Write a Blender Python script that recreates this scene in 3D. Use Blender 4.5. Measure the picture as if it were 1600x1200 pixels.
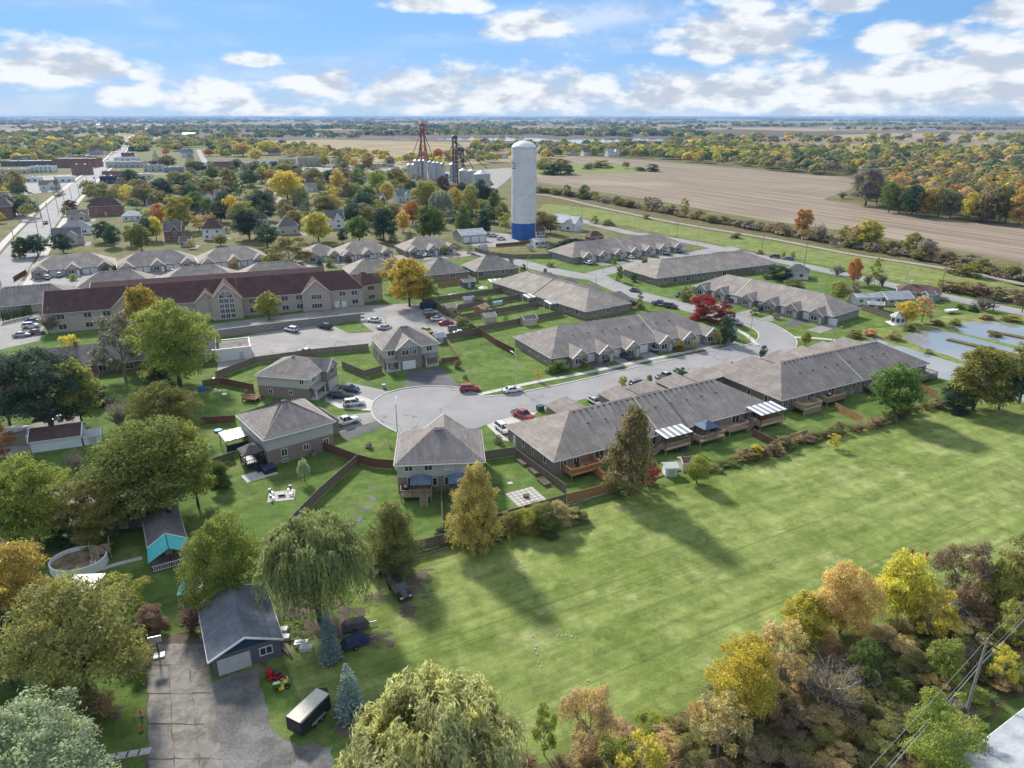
import bpy, bmesh, math, random
import numpy as np
from mathutils import Vector, Matrix

for o in list(bpy.data.objects): bpy.data.objects.remove(o)
SC = bpy.context.scene
COL = SC.collection
rnd = random.Random(11)
rad = math.radians

# ---------------------------------------------------------------- camera
CAM_H, FPX, HORY = 60.0, 1110.0, 182.0          # drone height; focal length and true horizon in pixels of the 1600x1200 photo
PITCH = math.atan((600 - HORY) / FPX)
CP, SP = math.cos(PITCH), math.sin(PITCH)
cd = bpy.data.cameras.new('camera'); cam = bpy.data.objects.new('camera', cd); COL.objects.link(cam)
cam.location = (0, 0, CAM_H); cam.rotation_euler = (math.pi/2 - PITCH, 0, 0)
cd.sensor_fit = 'HORIZONTAL'; cd.sensor_width = 36; cd.lens = 36 * FPX / 1600
cd.clip_start = 1; cd.clip_end = 120000
SC.camera = cam

def P(px, py, z=0.0):
    """the spot at height z that is seen at this point of the photograph (survey by ray)"""
    u, v = (px - 800) / FPX, (600 - py) / FPX
    t = (z - CAM_H) / (-SP + v * CP)
    return Vector((u * t, (CP + v * SP) * t, z))
def proj(x, y, z):
    zc = y * CP - (z - CAM_H) * SP; yc = y * SP + (z - CAM_H) * CP
    return 800 + FPX * x / zc, 600 - FPX * yc / zc, zc
def height_at(g, py):
    v = (600 - py) / FPX
    return CAM_H + g.y / (CP + v * SP) * (-SP + v * CP)
def depth(g): return g.y * CP - (g.z - CAM_H) * SP

# ---------------------------------------------------------------- sun, sky
SUN_AZ, SUN_EL = rad(-29), rad(33)               # sun ahead of the camera, a little to its left
SUN_STRENGTH, SKY_STRENGTH, EXPOSURE = 2.05, 0.1, 1.65
sd = bpy.data.lights.new('sun', 'SUN'); sun = bpy.data.objects.new('sun', sd); COL.objects.link(sun)
sd.energy = SUN_STRENGTH; sd.angle = rad(6); sd.color = (1.0, 0.95, 0.86)
sdir = Vector((math.sin(SUN_AZ) * math.cos(SUN_EL), math.cos(SUN_AZ) * math.cos(SUN_EL), math.sin(SUN_EL)))
sun.rotation_euler = sdir.to_track_quat('Z', 'Y').to_euler(); sun.location = (0, 0, 300)

W = bpy.data.worlds.new('World'); SC.world = W; W.use_nodes = True
class NT:
    """short hand for building node trees"""
    def __init__(s, t): s.t = t; s.t.nodes.clear()
    def n(s, typ, **k):
        x = s.t.nodes.new(typ)
        for a, b in k.items():
            if a.startswith('i_'):
                q = a[2:]; x.inputs[int(q) if q.isdigit() else q.replace('_', ' ')].default_value = b
            else: setattr(x, a, b)
        return x
    def l(s, a, b): s.t.links.new(a, b)
    def m(s, op, a, b=None, c=None, clamp=False):
        x = s.n('ShaderNodeMath', operation=op, use_clamp=clamp)
        for i, v in enumerate((a, b, c)):
            if v is None: continue
            if isinstance(v, (int, float)): x.inputs[i].default_value = v
            else: s.l(v, x.inputs[i])
        return x.outputs[0]
    def mix(s, f, a, b, mode='MIX'):
        x = s.n('ShaderNodeMix', data_type='RGBA', blend_type=mode)
        for i, v in ((0, f), (6, a), (7, b)):
            if isinstance(v, (int, float)): x.inputs[i].default_value = v
            elif isinstance(v, (tuple, list)): x.inputs[i].default_value = (*v[:3], 1)
            else: s.l(v, x.inputs[i])
        return x.outputs[2]
    def noise(s, vec, scale, detail=4, rough=.55, dist=0):
        x = s.n('ShaderNodeTexNoise', i_Scale=scale, i_Detail=detail, i_Roughness=rough, i_Distortion=dist)
        if vec is not None: s.l(vec, x.inputs['Vector'])
        return x.outputs[0]
    def ramp(s, f, a, b):
        x = s.n('ShaderNodeMapRange', interpolation_type='SMOOTHSTEP'); s.l(f, x.inputs[0])
        x.inputs[1].default_value = a; x.inputs[2].default_value = b
        return x.outputs[0]
    def vec(s, x, y, z):
        c = s.n('ShaderNodeCombineXYZ')
        for i, v in enumerate((x, y, z)):
            if isinstance(v, (int, float)): c.inputs[i].default_value = v
            else: s.l(v, c.inputs[i])
        return c.outputs[0]
w = NT(W.node_tree)
tc = w.n('ShaderNodeTexCoord'); sx = w.n('ShaderNodeSeparateXYZ'); w.l(tc.outputs['Generated'], sx.inputs[0])
DX, DY, DZ = sx.outputs
# sky: the hazy white rim of the physical sky is thin in the photograph, so the lookup is lifted off the horizon everywhere
lift = w.m('ADD', w.m('MULTIPLY', w.m('ABSOLUTE', DZ), .9), .2)
sky = w.n('ShaderNodeTexSky', sky_type='NISHITA', sun_disc=False, sun_elevation=SUN_EL, sun_rotation=SUN_AZ,
          altitude=100, air_density=1.0, dust_density=0.0, ozone_density=3.0)
w.l(w.vec(DX, DY, lift), sky.inputs[0])
az = w.m('ARCTAN2', DX, DY); el = w.m('ARCSINE', DZ)
base = w.mix(.75, sky.outputs[0], (.40, 1.0, 1.9))
rim = w.ramp(el, .10, -.01)
base = w.mix(w.m('MULTIPLY', rim, .75), base, (1.75, 2.15, 2.55))
# clouds: billow noise in (azimuth, elevation), laid out around the whole sky
def cl_noise(sx_, sy_, scale, det, off=0, rough=.56):
    v = w.vec(w.m('MULTIPLY', az, sx_), w.m('ADD', w.m('MULTIPLY', el, sy_), off), off * 1.7)
    return w.noise(v, scale, det, rough)
fine = cl_noise(1, 2.2, 19, 6, 0, .54)
big = cl_noise(1, 2.6, 7.5, 2, 3.1)
soft = cl_noise(1, 6.5, 3.2, 2, 7.7)
mask = None
def cloud(px, py, rx, ry, k=1.0):
    """one cumulus: where it stands over the land (direction from the camera) and its reach, flat underneath"""
    global mask
    u, v = (px - 800) / FPX, (600 - py) / FPX; y_, z_ = CP + v * SP, -SP + v * CP
    a0 = math.atan2(u, y_); e0 = math.atan2(z_, math.hypot(u, y_))
    dx = w.m('MULTIPLY_ADD', az, FPX / rx, -a0 * FPX / rx)
    dyr = w.m('MULTIPLY_ADD', el, FPX / ry, -e0 * FPX / ry)
    dy = w.m('MAXIMUM', dyr, w.m('MULTIPLY', dyr, -1.6))
    dd = w.m('SQRT', w.m('MULTIPLY_ADD', dx, dx, w.m('MULTIPLY', dy, dy)))
    v = w.m('MULTIPLY_ADD', dd, -k, k)
    mask = v if mask is None else w.m('MAXIMUM', mask, v)
for c in ((1165, 62, 130, 58), (1090, 150, 260, 44, .9), (1290, 150, 200, 50, .9), (1500, 130, 220, 62, 1.0),
          (830, 150, 190, 52, .8), (660, 145, 170, 50, .7), (820, 46, 80, 28), (690, 8, 95, 20), (330, 155, 72, 30), (400, 96, 56, 16),
          (500, 134, 100, 28, .8), (90, 110, 130, 42), (1395, 68, 66, 30), (1320, 6, 50, 26), (1590, 20, 56, 30), (420, 180, 110, 16, .7), (200, 150, 60, 26, .8)):
    cloud(*c)
inview = w.m('MULTIPLY_ADD', w.m('SUBTRACT', fine, .5), 1.9, w.m('MULTIPLY', mask, 1.15))
inview = w.m('MULTIPLY_ADD', w.m('SUBTRACT', big, .5), .8, inview)
c1 = w.ramp(inview, .0, .58)
roof_sky = w.m('MULTIPLY_ADD', fine, .4, w.m('MULTIPLY', big, .8))               # rest of the sky, unseen: cumulus thickened overhead to raise the fill light
c2 = w.m('MULTIPLY', w.ramp(roof_sky, .47, .68), w.ramp(el, .12, .30))
c3 = w.m('MULTIPLY', w.ramp(soft, .46, .76), .55)                               # thin veils
cov = w.m('MAXIMUM', w.m('MAXIMUM', c1, c2), c3)
above = cl_noise(1, 2.2, 19, 3, .07, .54)                                       # the billows a little higher up: where they end, the sun catches the top
lit = w.ramp(w.m('MULTIPLY_ADD', w.m('SUBTRACT', fine, above), 1.6, w.m('MULTIPLY_ADD', big, .5, .3)), .28, .72)
ccol = w.mix(lit, (1.8, 2.05, 2.42), (2.95, 3.08, 3.25))
final = w.mix(cov, base, ccol)
bg = w.n('ShaderNodeBackground', i_Strength=SKY_STRENGTH); w.l(final, bg.inputs[0])
W.cycles.sampling_method = 'MANUAL'; W.cycles.sample_map_resolution = 256
wo = w.n('ShaderNodeOutputWorld'); w.l(bg.outputs[0], wo.inputs[0])

SC.view_settings.view_transform = 'Standard'; SC.view_settings.look = 'None'
SC.view_settings.exposure = EXPOSURE; SC.view_settings.gamma = 1.0
SC.view_settings.use_curve_mapping = False
SC.cycles.max_bounces = 4; SC.cycles.diffuse_bounces = 2; SC.cycles.glossy_bounces = 2; SC.cycles.transmission_bounces = 2; SC.cycles.transparent_max_bounces = 6; SC.cycles.volume_bounces = 0
SC.cycles.use_denoising = True; SC.cycles.adaptive_threshold = .02

# ---------------------------------------------------------------- materials
MATS = {}
def new_mat(name):
    m = bpy.data.materials.new(name); m.use_nodes = True; MATS[name] = m
    t = NT(m.node_tree); out = t.n('ShaderNodeOutputMaterial'); b = t.n('ShaderNodeBsdfPrincipled'); t.l(b.outputs[0], out.inputs[0])
    co = t.n('ShaderNodeTexCoord')
    return m, t, b, co, out
def setspec(b, rough, spec=.3, metal=0):
    b.inputs['Roughness'].default_value = rough; b.inputs['Specular IOR Level'].default_value = spec; b.inputs['Metallic'].default_value = metal
def bump(t, b, h, strength, dist=.05):
    x = t.n('ShaderNodeBump', i_Strength=strength, i_Distance=dist); t.l(h, x.inputs['Height']); t.l(x.outputs[0], b.inputs['Normal'])
def mk(name, a, b_=None, scale=2., rough=.8, spec=.3, metal=0, fine=0, bmp=0, world=False):
    m, t, b, co, _ = new_mat(name)
    v = co.outputs['Object']
    if world:
        g = t.n('ShaderNodeNewGeometry'); v = g.outputs['Position']
    b_ = b_ or tuple(x * .8 for x in a)
    n = t.ramp(t.noise(v, scale, 6, .62), .3, .7)
    c = t.mix(n, a, b_)
    if fine:
        f = t.noise(v, scale * 9, 4, .6); c = t.mix(fine, c, t.mix(f, (.25, .25, .25), (1.75, 1.75, 1.75)), 'MULTIPLY')
        if bmp: bump(t, b, f, bmp)
    t.l(c, b.inputs['Base Color']); setspec(b, rough, spec, metal)
    return m
def mk_roof(name, a):
    m, t, b, co, _ = new_mat(name); v = co.outputs['Object']
    s = t.n('ShaderNodeSeparateXYZ'); t.l(v, s.inputs[0])
    oi = t.n('ShaderNodeObjectInfo')
    big_ = t.ramp(t.noise(v, .35, 4, .6), .3, .75)
    st = t.noise(t.vec(t.m('MULTIPLY', s.outputs[0], 1.1), t.m('MULTIPLY', s.outputs[1], .12), 0), 1.6, 5, .65)
    c = t.mix(big_, tuple(x * .80 for x in a), tuple(x * 1.12 for x in a))
    c = t.mix(.55, c, t.mix(t.ramp(st, .3, .7), (.72, .72, .74), (1.22, 1.21, 1.18)), 'MULTIPLY')
    # shingle courses follow the height; tabs are speckled
    cr = t.m('FRACT', t.m('MULTIPLY', s.outputs[2], 9.0))
    row = t.m('FLOOR', t.m('MULTIPLY', s.outputs[2], 9.0))
    tab = t.n('ShaderNodeTexWhiteNoise', noise_dimensions='3D')
    t.l(t.vec(t.m('FLOOR', t.m('MULTIPLY', s.outputs[0], 3)), t.m('FLOOR', t.m('MULTIPLY', s.outputs[1], 3)), row), tab.inputs['Vector'])
    c = t.mix(.3, c, t.mix(tab.outputs[0], (.55, .55, .56), (1.4, 1.39, 1.37)), 'MULTIPLY')
    c = t.mix(t.m('MULTIPLY', t.m('GREATER_THAN', cr, .82), .35), c, tuple(x * .45 for x in a))
    c = t.mix(1.0, c, t.mix(oi.outputs['Random'], (.84, .85, .88), (1.14, 1.11, 1.06)), 'MULTIPLY')
    bump(t, b, cr, .35, .02)
    t.l(c, b.inputs['Base Color']); setspec(b, .92, .2)
    return m
def mk_brick(name, a, mortar, sc=1.0):
    m, t, b, co, _ = new_mat(name)
    s = t.n('ShaderNodeSeparateXYZ'); t.l(co.outputs['Object'], s.inputs[0])
    v = t.vec(t.m('ADD', s.outputs[0], s.outputs[1]), s.outputs[2], 0)
    br = t.n('ShaderNodeTexBrick', i_Scale=1.0 * sc); br.inputs['Brick Width'].default_value = .24; br.inputs['Row Height'].default_value = .085
    br.inputs['Mortar Size'].default_value = .012; br.inputs['Color1'].default_value = (*[x * .78 for x in a], 1); br.inputs['Color2'].default_value = (*[x * 1.25 for x in a], 1)
    br.inputs['Mortar'].default_value = (*mortar, 1); t.l(v, br.inputs['Vector'])
    c = t.mix(.5, br.outputs[0], t.mix(t.noise(co.outputs['Object'], 1.3, 4), (.6, .6, .6), (1.4, 1.38, 1.36)), 'MULTIPLY')
    t.l(c, b.inputs['Base Color']); bump(t, b, br.outputs[1], -.3, .01); setspec(b, .9, .2)
    return m
def mk_siding(name, a, pitch=.2):
    m, t, b, co, _ = new_mat(name)
    s = t.n('ShaderNodeSeparateXYZ'); t.l(co.outputs['Object'], s.inputs[0])
    f = t.m('FRACT', t.m('DIVIDE', s.outputs[2], pitch))
    c = t.mix(t.m('MULTIPLY', t.m('GREATER_THAN', f, .86), .3), t.mix(t.noise(co.outputs['Object'], .7, 5), tuple(x * .86 for x in a), tuple(x * 1.08 for x in a)), tuple(x * .5 for x in a))
    t.l(c, b.inputs['Base Color']); bump(t, b, f, .3, .02); setspec(b, .6, .3)
    return m
def mk_paint(name='paint', rough=.28):
    m, t, b, co, _ = new_mat(name)
    oi = t.n('ShaderNodeObjectInfo'); c = t.mix(t.m('MULTIPLY', t.noise(co.outputs['Object'], 2.5, 4), .12), oi.outputs['Color'], (.3, .28, .25))
    t.l(c, b.inputs['Base Color']); setspec(b, rough, .5); b.inputs['Coat Weight'].default_value = .5 if rough < .5 else 0
    return m
def mk_leaf(name, trans=.3, var=.5):
    m, t, b, co, out = new_mat(name)
    oi = t.n('ShaderNodeObjectInfo'); g = t.n('ShaderNodeNewGeometry')
    ri = g.outputs['Random Per Island']
    n = t.noise(g.outputs['Position'], .55, 3, .6)
    c = t.mix(var, oi.outputs['Color'], t.mix(ri, (.35, .38, .34), (1.75, 1.68, 1.5)), 'MULTIPLY')
    turn = t.ramp(t.noise(g.outputs['Position'], .32, 3, .6), .42, .66); c = t.mix(t.m('MULTIPLY', turn, .45), c, t.mix(1.0, c, (1.45, 1.36, .8), 'MULTIPLY'))      # patches of the crown that have turned
    hs = t.n('ShaderNodeHueSaturation'); t.l(c, hs.inputs['Color'])
    t.l(t.m('ADD', .478, t.m('MULTIPLY', n, .05)), hs.inputs['Hue']); t.l(t.m('ADD', .62, t.m('MULTIPLY', n, .7)), hs.inputs['Value'])
    hs.inputs['Saturation'].default_value = .95
    t.l(hs.outputs[0], b.inputs['Base Color']); setspec(b, .75, .15)
    tr = t.n('ShaderNodeBsdfTranslucent'); t.l(hs.outputs[0], tr.inputs[0])
    ms = t.n('ShaderNodeMixShader', i_0=trans); t.l(b.outputs[0], ms.inputs[1]); t.l(tr.outputs[0], ms.inputs[2]); t.l(ms.outputs[0], out.inputs[0])
    return m
def mk_grass(name, a, b_, dry, stripe=0, ang=28, sc=1.0):
    """turf: clumps at several sizes, worn and dry patches, clover, faint mowing tracks along the plot"""
    m, t, b, co, _ = new_mat(name)
    g = t.n('ShaderNodeNewGeometry'); v = g.outputs['Position']
    n1 = t.ramp(t.noise(v, .045 * sc, 5, .65), .32, .68); n2 = t.noise(v, .7 * sc, 6, .75); n3 = t.noise(v, 4., 4, .75)
    c = t.mix(n1, a, b_)
    c = t.mix(t.m('MULTIPLY', t.ramp(t.noise(v, .11 * sc, 7, .72), .50, .72), .85), c, dry)
    c = t.mix(t.m('MULTIPLY', t.ramp(t.noise(v, .19 * sc, 6, .7, .8), .58, .72), .6), c, tuple(x * .62 for x in a))
    n4 = t.noise(v, .28 * sc, 5, .7, .6); c = t.mix(.8, c, t.mix(t.ramp(n4, .25, .75), (.58, .63, .52), (1.4, 1.34, 1.42)), 'MULTIPLY')
    c = t.mix(.75, c, t.mix(n2, (.38, .44, .34), (1.62, 1.56, 1.66)), 'MULTIPLY')
    c = t.mix(.7, c, t.mix(n3, (.36, .42, .32), (1.64, 1.58, 1.68)), 'MULTIPLY')
    if stripe:
        mp = t.n('ShaderNodeMapping'); mp.inputs['Rotation'].default_value = (0, 0, rad(-ang)); t.l(v, mp.inputs['Vector'])
        sp = t.n('ShaderNodeSeparateXYZ'); t.l(mp.outputs[0], sp.inputs[0])
        lo = t.noise(t.vec(t.m('MULTIPLY', sp.outputs[0], .018), t.m('MULTIPLY', sp.outputs[1], .42), 0), 1.0, 6, .72)
        c = t.mix(stripe, c, t.mix(t.ramp(lo, .3, .7), (.55, .6, .5), (1.45, 1.38, 1.45)), 'MULTIPLY')
        tr = t.ramp(t.noise(t.vec(t.m('MULTIPLY', sp.outputs[0], .006), t.m('MULTIPLY', sp.outputs[1], .9), 4), 1.0, 2, .5), .64, .70)
        c = t.mix(t.m('MULTIPLY', tr, stripe * .8), c, tuple(x * .55 for x in a))
    t.l(c, b.inputs['Base Color']); bump(t, b, n3, .7, .15); setspec(b, .95, .1)
    return m

M = {}
M['field'] = mk_grass('field_turf', (.152, .203, .048), (.22, .268, .083), (.32, .33, .15), .5)
M['lawn'] = mk_grass('lawn_turf', (.085, .145, .03), (.125, .185, .045), (.19, .20, .08), .2)
M['meadow'] = mk_grass('meadow_turf', (.15, .20, .05), (.2, .23, .075), (.28, .26, .12), .3, 115)
M['townlawn'] = mk_grass('town_turf', (.11, .12, .045), (.18, .165, .075), (.24, .195, .12), 0)
M['scrub'] = mk_grass('scrub_turf', (.12, .12, .045), (.15, .12, .06), (.21, .16, .09), 0)
def mk_asphalt(name, a, b_, crack=.55):
    m, t, b, co, _ = new_mat(name); g = t.n('ShaderNodeNewGeometry'); v = g.outputs['Position']
    c = t.mix(t.ramp(t.noise(v, .1, 5, .65), .3, .7), a, b_); f = t.noise(v, 3.5, 5, .7)
    c = t.mix(.4, c, t.mix(f, (.55, .55, .55), (1.45, 1.45, 1.45)), 'MULTIPLY')
    w1 = t.n('ShaderNodeVectorMath', operation='ADD'); nz = t.n('ShaderNodeTexNoise', i_Scale=.25, i_Detail=4.0); t.l(v, nz.inputs['Vector']); sc = t.n('ShaderNodeVectorMath', operation='SCALE'); sc.inputs['Scale'].default_value = 5.; t.l(nz.outputs['Color'], sc.inputs[0]); t.l(v, w1.inputs[0]); t.l(sc.outputs[0], w1.inputs[1])
    vo = t.n('ShaderNodeTexVoronoi', feature='DISTANCE_TO_EDGE', i_Scale=.14); t.l(w1.outputs[0], vo.inputs['Vector'])
    k = t.m('MULTIPLY', t.ramp(vo.outputs[0], .022, .006), t.ramp(t.noise(v, .06, 3), .45, .6)); c = t.mix(t.m('MULTIPLY', k, crack), c, (.07, .07, .075))
    c = t.mix(t.m('MULTIPLY', t.ramp(t.noise(v, .05, 3, .5, 1.5), .6, .68), .35), c, tuple(x * .62 for x in a))
    t.l(c, b.inputs['Base Color']); bump(t, b, f, .2, .03); setspec(b, .9, .25); return m
M['asphalt'] = mk_asphalt('asphalt', (.31, .30, .30), (.25, .243, .248)); M['asphalt_dark'] = mk('asphalt_dark', (.085, .085, .09), (.13, .13, .135), .3, .9, .25, 0, .3, .2, True)
M['asphalt_lot'] = mk_asphalt('asphalt_lot', (.33, .31, .295), (.235, .225, .22), .7)
M['concrete'] = mk('concrete', (.52, .50, .47), (.42, .40, .38), .5, .9, .25, 0, .2, .1, True)
def mk_oldslab():
    m, t, b, co, _ = new_mat('concrete_old'); g = t.n('ShaderNodeNewGeometry'); v = g.outputs['Position']
    c = t.mix(t.ramp(t.noise(v, .8, 6, .7), .3, .7), (.28, .262, .24), (.175, .163, .15)); c = t.mix(t.m('MULTIPLY', t.ramp(t.noise(v, .22, 6, .75), .48, .62), .85), c, (.125, .11, .092))
    f = t.noise(v, 7, 5, .7); c = t.mix(.5, c, t.mix(f, (.5, .5, .5), (1.5, 1.5, 1.5)), 'MULTIPLY'); t.l(c, b.inputs['Base Color']); bump(t, b, f, .4, .04); setspec(b, .95, .15); return m
M['concrete_old'] = mk_oldslab()
M['gravel'] = mk('gravel', (.37, .345, .325), (.27, .25, .235), .3, .97, .1, 0, .5, .4, True)
M['leaflitter'] = mk('leaf_litter', (.36, .27, .09), (.24, .16, .07), 1.5, .9, .1, 0, .3, 0, True)
M['gravel_dark'] = mk('dark_gravel', (.215, .205, .20), (.115, .108, .105), .35, .97, .1, 0, .8, .4, True)
M['soil'] = mk('soil', (.16, .13, .10), (.10, .082, .062), .3, .97, .1, 0, .5, .4, True)
M['roof'] = mk_roof('shingle_taupe', (.30, .266, .247)); M['roof_dark'] = mk_roof('shingle_charcoal', (.18, .17, .17))
M['roof_red'] = mk_roof('shingle_maroon', (.115, .062, .060)); M['roof_tan'] = mk_roof('shingle_tan', (.36, .32, .285))
M['roof_blue'] = mk_roof('shingle_slate', (.215, .235, .28)); M['roof_brown'] = mk_roof('shingle_brown', (.125, .085, .075))
M['roof_flat'] = mk('flat_membrane', (.42, .41, .40), (.28, .275, .27), .15, .9, .2, 0, .2)
M['roof_metal'] = mk('roof_metal', (.42, .44, .47), (.27, .29, .32), .5, .5, .4, .25, .35)
M['gazebo_blue'] = mk('gazebo_canvas', (.12, .17, .24), (.09, .13, .19), .8, .7, .3)
M['brick'] = mk_brick('brick_mauve', (.25, .185, .165), (.3, .27, .25)); M['brick_red'] = mk_brick('brick_red', (.22, .085, .06), (.3, .25, .22))
M['brick_grey'] = mk_brick('brick_grey', (.27, .225, .205), (.36, .33, .31)); M['brick_buff'] = mk_brick('brick_buff', (.40, .345, .29), (.45, .4, .35))
M['siding'] = mk_siding('siding_grey', (.52, .50, .475)); M['siding_white'] = mk_siding('siding_white', (.76, .76, .75)); M['siding_beige'] = mk_siding('siding_beige', (.55, .47, .38))
M['siding_dark'] = mk_siding('siding_dark', (.13, .125, .15)); M['siding_navy'] = mk_siding('siding_navy', (.03, .05, .11)); M['siding_blue'] = mk_siding('siding_blue', (.24, .32, .40))
M['white'] = mk('white_trim', (.80, .80, .78), (.70, .70, .68), 1.5, .5, .35)
M['cream'] = mk('cream_trim', (.66, .60, .50), (.55, .5, .42), 1.5, .6, .3)
M['greydoor'] = mk('grey_panel', (.55, .54, .52), (.46, .45, .44), 1.0, .5, .35)
M['black'] = mk('black_trim', (.022, .022, .026), (.035, .035, .04), 2, .5, .4)
M['navy'] = mk('navy_canvas', (.025, .035, .075), (.04, .05, .10), 2, .8, .2)
M['steel'] = mk('grey_steel', (.42, .43, .45), (.3, .31, .33), 1, .42, .4, .6)
M['galv'] = mk('galvanised_steel', (.55, .56, .575), (.40, .41, .43), .6, .38, .5, .45, .2)
M['glass'] = mk('window_glass', (.03, .036, .045), (.06, .068, .08), .6, .06, .8)
M['carglass'] = mk('car_glass', (.015, .018, .022), (.03, .034, .04), 1., .05, .8)
M['wood'] = mk('weathered_fence', (.23, .19, .155), (.155, .125, .105), 1.7, .9, .2, 0, .3)
M['wood_new'] = mk('cedar', (.42, .235, .115), (.32, .17, .08), 1.5, .8, .2, 0, .3)
M['wood_tan'] = mk('tan_lumber', (.40, .31, .215), (.29, .22, .15), 1.5, .85, .2, 0, .3)
M['wood_red'] = mk('stained_fence', (.20, .105, .07), (.14, .075, .055), 1.5, .85, .2, 0, .3)
M['bark'] = mk('bark', (.13, .105, .085), (.075, .06, .05), 3, .95, .1, 0, .4)
M['bark_pale'] = mk('bark_pale', (.33, .30, .26), (.20, .18, .155), 3, .95, .1, 0, .4)
M['tyre'] = mk('tyre_rubber', (.018, .018, .019), (.03, .03, .03), 4, .85, .2)
M['rim'] = mk('wheel_rim', (.42, .43, .45), (.3, .3, .32), 4, .3, .5, .7)
M['lamp'] = mk('lamp_lens', (.75, .75, .72), (.6, .6, .6), 3, .15, .6); M['tail'] = mk('tail_lens', (.25, .012, .012), (.16, .01, .01), 3, .2, .6)
M['teal'] = mk('teal_awning', (.10, .52, .52), (.085, .44, .45), .8, .6, .3); M['bluetarp'] = mk('blue_canvas', (.04, .14, .42), (.03, .10, .32), 1, .7, .3)
M['orange'] = mk('orange_plastic', (.72, .16, .03), (.6, .12, .02), 2, .5, .3); M['red'] = mk('red_enamel', (.5, .02, .02), (.4, .02, .02), 2, .35, .4)
M['green'] = mk('green_enamel', (.05, .2, .04), (.04, .15, .03), 2, .35, .4); M['yellow'] = mk('yellow_enamel', (.7, .5, .03), (.6, .42, .02), 2, .4, .4)
M['stone'] = mk('pale_stone', (.58, .56, .53), (.40, .38, .36), 2.5, .9, .2, 0, .3); M['paver'] = mk('patio_paver', (.52, .49, .46), (.40, .375, .35), 1.2, .9, .2, 0, .25)
M['wallstone'] = mk('wall_stone', (.30, .285, .27), (.20, .19, .18), 1.5, .9, .2, 0, .3)
M['green_box'] = mk('dark_green_enamel', (.03, .10, .075), (.025, .08, .06), 2, .5, .3)
M['terracotta'] = mk('terracotta', (.36, .13, .06), (.28, .1, .05), 2, .7, .2)
M['pool'] = mk('solar_cover', (.12, .38, .33), (.1, .32, .28), .7, .4, .4); M['dirtywater'] = mk('stagnant_water', (.12, .075, .035), (.3, .25, .18), .9, .2, .5, 0, .4)
M['paint'] = mk_paint(); M['flatpaint'] = mk_paint('object_paint', .7)
M['leaf'] = mk_leaf('leaf', .5, .6); M['needle'] = mk_leaf('needle', .15, .6)
def mk_water():
    m, t, b, co, _ = new_mat('pond_water')
    g = t.n('ShaderNodeNewGeometry')
    c = t.mix(t.noise(g.outputs['Position'], .08, 4), (.19, .21, .215), (.28, .30, .30)); t.l(c, b.inputs['Base Color'])
    bump(t, b, t.noise(g.outputs['Position'], 1.2, 3), .04, .05); setspec(b, .06, .9); b.inputs['IOR'].default_value = 1.5
    return m
M['water'] = mk_water()
def mk_plough():
    m, t, b, co, _ = new_mat('stubble_field')
    g = t.n('ShaderNodeNewGeometry'); mp = t.n('ShaderNodeMapping'); mp.inputs['Rotation'].default_value = (0, 0, rad(65.5)); t.l(g.outputs['Position'], mp.inputs['Vector'])
    s = t.n('ShaderNodeSeparateXYZ'); t.l(mp.outputs[0], s.inputs[0])
    wob = t.noise(g.outputs['Position'], .02, 4)
    ro = t.noise(t.vec(t.m('MULTIPLY', s.outputs[0], .006), t.m('ADD', t.m('MULTIPLY', s.outputs[1], .17), t.m('MULTIPLY', wob, .8)), 0), 1.0, 5, .7)
    band = t.m('FRACT', t.m('ADD', t.m('DIVIDE', s.outputs[1], 18.0), t.m('MULTIPLY', wob, .35)))
    c = t.mix(t.ramp(ro, .34, .66), (.195, .15, .112), (.315, .255, .195))
    c = t.mix(t.m('MULTIPLY', t.ramp(band, .80, .95), .5), c, (.15, .112, .083))
    c = t.mix(.4, c, t.mix(t.noise(g.outputs['Position'], .5, 5, .7), (.6, .6, .6), (1.4, 1.4, 1.4)), 'MULTIPLY')
    c = t.mix(t.ramp(t.noise(g.outputs['Position'], .008, 3), .5, .75), c, (.33, .275, .21))
    t.l(c, b.inputs['Base Color']); setspec(b, .97, .1)
    return m
M['plough'] = mk_plough()
def mk_farm():
    """far country: a patchwork of stubble, soil, hay and pasture strips aligned with the road grid"""
    m, t, b, co, _ = new_mat('farmland')
    g = t.n('ShaderNodeNewGeometry'); mp = t.n('ShaderNodeMapping'); mp.inputs['Rotation'].default_value = (0, 0, rad(-25)); mp.inputs['Scale'].default_value = (1/520, 1/900, 1)
    t.l(g.outputs['Position'], mp.inputs['Vector'])
    vo = t.n('ShaderNodeTexVoronoi', distance='CHEBYCHEV', i_Scale=1.0); vo.inputs['Randomness'].default_value = .85; t.l(mp.outputs[0], vo.inputs['Vector'])
    sc = t.n('ShaderNodeSeparateColor'); t.l(vo.outputs['Color'], sc.inputs[0])
    cr = t.n('ShaderNodeValToRGB'); cr.color_ramp.interpolation = 'CONSTANT'
    cols = ((0, (.24, .19, .125)), (.2, (.13, .098, .07)), (.36, (.31, .25, .165)), (.5, (.10, .12, .05)), (.62, (.18, .135, .09)), (.76, (.14, .16, .065)), (.88, (.25, .20, .13)))
    e = cr.color_ramp.elements
    for i, (p_, c_) in enumerate(cols):
        x = e[i] if i < 2 else e.new(p_)
        x.position = p_; x.color = (*c_, 1)
    t.l(sc.outputs[0], cr.inputs[0])
    c = t.mix(.5, cr.outputs[0], t.mix(t.noise(g.outputs['Position'], .01, 6, .7), (.55, .55, .55), (1.45, 1.45, 1.45)), 'MULTIPLY')
    t.l(c, b.inputs['Base Color']); setspec(b, .97, .1)
    return m
M['farm'] = mk_farm()
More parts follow.
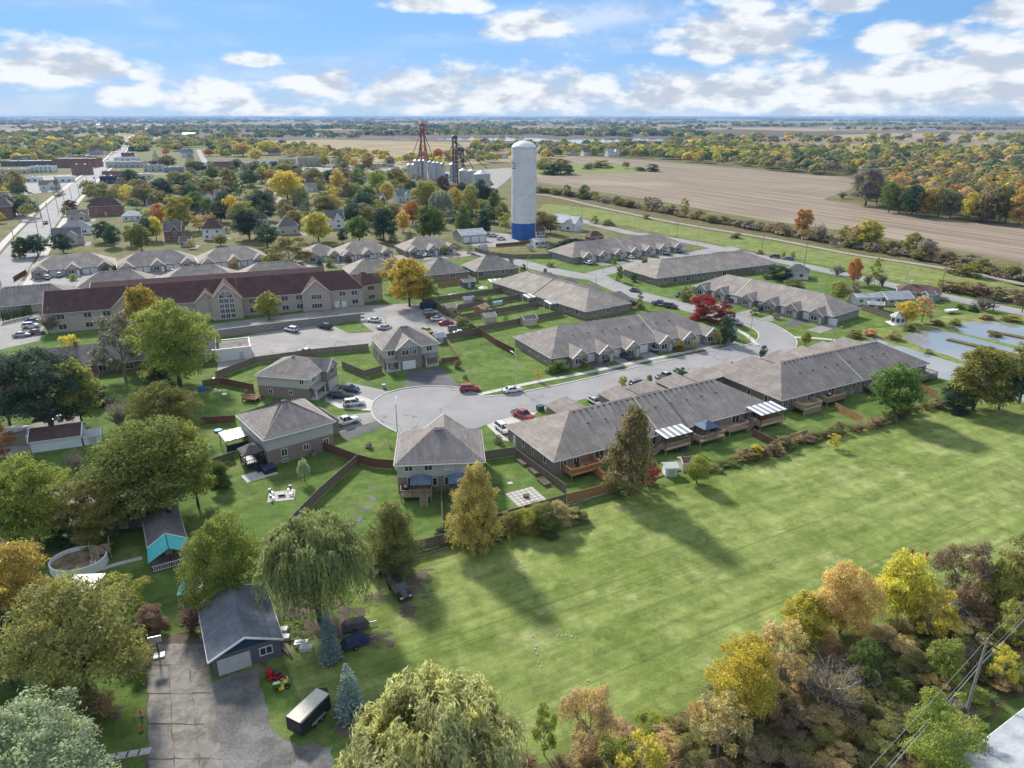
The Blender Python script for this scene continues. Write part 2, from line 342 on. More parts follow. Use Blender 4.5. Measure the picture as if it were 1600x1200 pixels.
M['marsh'] = mk('marsh_reeds', (.36, .285, .165), (.235, .185, .105), .012, .97, .1, 0, .4, 0, True); M['marsh_dark'] = mk('marsh_brush', (.10, .085, .075), (.15, .12, .09), .01, .97, .1, 0, .4, 0, True)
def mk_tower():
    m, t, b, co, _ = new_mat('tower_paint')
    s = t.n('ShaderNodeSeparateXYZ'); t.l(co.outputs['Object'], s.inputs[0])
    a = t.m('ARCTAN2', s.outputs[0], s.outputs[1])
    st = t.noise(t.vec(t.m('MULTIPLY', a, 14), t.m('MULTIPLY', s.outputs[2], .05), 0), 1.0, 6, .7)
    st2 = t.noise(t.vec(t.m('MULTIPLY', a, 3), t.m('MULTIPLY', s.outputs[2], .06), 3), 1.0, 4, .6)
    c = t.mix(t.ramp(t.noise(co.outputs['Object'], .25, 5), .3, .7), (.72, .73, .74), (.60, .61, .62))
    k = t.m('MULTIPLY', t.m('MULTIPLY', t.ramp(st, .56, .72), t.ramp(st2, .45, .62)), t.ramp(s.outputs[2], 44, 30))
    c = t.mix(t.m('MULTIPLY', k, .75), c, (.36, .24, .15))
    t.l(c, b.inputs['Base Color']); setspec(b, .5, .4)
    return m
M['tower'] = mk_tower(); M['towerblue'] = mk('tower_blue', (.025, .13, .42), (.02, .10, .34), .3, .5, .4)
# ================================================================ mesh helpers
class MB:
    """collects faces and links them as one mesh object"""
    def __init__(s): s.v = []; s.f = []; s.mi = []
    def add(s, vs, fs, mi=0):
        b = len(s.v); s.v += [tuple(x) for x in vs]; s.f += [tuple(i + b for i in f) for f in fs]; s.mi += [mi] * len(fs); return s
    def box(s, x0, y0, z0, x1, y1, z1, mi=0):
        return s.add([(x0, y0, z0), (x1, y0, z0), (x1, y1, z0), (x0, y1, z0), (x0, y0, z1), (x1, y0, z1), (x1, y1, z1), (x0, y1, z1)],
              [(0, 3, 2, 1), (4, 5, 6, 7), (0, 1, 5, 4), (1, 2, 6, 5), (2, 3, 7, 6), (3, 0, 4, 7)], mi)
    def prism(s, base, z0, z1, top=None, mi=0):
        n = len(base); top = top or base
        vs = [(x, y, z0) for x, y in base] + [(x, y, z1) for x, y in top]
        return s.add(vs, [tuple(range(n - 1, -1, -1)), tuple(range(n, 2 * n))] + [(i, (i + 1) % n, n + (i + 1) % n, n + i) for i in range(n)], mi)
    def cyl(s, x, y, z0, z1, r0, r1=None, n=10, mi=0):
        r1 = r0 if r1 is None else r1
        c = [(math.cos(2 * math.pi * i / n), math.sin(2 * math.pi * i / n)) for i in range(n)]
        return s.prism([(x + r0 * a, y + r0 * b) for a, b in c], z0, z1, [(x + r1 * a, y + r1 * b) for a, b in c], mi)
    def beam(s, p, q, r, r2=None, n=4, mi=0):
        p, q = Vector(p), Vector(q); d = (q - p)
        if d.length < 1e-6: return s
        d.normalize(); a = d.orthogonal().normalized() if abs(d.z) < .99 else Vector((1, 0, 0)); b = d.cross(a)
        if abs(d.z) < .99: a = d.cross(Vector((0, 0, 1))).normalized(); b = d.cross(a)
        r2 = r if r2 is None else r2; k = math.sqrt(2) if n == 4 else 1
        vs = []
        for c, rr in ((p, r), (q, r2)):
            for i in range(n):
                t = 2 * math.pi * (i + .5) / n; vs.append(c + (a * math.cos(t) + b * math.sin(t)) * rr * k)
        return s.add(vs, [tuple(range(n)), tuple(range(2 * n - 1, n - 1, -1))] + [(i, n + i, n + (i + 1) % n, (i + 1) % n) for i in range(n)], mi)
    def slab(s, vs, fs, t, mi=0):
        """a sheet of faces given a thickness t downwards"""
        n = len(vs); cnt = {}
        for f in fs:
            for a, b in zip(f, f[1:] + f[:1]): cnt[(a, b)] = cnt.get((a, b), 0) + 1
        side = [(b, a, a + n, b + n) for (a, b) in cnt if (b, a) not in cnt]
        return s.add(list(vs) + [(x, y, z - t) for x, y, z in vs], [tuple(f) for f in fs] + [tuple(i + n for i in f[::-1]) for f in fs] + side, mi)
    def mesh(s, name, mats, smooth=False):
        me = bpy.data.meshes.new(name); me.from_pydata(s.v, [], s.f)
        for m in mats if isinstance(mats, (list, tuple)) else [mats]: me.materials.append(M[m] if isinstance(m, str) else m)
        if any(s.mi): me.polygons.foreach_set('material_index', s.mi)
        if smooth: me.polygons.foreach_set('use_smooth', [True] * len(s.f))
        me.update(); return me
    def build(s, name, mats, parent=None, loc=(0, 0, 0), rz=0, smooth=False):
        return put(name, s.mesh(name, mats, smooth), parent, loc, rz)
def put(name, me, parent=None, loc=(0, 0, 0), rz=0, sc=None, color=None):
    o = bpy.data.objects.new(name, me); COL.objects.link(o); o.parent = parent; o.location = loc
    if rz: o.rotation_euler = (0, 0, rz)
    if sc: o.scale = sc
    if color: o.color = (*color[:3], 1)
    return o
THINGS = []
def tag(o, label, cat, group=None):
    o['label'] = label; o['category'] = cat
    if group: o['group'] = group
    THINGS.append(o); return o
def thing(name, label, cat, loc=(0, 0, 0), rz=0, group=None):
    o = bpy.data.objects.new(name, None); COL.objects.link(o); o.location = loc; o.rotation_euler = (0, 0, rz); o.empty_display_size = .5
    return tag(o, label, cat, group)
def rough_edge(q, step, amp, seed):
    r = random.Random(seed); out = []
    for a, b in zip(q, q[1:] + q[:1]):
        n = max(1, int((b - a).length / step))
        for i in range(n): out.append(a.lerp(b, i / n) + Vector((r.uniform(-amp, amp), r.uniform(-amp, amp), 0)))
    return out
def sheet(name, pts, z, mat, world=False, kind='structure', rough=0):
    """a flat piece of ground; pts are photo points surveyed onto the ground plane unless world=True"""
    q = [Vector((x, y, 0)) if world else P(x, y) for x, y in pts]
    if rough: q = rough_edge(q, rough * 2.2, rough, len(pts) + int(q[0].x))
    bm = bmesh.new(); f = bm.faces.new([bm.verts.new((p.x, p.y, z)) for p in q]); f.normal_update()
    if f.normal.z < 0: f.normal_flip()
    bmesh.ops.triangulate(bm, faces=[f]); me = bpy.data.meshes.new(name); bm.to_mesh(me); bm.free(); me.materials.append(M[mat])
    o = put(name, me); o['kind'] = kind; return o
def smooth_line(pts, k=6):
    """Catmull-Rom through the points"""
    out = []; n = len(pts); p = [Vector(q) for q in pts]
    for i in range(n - 1):
        a, b, c, d = p[max(i - 1, 0)], p[i], p[i + 1], p[min(i + 2, n - 1)]
        for j in range(k):
            t = j / k
            out.append(.5 * ((2 * b) + (c - a) * t + (2 * a - 5 * b + 4 * c - d) * t * t + (3 * b - a - 3 * c + d) * t ** 3))
    out.append(p[-1]); return out
def ribbon(name, pts, width, z, mat, rise=0, world=False, k=6):
    """road, path or kerb along a line; width in metres; with rise it becomes a solid step"""
    c = smooth_line([Vector((x, y, 0)) if world else P(x, y) for x, y in pts], k); m = MB(); L, Rr = [], []
    for i, p in enumerate(c):
        d = (c[min(i + 1, len(c) - 1)] - c[max(i - 1, 0)]); d.z = 0; d.normalize(); nrm = Vector((-d.y, d.x, 0)) * width / 2
        L.append(p + nrm); Rr.append(p - nrm)
    vs, fs = [], []
    for a, b in zip(L, Rr): vs += [(a.x, a.y, z), (b.x, b.y, z)]
    for i in range(len(c) - 1): fs.append((2 * i, 2 * i + 1, 2 * i + 3, 2 * i + 2))
    if rise: m.slab(vs, fs, rise)
    else: m.add(vs, fs)
    o = m.build(name, mat); o['kind'] = 'structure'; return o

# ================================================================ openings
_cache = {}
def cached(key, fn):
    if key not in _cache: _cache[key] = fn()
    return _cache[key]
def frame_mesh(w, h, mull, fm):
    def go():
        m = MB(); t = .09
        for a in ((-w/2 - t, -.06, -t, w/2 + t, .02, 0), (-w/2 - t, -.06, h, w/2 + t, .02, h + t), (-w/2 - t, -.055, 0, -w/2, .02, h), (w/2, -.055, 0, w/2 + t, .02, h)): m.box(*a)
        for i in range(1, mull + 1):
            x = -w/2 + w * i / (mull + 1); m.box(x - .04, -.05, 0, x + .04, .02, h)
        return m.mesh('window_frame', fm)
    return cached(('fr', round(w, 2), round(h, 2), mull, fm), go)
def pane_mesh(w, h, mat='glass'):
    return cached(('pn', round(w, 2), round(h, 2), mat), lambda: MB().box(-w/2, -.02, 0, w/2, .01, h).mesh('pane', mat))
def door_mesh(w, h, mat, panels):
    def go():
        m = MB().box(-w/2, -.04, 0, w/2, .02, h)
        nx, nz = panels
        for i in range(nx):
            for j in range(nz):
                a = -w/2 + w * i / nx + .06; b = -w/2 + w * (i + 1) / nx - .06; c = h * j / nz + .06; d = h * (j + 1) / nz - .06
                m.box(a, -.07, c, b, -.04, d)
        return m.mesh('door', mat)
    return cached(('dr', round(w, 2), round(h, 2), mat, panels), go)
class Frame:
    """turns (side, u, v) of a building into local coordinates; v grows outwards from the wall"""
    def __init__(s, L, W): s.L, s.W = L, W
    def at(s, side, u, v, z):
        return {'F': (u, -v, z), 'B': (u, s.W + v, z), 'L': (-v, u, z), 'R': (s.L + v, u, z)}[side]
    def rz(s, side): return {'F': 0, 'B': math.pi, 'L': -math.pi/2, 'R': math.pi/2}[side]
def window(parent, fr, side, u, z, w_, h_, v=0., fm='white', mull=None, glass='glass'):
    mull = (0 if w_ < .8 else 1 if w_ < 2.2 else 2) if mull is None else mull
    o = put('window', frame_mesh(w_, h_, mull, fm), parent, fr.at(side, u, v + .02, z), fr.rz(side))
    put('pane', pane_mesh(w_, h_, glass), o); return o

# ================================================================ buildings
def building(label, o, ang, L, W, h, rise, roof='roof', wall='brick', hipL=1., hipR=1., upper=None, feats=(), name='townhouse', cat='house',
             ov=.5, group=None, trim='white', gable_mat=None, z0=0.):
    """local frame: x along the ridge, y away from the near eave; o is the near corner at x = y = 0"""
    T = thing(name, label, cat, (o[0], o[1], z0), rad(ang), group); fr = Frame(L, W); s = rise / (W / 2); ze = h - s * ov
    if upper:
        MB().box(0, 0, -.2, L, W, upper[0]).build('brick_wall', wall, T); MB().box(-.03, -.03, upper[0], L + .03, W + .03, h).build('siding_wall', upper[1], T)
    else: MB().box(0, 0, -.2, L, W, h).build('wall', wall, T)
    top = upper[1] if upper else wall
    a = W/2 * hipL if hipL else -ov; b = L - W/2 * hipR if hipR else L + ov
    vs = [(-ov, -ov, ze), (L + ov, -ov, ze), (L + ov, W + ov, ze), (-ov, W + ov, ze), (a, W/2, h + rise), (b, W/2, h + rise)]
    fs = [(0, 1, 5, 4), (2, 3, 4, 5)] + ([(3, 0, 4)] if hipL else []) + ([(1, 2, 5)] if hipR else [])
    R_ = MB().slab(vs, fs, .14).build('roof', roof, T)
    for hp, x in ((hipL, 0), (hipR, L)):
        if not hp: MB().slab([(x - .03, 0, h), (x + .03, 0, h), (x + .03, W/2, h + rise - .12), (x - .03, W/2, h + rise - .12), (x + .03, W, h), (x - .03, W, h)], [(0, 1, 2, 3), (3, 2, 4, 5)], .01).add(
                [(x, 0, h - .02), (x, W, h - .02), (x, W/2, h + rise - .13)], [(0, 1, 2)]).build('gable_end', gable_mat or top, T)
    for y in (-ov, W + ov): MB().box(-ov, y - .07, ze - .2, L + ov, y + .07, ze - .03).build('gutter', trim, T)
    for hp, x in ((hipL, -ov), (hipR, L + ov)):
        if hp: MB().box(x - .065, -ov + .08, ze - .2, x + .065, W + ov - .08, ze - .035).build('gutter', trim, T)
        else:
            for y in (-ov, W + ov): MB().beam((x, y, ze - .05), (x, W/2, h + rise - .05), .09).build('rake_board', trim, T)
    for f in feats:
        k = f[0]
        if k == 'w': window(T, fr, *f[1:])
        elif k == 'ww':                     # a row of like windows: side, first u, last u, count, z, w, h
            _, sd_, u0, u1, n, z, w_, h_ = f[:8]
            for i in range(n): window(T, fr, sd_, u0 + (u1 - u0) * i / max(1, n - 1), z, w_, h_, *(f[8:]))
        elif k == 'g':                      # garage door: side, u, w, h, v
            _, sd_, u, w_, h_ = f[:5]; v = f[5] if len(f) > 5 else 0
            put('garage_door', door_mesh(w_, h_, f[6] if len(f) > 6 else 'white', (max(2, int(w_ / .7)), 4)), T, fr.at(sd_, u, v + .03, 0), fr.rz(sd_))
        elif k == 'd':
            _, sd_, u, w_, h_ = f[:5]; v = f[5] if len(f) > 5 else 0; zz = f[7] if len(f) > 7 else 0
            put('door', door_mesh(w_, h_, f[6] if len(f) > 6 else 'white', (2, 3)), T, fr.at(sd_, u, v + .03, zz), fr.rz(sd_))
        elif k in 'GH':                     # projecting bay under its own gable (G) or hip (H): side, u, width, projection, eave, rise
            _, sd_, u, w_, p_, hh, rr = f[:7]; wm = f[7] if len(f) > 7 else wall; gm = f[8] if len(f) > 8 else top; rm = f[9] if len(f) > 9 else roof
            def A(uu, v, z): return fr.at(sd_, uu, v, z)
            q0 = A(u - w_/2, -.05, 0); q1 = A(u + w_/2, p_, 0); x0, x1 = sorted((q0[0], q1[0])); y0, y1 = sorted((q0[1], q1[1]))
            MB().box(x0, y0, -.2, x1, y1, hh).build('bay_wall', wm, T)
            o2 = .35; sg = rr / (w_/2); zz = hh - sg * o2
            run = (hh + rr - h) / s if sd_ in 'FB' else (hh + rr - h) / s
            vb = max(.0, (h - zz) / s) if zz < h else 0
            run = max(run, .2); e0 = p_ + o2
            ve = -(zz - h) / s if zz > h else ov * .6
            rf = e0 if k == 'G' else p_ - w_/2 * .75
            V = [A(u - w_/2 - o2, e0, zz), A(u + w_/2 + o2, e0, zz), A(u + w_/2 + o2, ve, zz), A(u - w_/2 - o2, ve, zz), A(u, rf, hh + rr), A(u, -run - .05, hh + rr)]
            Fs = [(0, 4, 5, 3), (1, 2, 5, 4)] + ([(0, 1, 4)] if k == 'H' else [])
            if sd_ in 'BL': Fs = [x[::-1] for x in Fs]
            MB().slab([V[i] for i in range(6)], [x[::-1] for x in Fs] if False else Fs, .12).build('bay_roof', rm, T)
            if k == 'G':
                MB().add([A(u - w_/2, p_ - .01, hh - .01), A(u + w_/2, p_ - .01, hh - .01), A(u, p_ - .01, hh + rr - .02)], [(0, 1, 2)]).build('bay_gable', gm, T)
                for q in (-1, 1): MB().beam(A(u + q * (w_/2 + o2), e0 + .02, zz - .06), A(u, e0 + .02, hh + rr - .06), .1).build('rake_board', trim, T)
        elif k == 'V':                      # roof vents in a line near the ridge: count, y share
            for i in range(f[1]):
                x = a + (b - a) * (i + .5) / f[1]; y = W/2 - (f[2] if len(f) > 2 else .7); z = h + rise - s * abs(W/2 - y)
                put('roof_vent', cached('vent', lambda: MB().box(-.2, -.2, -.1, .2, .2, .22).mesh('roof_vent', 'roof_dark')), T, (x, y, z))
        elif k == 'S':                      # fire wall strip that runs over the roof
            x = f[1]
            MB().slab([(x - .14, -ov, ze + .1), (x + .14, -ov, ze + .1), (x + .14, W/2, h + rise + .12), (x - .14, W/2, h + rise + .12), (x + .14, W + ov, ze + .1), (x - .14, W + ov, ze + .1)],
                      [(0, 1, 2, 3), (3, 2, 4, 5)], .16).build('fire_wall', f[2] if len(f) > 2 else 'cream', T)
        elif k == 'c':
            z = h + rise - s * abs(W/2 - f[2]); MB().box(f[1] - .35, f[2] - .35, z - .6, f[1] + .35, f[2] + .35, z + 1.3).build('chimney', f[3] if len(f) > 3 else 'brick_red', T)
        elif k == 'p':                      # porch: side, u, width, depth: slab, posts, little roof
            _, sd_, u, w_, d_ = f[:5]
            q0, q1 = A2(fr, sd_, u - w_/2, 0), A2(fr, sd_, u + w_/2, d_); MB().box(min(q0[0], q1[0]), min(q0[1], q1[1]), 0, max(q0[0], q1[0]), max(q0[1], q1[1]), .35).build('porch_floor', 'concrete', T)
            for q in (-1, 1):
                x, y, _z = fr.at(sd_, u + q * (w_/2 - .15), d_ - .2, 0); MB().box(x - .1, y - .1, .35, x + .1, y + .1, 2.5).build('porch_post', 'white', T)
            V = [fr.at(sd_, u - w_/2 - .2, d_ + .2, 2.5), fr.at(sd_, u + w_/2 + .2, d_ + .2, 2.5), fr.at(sd_, u + w_/2 + .2, .03, 3.1), fr.at(sd_, u - w_/2 - .2, .03, 3.1)]
            MB().slab(V, [(0, 1, 2, 3) if sd_ in 'FR' else (3, 2, 1, 0)], .14).build('porch_roof', roof, T)
    return T
def A2(fr, sd_, u, v): return fr.at(sd_, u, v, 0)

def flat_building(label, o, ang, L, W, h, wall='brick_red', roof='roof_flat', feats=(), name='shop_building', cat='building', group=None, par=.6, units=2):
    T = thing(name, label, cat, (o[0], o[1], 0), rad(ang), group); fr = Frame(L, W)
    MB().box(0, 0, -.2, L, W, h).build('wall', wall, T); MB().box(.25, .25, h - .1, L - .25, W - .25, h + .08).build('flat_roof', roof, T)
    m = MB(); m.box(0, 0, h, L, .25, h + par); m.box(0, W - .25, h, L, W, h + par); m.box(0, .25, h, .25, W - .25, h + par); m.box(L - .25, .25, h, L, W - .25, h + par); m.build('parapet', wall if par > .4 else 'white', T)
    for i in range(units):
        x = L * (i + .6) / (units + .3); y = W * (.4 + .2 * (i % 2)); MB().box(x - 1, y - .8, h + .08, x + 1, y + .8, h + 1.2).build('rooftop_unit', 'galv', T)
    for f in feats:
        if f[0] == 'ww':
            _, sd_, u0, u1, n, z, w_, h_ = f[:8]
            for i in range(n): window(T, fr, sd_, u0 + (u1 - u0) * i / max(1, n - 1), z, w_, h_)
        elif f[0] == 'g': put('garage_door', door_mesh(f[3], f[4], 'white', (4, 4)), T, fr.at(f[1], f[2], .03, 0), fr.rz(f[1]))
        elif f[0] == 'd': put('door', door_mesh(f[3], f[4], 'greydoor', (2, 3)), T, fr.at(f[1], f[2], .03, 0), fr.rz(f[1]))
    return T

# ================================================================ fences, decks and garden things
def panel_mesh(mat, h, style):
    def go():
        m = MB(); r = random.Random(str(mat) + str(h)); n = 9
        for i in range(n):
            d = r.uniform(-.012, .012); m.box(i / n + .004, -.015 + d, .05, (i + 1) / n - .004, .015 + d, h + r.uniform(-.02, .02))
        m.box(0, .02, .3, 1, .08, .4); m.box(0, .02, h - .35, 1, .08, h - .25)
        if style: m.box(0, -.05, h + .02, 1, .05, h + .07)
        return m.mesh('fence_panel', mat)
    return cached(('panel', mat, h, style), go)
def fence(label, pts, h=1.8, mat='wood', step=2.4, world=False, style=1, name='fence', group=None, gaps=()):
    q = [Vector((x, y, 0)) if world else P(x, y) for x, y in pts]
    T = thing(name, label, 'fence', q[0], 0, group)
    pm = panel_mesh(mat, h, style); post = cached(('post', mat, h), lambda: MB().box(-.06, -.06, -.2, .06, .06, h + .14).mesh('fence_post', mat))
    first = True
    for a, b in zip(q, q[1:]):
        d = b - a; n = max(1, round(d.length / step)); rz = math.atan2(d.y, d.x)
        for i in range(n):
            p = a + d * i / n - q[0]
            put('fence_panel', pm, T, p + d.normalized() * .05, rz, (d.length / n - .1, 1, 1))
            if first or i: put('fence_post', post, T, p, rz)
            first = True
        put('fence_post', post, T, b - q[0], rz)
    return T
def rail(T, a, b, z, h=1.0, mat='wood_tan', solid=False):
    a, b = Vector(a), Vector(b); d = b - a; m = MB(); n = d.normalized()
    m.beam((a.x, a.y, z + h), (b.x, b.y, z + h), .05); m.beam((a.x, a.y, z + .12), (b.x, b.y, z + .12), .035)
    k = max(2, int(d.length / .16 if solid else d.length / .3))
    for i in range(k):
        p = a + d * (i + .5) / k; r = .07 if solid else .03; m.beam((p.x, p.y, z + .1), (p.x, p.y, z + h), r)
    return m.build('railing', mat, T)
def deck(label, o, ang, L, W, z, mat='wood_tan', rails='FLR', stair=None, solid=False, skirt=False):
    """x along the house wall, y from the outer edge (0) to the wall (W)"""
    T = thing('deck', label, 'deck', (o[0], o[1], 0), rad(ang))
    m = MB(); n = max(4, int(L / .3))
    for i in range(n): m.box(L * i / n + .006, 0, z - .06, L * (i + 1) / n - .006, W, z)
    m.build('deck_floor', mat, T); MB().box(.02, .02, z - .3, L - .02, W - .02, z - .07).build('joist_frame', mat, T)
    for x in (.1, L - .1):
        for y in (.1, W - .3): MB().box(x - .08, y - .08, -.1, x + .08, y + .08, z - .07).build('deck_post', mat, T)
    if skirt: MB().box(.0, -.03, .05, L, .0, z - .3).build('skirting', mat, T)
    seg = {'F': ((0, .05, 0), (L, .05, 0)), 'L': ((.05, 0, 0), (.05, W, 0)), 'R': ((L - .05, 0, 0), (L - .05, W, 0))}
    for s_ in rails: rail(T, *seg[s_], z, 1.0, mat, solid)
    if stair:                                # (side, u, width)
        s_, u, w_ = stair; n = max(2, round(z / .18)); m = MB(); fr = Frame(L, W)
        for i in range(n):
            zz = z - (i + 1) * z / (n + 1); p = fr.at(s_, u - w_/2, i * .27, 0); q = fr.at(s_, u + w_/2, i * .27 + .3, 0)
            m.box(min(p[0], q[0]), min(p[1], q[1]), zz - .05, max(p[0], q[0]), max(p[1], q[1]), zz)
        for e in (-1, 1): m.beam(fr.at(s_, u + e * w_/2, 0, z - .1), fr.at(s_, u + e * w_/2, n * .27 + .2, .05), .06); m.beam(fr.at(s_, u + e * w_/2, 0, z + .9), fr.at(s_, u + e * w_/2, n * .27 + .2, 1.0), .035)
        m.build('stair', mat, T)
    return T
def gazebo(label, c, ang, w_, d_, z, h=2.3, roof='roof_dark', post='black', tiers=2):
    T = thing('gazebo', label, 'gazebo', (c[0], c[1], z), rad(ang))
    for x in (-w_/2 + .15, w_/2 - .15):
        for y in (-d_/2 + .15, d_/2 - .15): MB().box(x - .07, y - .07, 0, x + .07, y + .07, h).build('post', post, T)
    def pyr(a, b, z0, z1, k): return MB().slab([(-a, -b, z0), (a, -b, z0), (a, b, z0), (-a, b, z0), (a*k, b*k, z1), (-a*k, b*k, z1), (-a*k, -b*k, z1), (a*k, -b*k, z1)], [(0, 1, 7, 6), (1, 2, 4, 7), (2, 3, 5, 4), (3, 0, 6, 5), (6, 7, 4, 5)], .06)
    pyr(w_/2 + .2, d_/2 + .2, h, h + .85, .3 if tiers > 1 else .02).build('roof', roof, T)
    if tiers > 1: pyr(w_/2 * .42, d_/2 * .42, h + .85, h + 1.2, .03).build('top_roof', roof, T)
    return T
def patio_cover(label, o, ang, L, W, z, h=2.5, post='black', n=9):
    """lean-to of pale ribbed sheets on dark posts"""
    T = thing('patio_cover', label, 'patio cover', (o[0], o[1], z), rad(ang))
    for i in range(n):
        x0, x1 = L * i / n, L * (i + 1) / n; MB().slab([(x0, 0, h), (x1 - .03, 0, h), (x1 - .03, W, h + .35), (x0, W, h + .35)], [(0, 1, 2, 3)], .06).build('roof_panel', 'white' if i % 2 == 0 else 'steel', T)
    MB().box(0, -.04, h - .2, L, .06, h - .07).build('beam', post, T)
    for x in (.1, L - .1):
        for y in (.08, W - .2): MB().box(x - .06, y - .06, 0, x + .06, y + .06, h).build('post', post, T)
    return T
def shed(label, c, ang, L, W, h=2.0, rise=.7, roof='roof_tan', wall='siding_white', name='garden_shed', side='F', cat='shed', door=True):
    a = rad(ang); ca, sa = math.cos(a), math.sin(a); o = (c[0] - ca * L/2 + sa * W/2, c[1] - sa * L/2 - ca * W/2)
    return building(label, o, ang, L, W, h, rise, roof, wall, 0, 0, None, ((('d', side, (L if side in 'FB' else W) / 2, 1.2, 1.75, 0, 'greydoor'),) if door else ()), name, cat, .18)
def wheel_like(): pass

# ================================================================ vehicles
CARS = {  # length, width, wheel radius, wheel x, body side profile, cabin (x at sill rear/front, x at roof rear/front, sill z, roof z)
 'sedan': (4.65, 1.8, .33, 1.36, [(-2.3, .32), (-2.32, .75), (-2.2, .98), (-1.45, 1.02), (.75, .98), (1.9, .80), (2.28, .62), (2.32, .32)], (-1.75, 1.05, -1.0, .25, .98, 1.44)),
 'hatch': (4.2, 1.76, .33, 1.25, [(-2.08, .34), (-2.1, .8), (-2.02, 1.0), (-1.3, 1.03), (.85, 1.0), (1.75, .84), (2.05, .62), (2.1, .34)], (-2.0, 1.1, -1.65, .2, 1.0, 1.5)),
 'suv': (4.7, 1.88, .38, 1.4, [(-2.3, .42), (-2.34, .95), (-2.28, 1.12), (-1.4, 1.14), (.95, 1.12), (1.95, 1.0), (2.3, .78), (2.34, .42)], (-2.22, 1.2, -1.85, .4, 1.1, 1.72)),
 'pickup': (5.7, 1.98, .41, 1.72, [(-2.82, .55), (-2.85, 1.12), (-.95, 1.14), (1.15, 1.14), (2.5, 1.08), (2.8, .9), (2.85, .5)], (-.95, 1.3, -.8, .5, 1.12, 1.86)),
 'van': (5.1, 1.95, .36, 1.5, [(-2.5, .38), (-2.54, 1.0), (-2.5, 1.15), (-1, 1.17), (1.4, 1.12), (2.1, .98), (2.5, .75), (2.54, .38)], (-2.48, 1.65, -2.3, .75, 1.12, 1.85)),
}
def car_meshes(kind):
    L, Wd, wr, wx, prof, (a0, a1, b0, b1, zs, zr) = CARS[kind]; r = {}; hw = Wd / 2
    bm = bmesh.new()
    def ring(y, k): return [bm.verts.new((x * k, y, z)) for x, z in prof]
    A_, B_ = ring(-hw, 1), ring(hw, 1)
    n = len(prof); bm.faces.new(A_); bm.faces.new(B_[::-1])
    for i in range(n): bm.faces.new((A_[i], B_[i], B_[(i + 1) % n], A_[(i + 1) % n]))
    bmesh.ops.recalc_face_normals(bm, faces=bm.faces); bmesh.ops.bevel(bm, geom=list(bm.edges), offset=.09, segments=2, affect='EDGES')
    if kind == 'pickup':
        pass
    me = bpy.data.meshes.new('body'); bm.to_mesh(me); bm.free(); me.materials.append(M['paint']); me.polygons.foreach_set('use_smooth', [True] * len(me.polygons)); r['body'] = me
    yi, yo = hw - .28, hw - .06
    m = MB(); m.add([(a0, -yo, zs), (a1, -yo, zs), (a1, yo, zs), (a0, yo, zs), (b0, -yi, zr), (b1, -yi, zr), (b1, yi, zr), (b0, yi, zr)],
          [(0, 1, 5, 4), (1, 2, 6, 5), (2, 3, 7, 6), (3, 0, 4, 7), (4, 5, 6, 7)]); r['cabin_glass'] = m.mesh('cabin_glass', 'carglass')
    m = MB(); m.add([(b0 - .08, -yi - .03, zr - .06), (b1 + .1, -yi - .03, zr - .06), (b1 + .1, yi + .03, zr - .06), (b0 - .08, yi + .03, zr - .06), (b0 + .1, -yi + .12, zr + .04), (b1 - .1, -yi + .12, zr + .04), (b1 - .1, yi - .12, zr + .04), (b0 + .1, yi - .12, zr + .04)],
          [(0, 1, 5, 4), (1, 2, 6, 5), (2, 3, 7, 6), (3, 0, 4, 7), (4, 5, 6, 7), (3, 2, 1, 0)])
    for s_ in (-1, 1):                       # pillars
        m.beam((a1, s_ * (yo + .01), zs), (b1, s_ * (yi + .01), zr), .035); m.beam((a0, s_ * (yo + .01), zs), (b0, s_ * (yi + .01), zr), .05); mx, my = (a0 + a1) / 2 - .1, (b0 + b1) / 2 - .1; m.beam((mx, s_ * (yo + .012), zs), (my, s_ * (yi + .012), zr), .04)
    r['roof'] = m.mesh('roof', 'paint')
    m = MB(); t = []
    for i in range(14): t.append((math.cos(2 * math.pi * i / 14), math.sin(2 * math.pi * i / 14)))
    def disc(r_, y0, y1):
        m = MB(); vs = [(r_ * c, y0, r_ * s_) for c, s_ in t] + [(r_ * c, y1, r_ * s_) for c, s_ in t]; m.add(vs, [tuple(range(14)), tuple(range(27, 13, -1))] + [(i, 14 + i, 14 + (i + 1) % 14, (i + 1) % 14) for i in range(14)]); return m
    r['wheel'] = disc(wr, -.12, .12).mesh('wheel', 'tyre'); r['rim'] = disc(wr * .62, -.13, .13).mesh('rim', 'rim')
    r['headlight'] = MB().box(-.06, -.2, -.08, .05, .2, .08).mesh('headlight', 'lamp'); r['taillight'] = MB().box(-.05, -.14, -.14, .06, .14, .14).mesh('taillight', 'tail')
    r['bumper'] = MB().box(-.1, -hw + .05, -.1, .08, hw - .05, .1).mesh('bumper', 'black')
    if kind == 'pickup': r['cargo_bed'] = MB().box(-2.72, -hw + .16, 1.0, -1.1, hw - .16, 1.16).mesh('cargo_bed', 'black')
    return r
COLOURS = {'white': (.78, .78, .78), 'black': (.012, .012, .014), 'silver': (.42, .43, .45), 'grey': (.12, .125, .135), 'red': (.42, .015, .02), 'blue': (.03, .08, .26), 'darkblue': (.015, .025, .06),
           'maroon': (.18, .012, .02), 'yellow': (.5, .4, .05), 'green': (.03, .09, .05), 'tan': (.38, .32, .25), 'brown': (.10, .06, .04)}
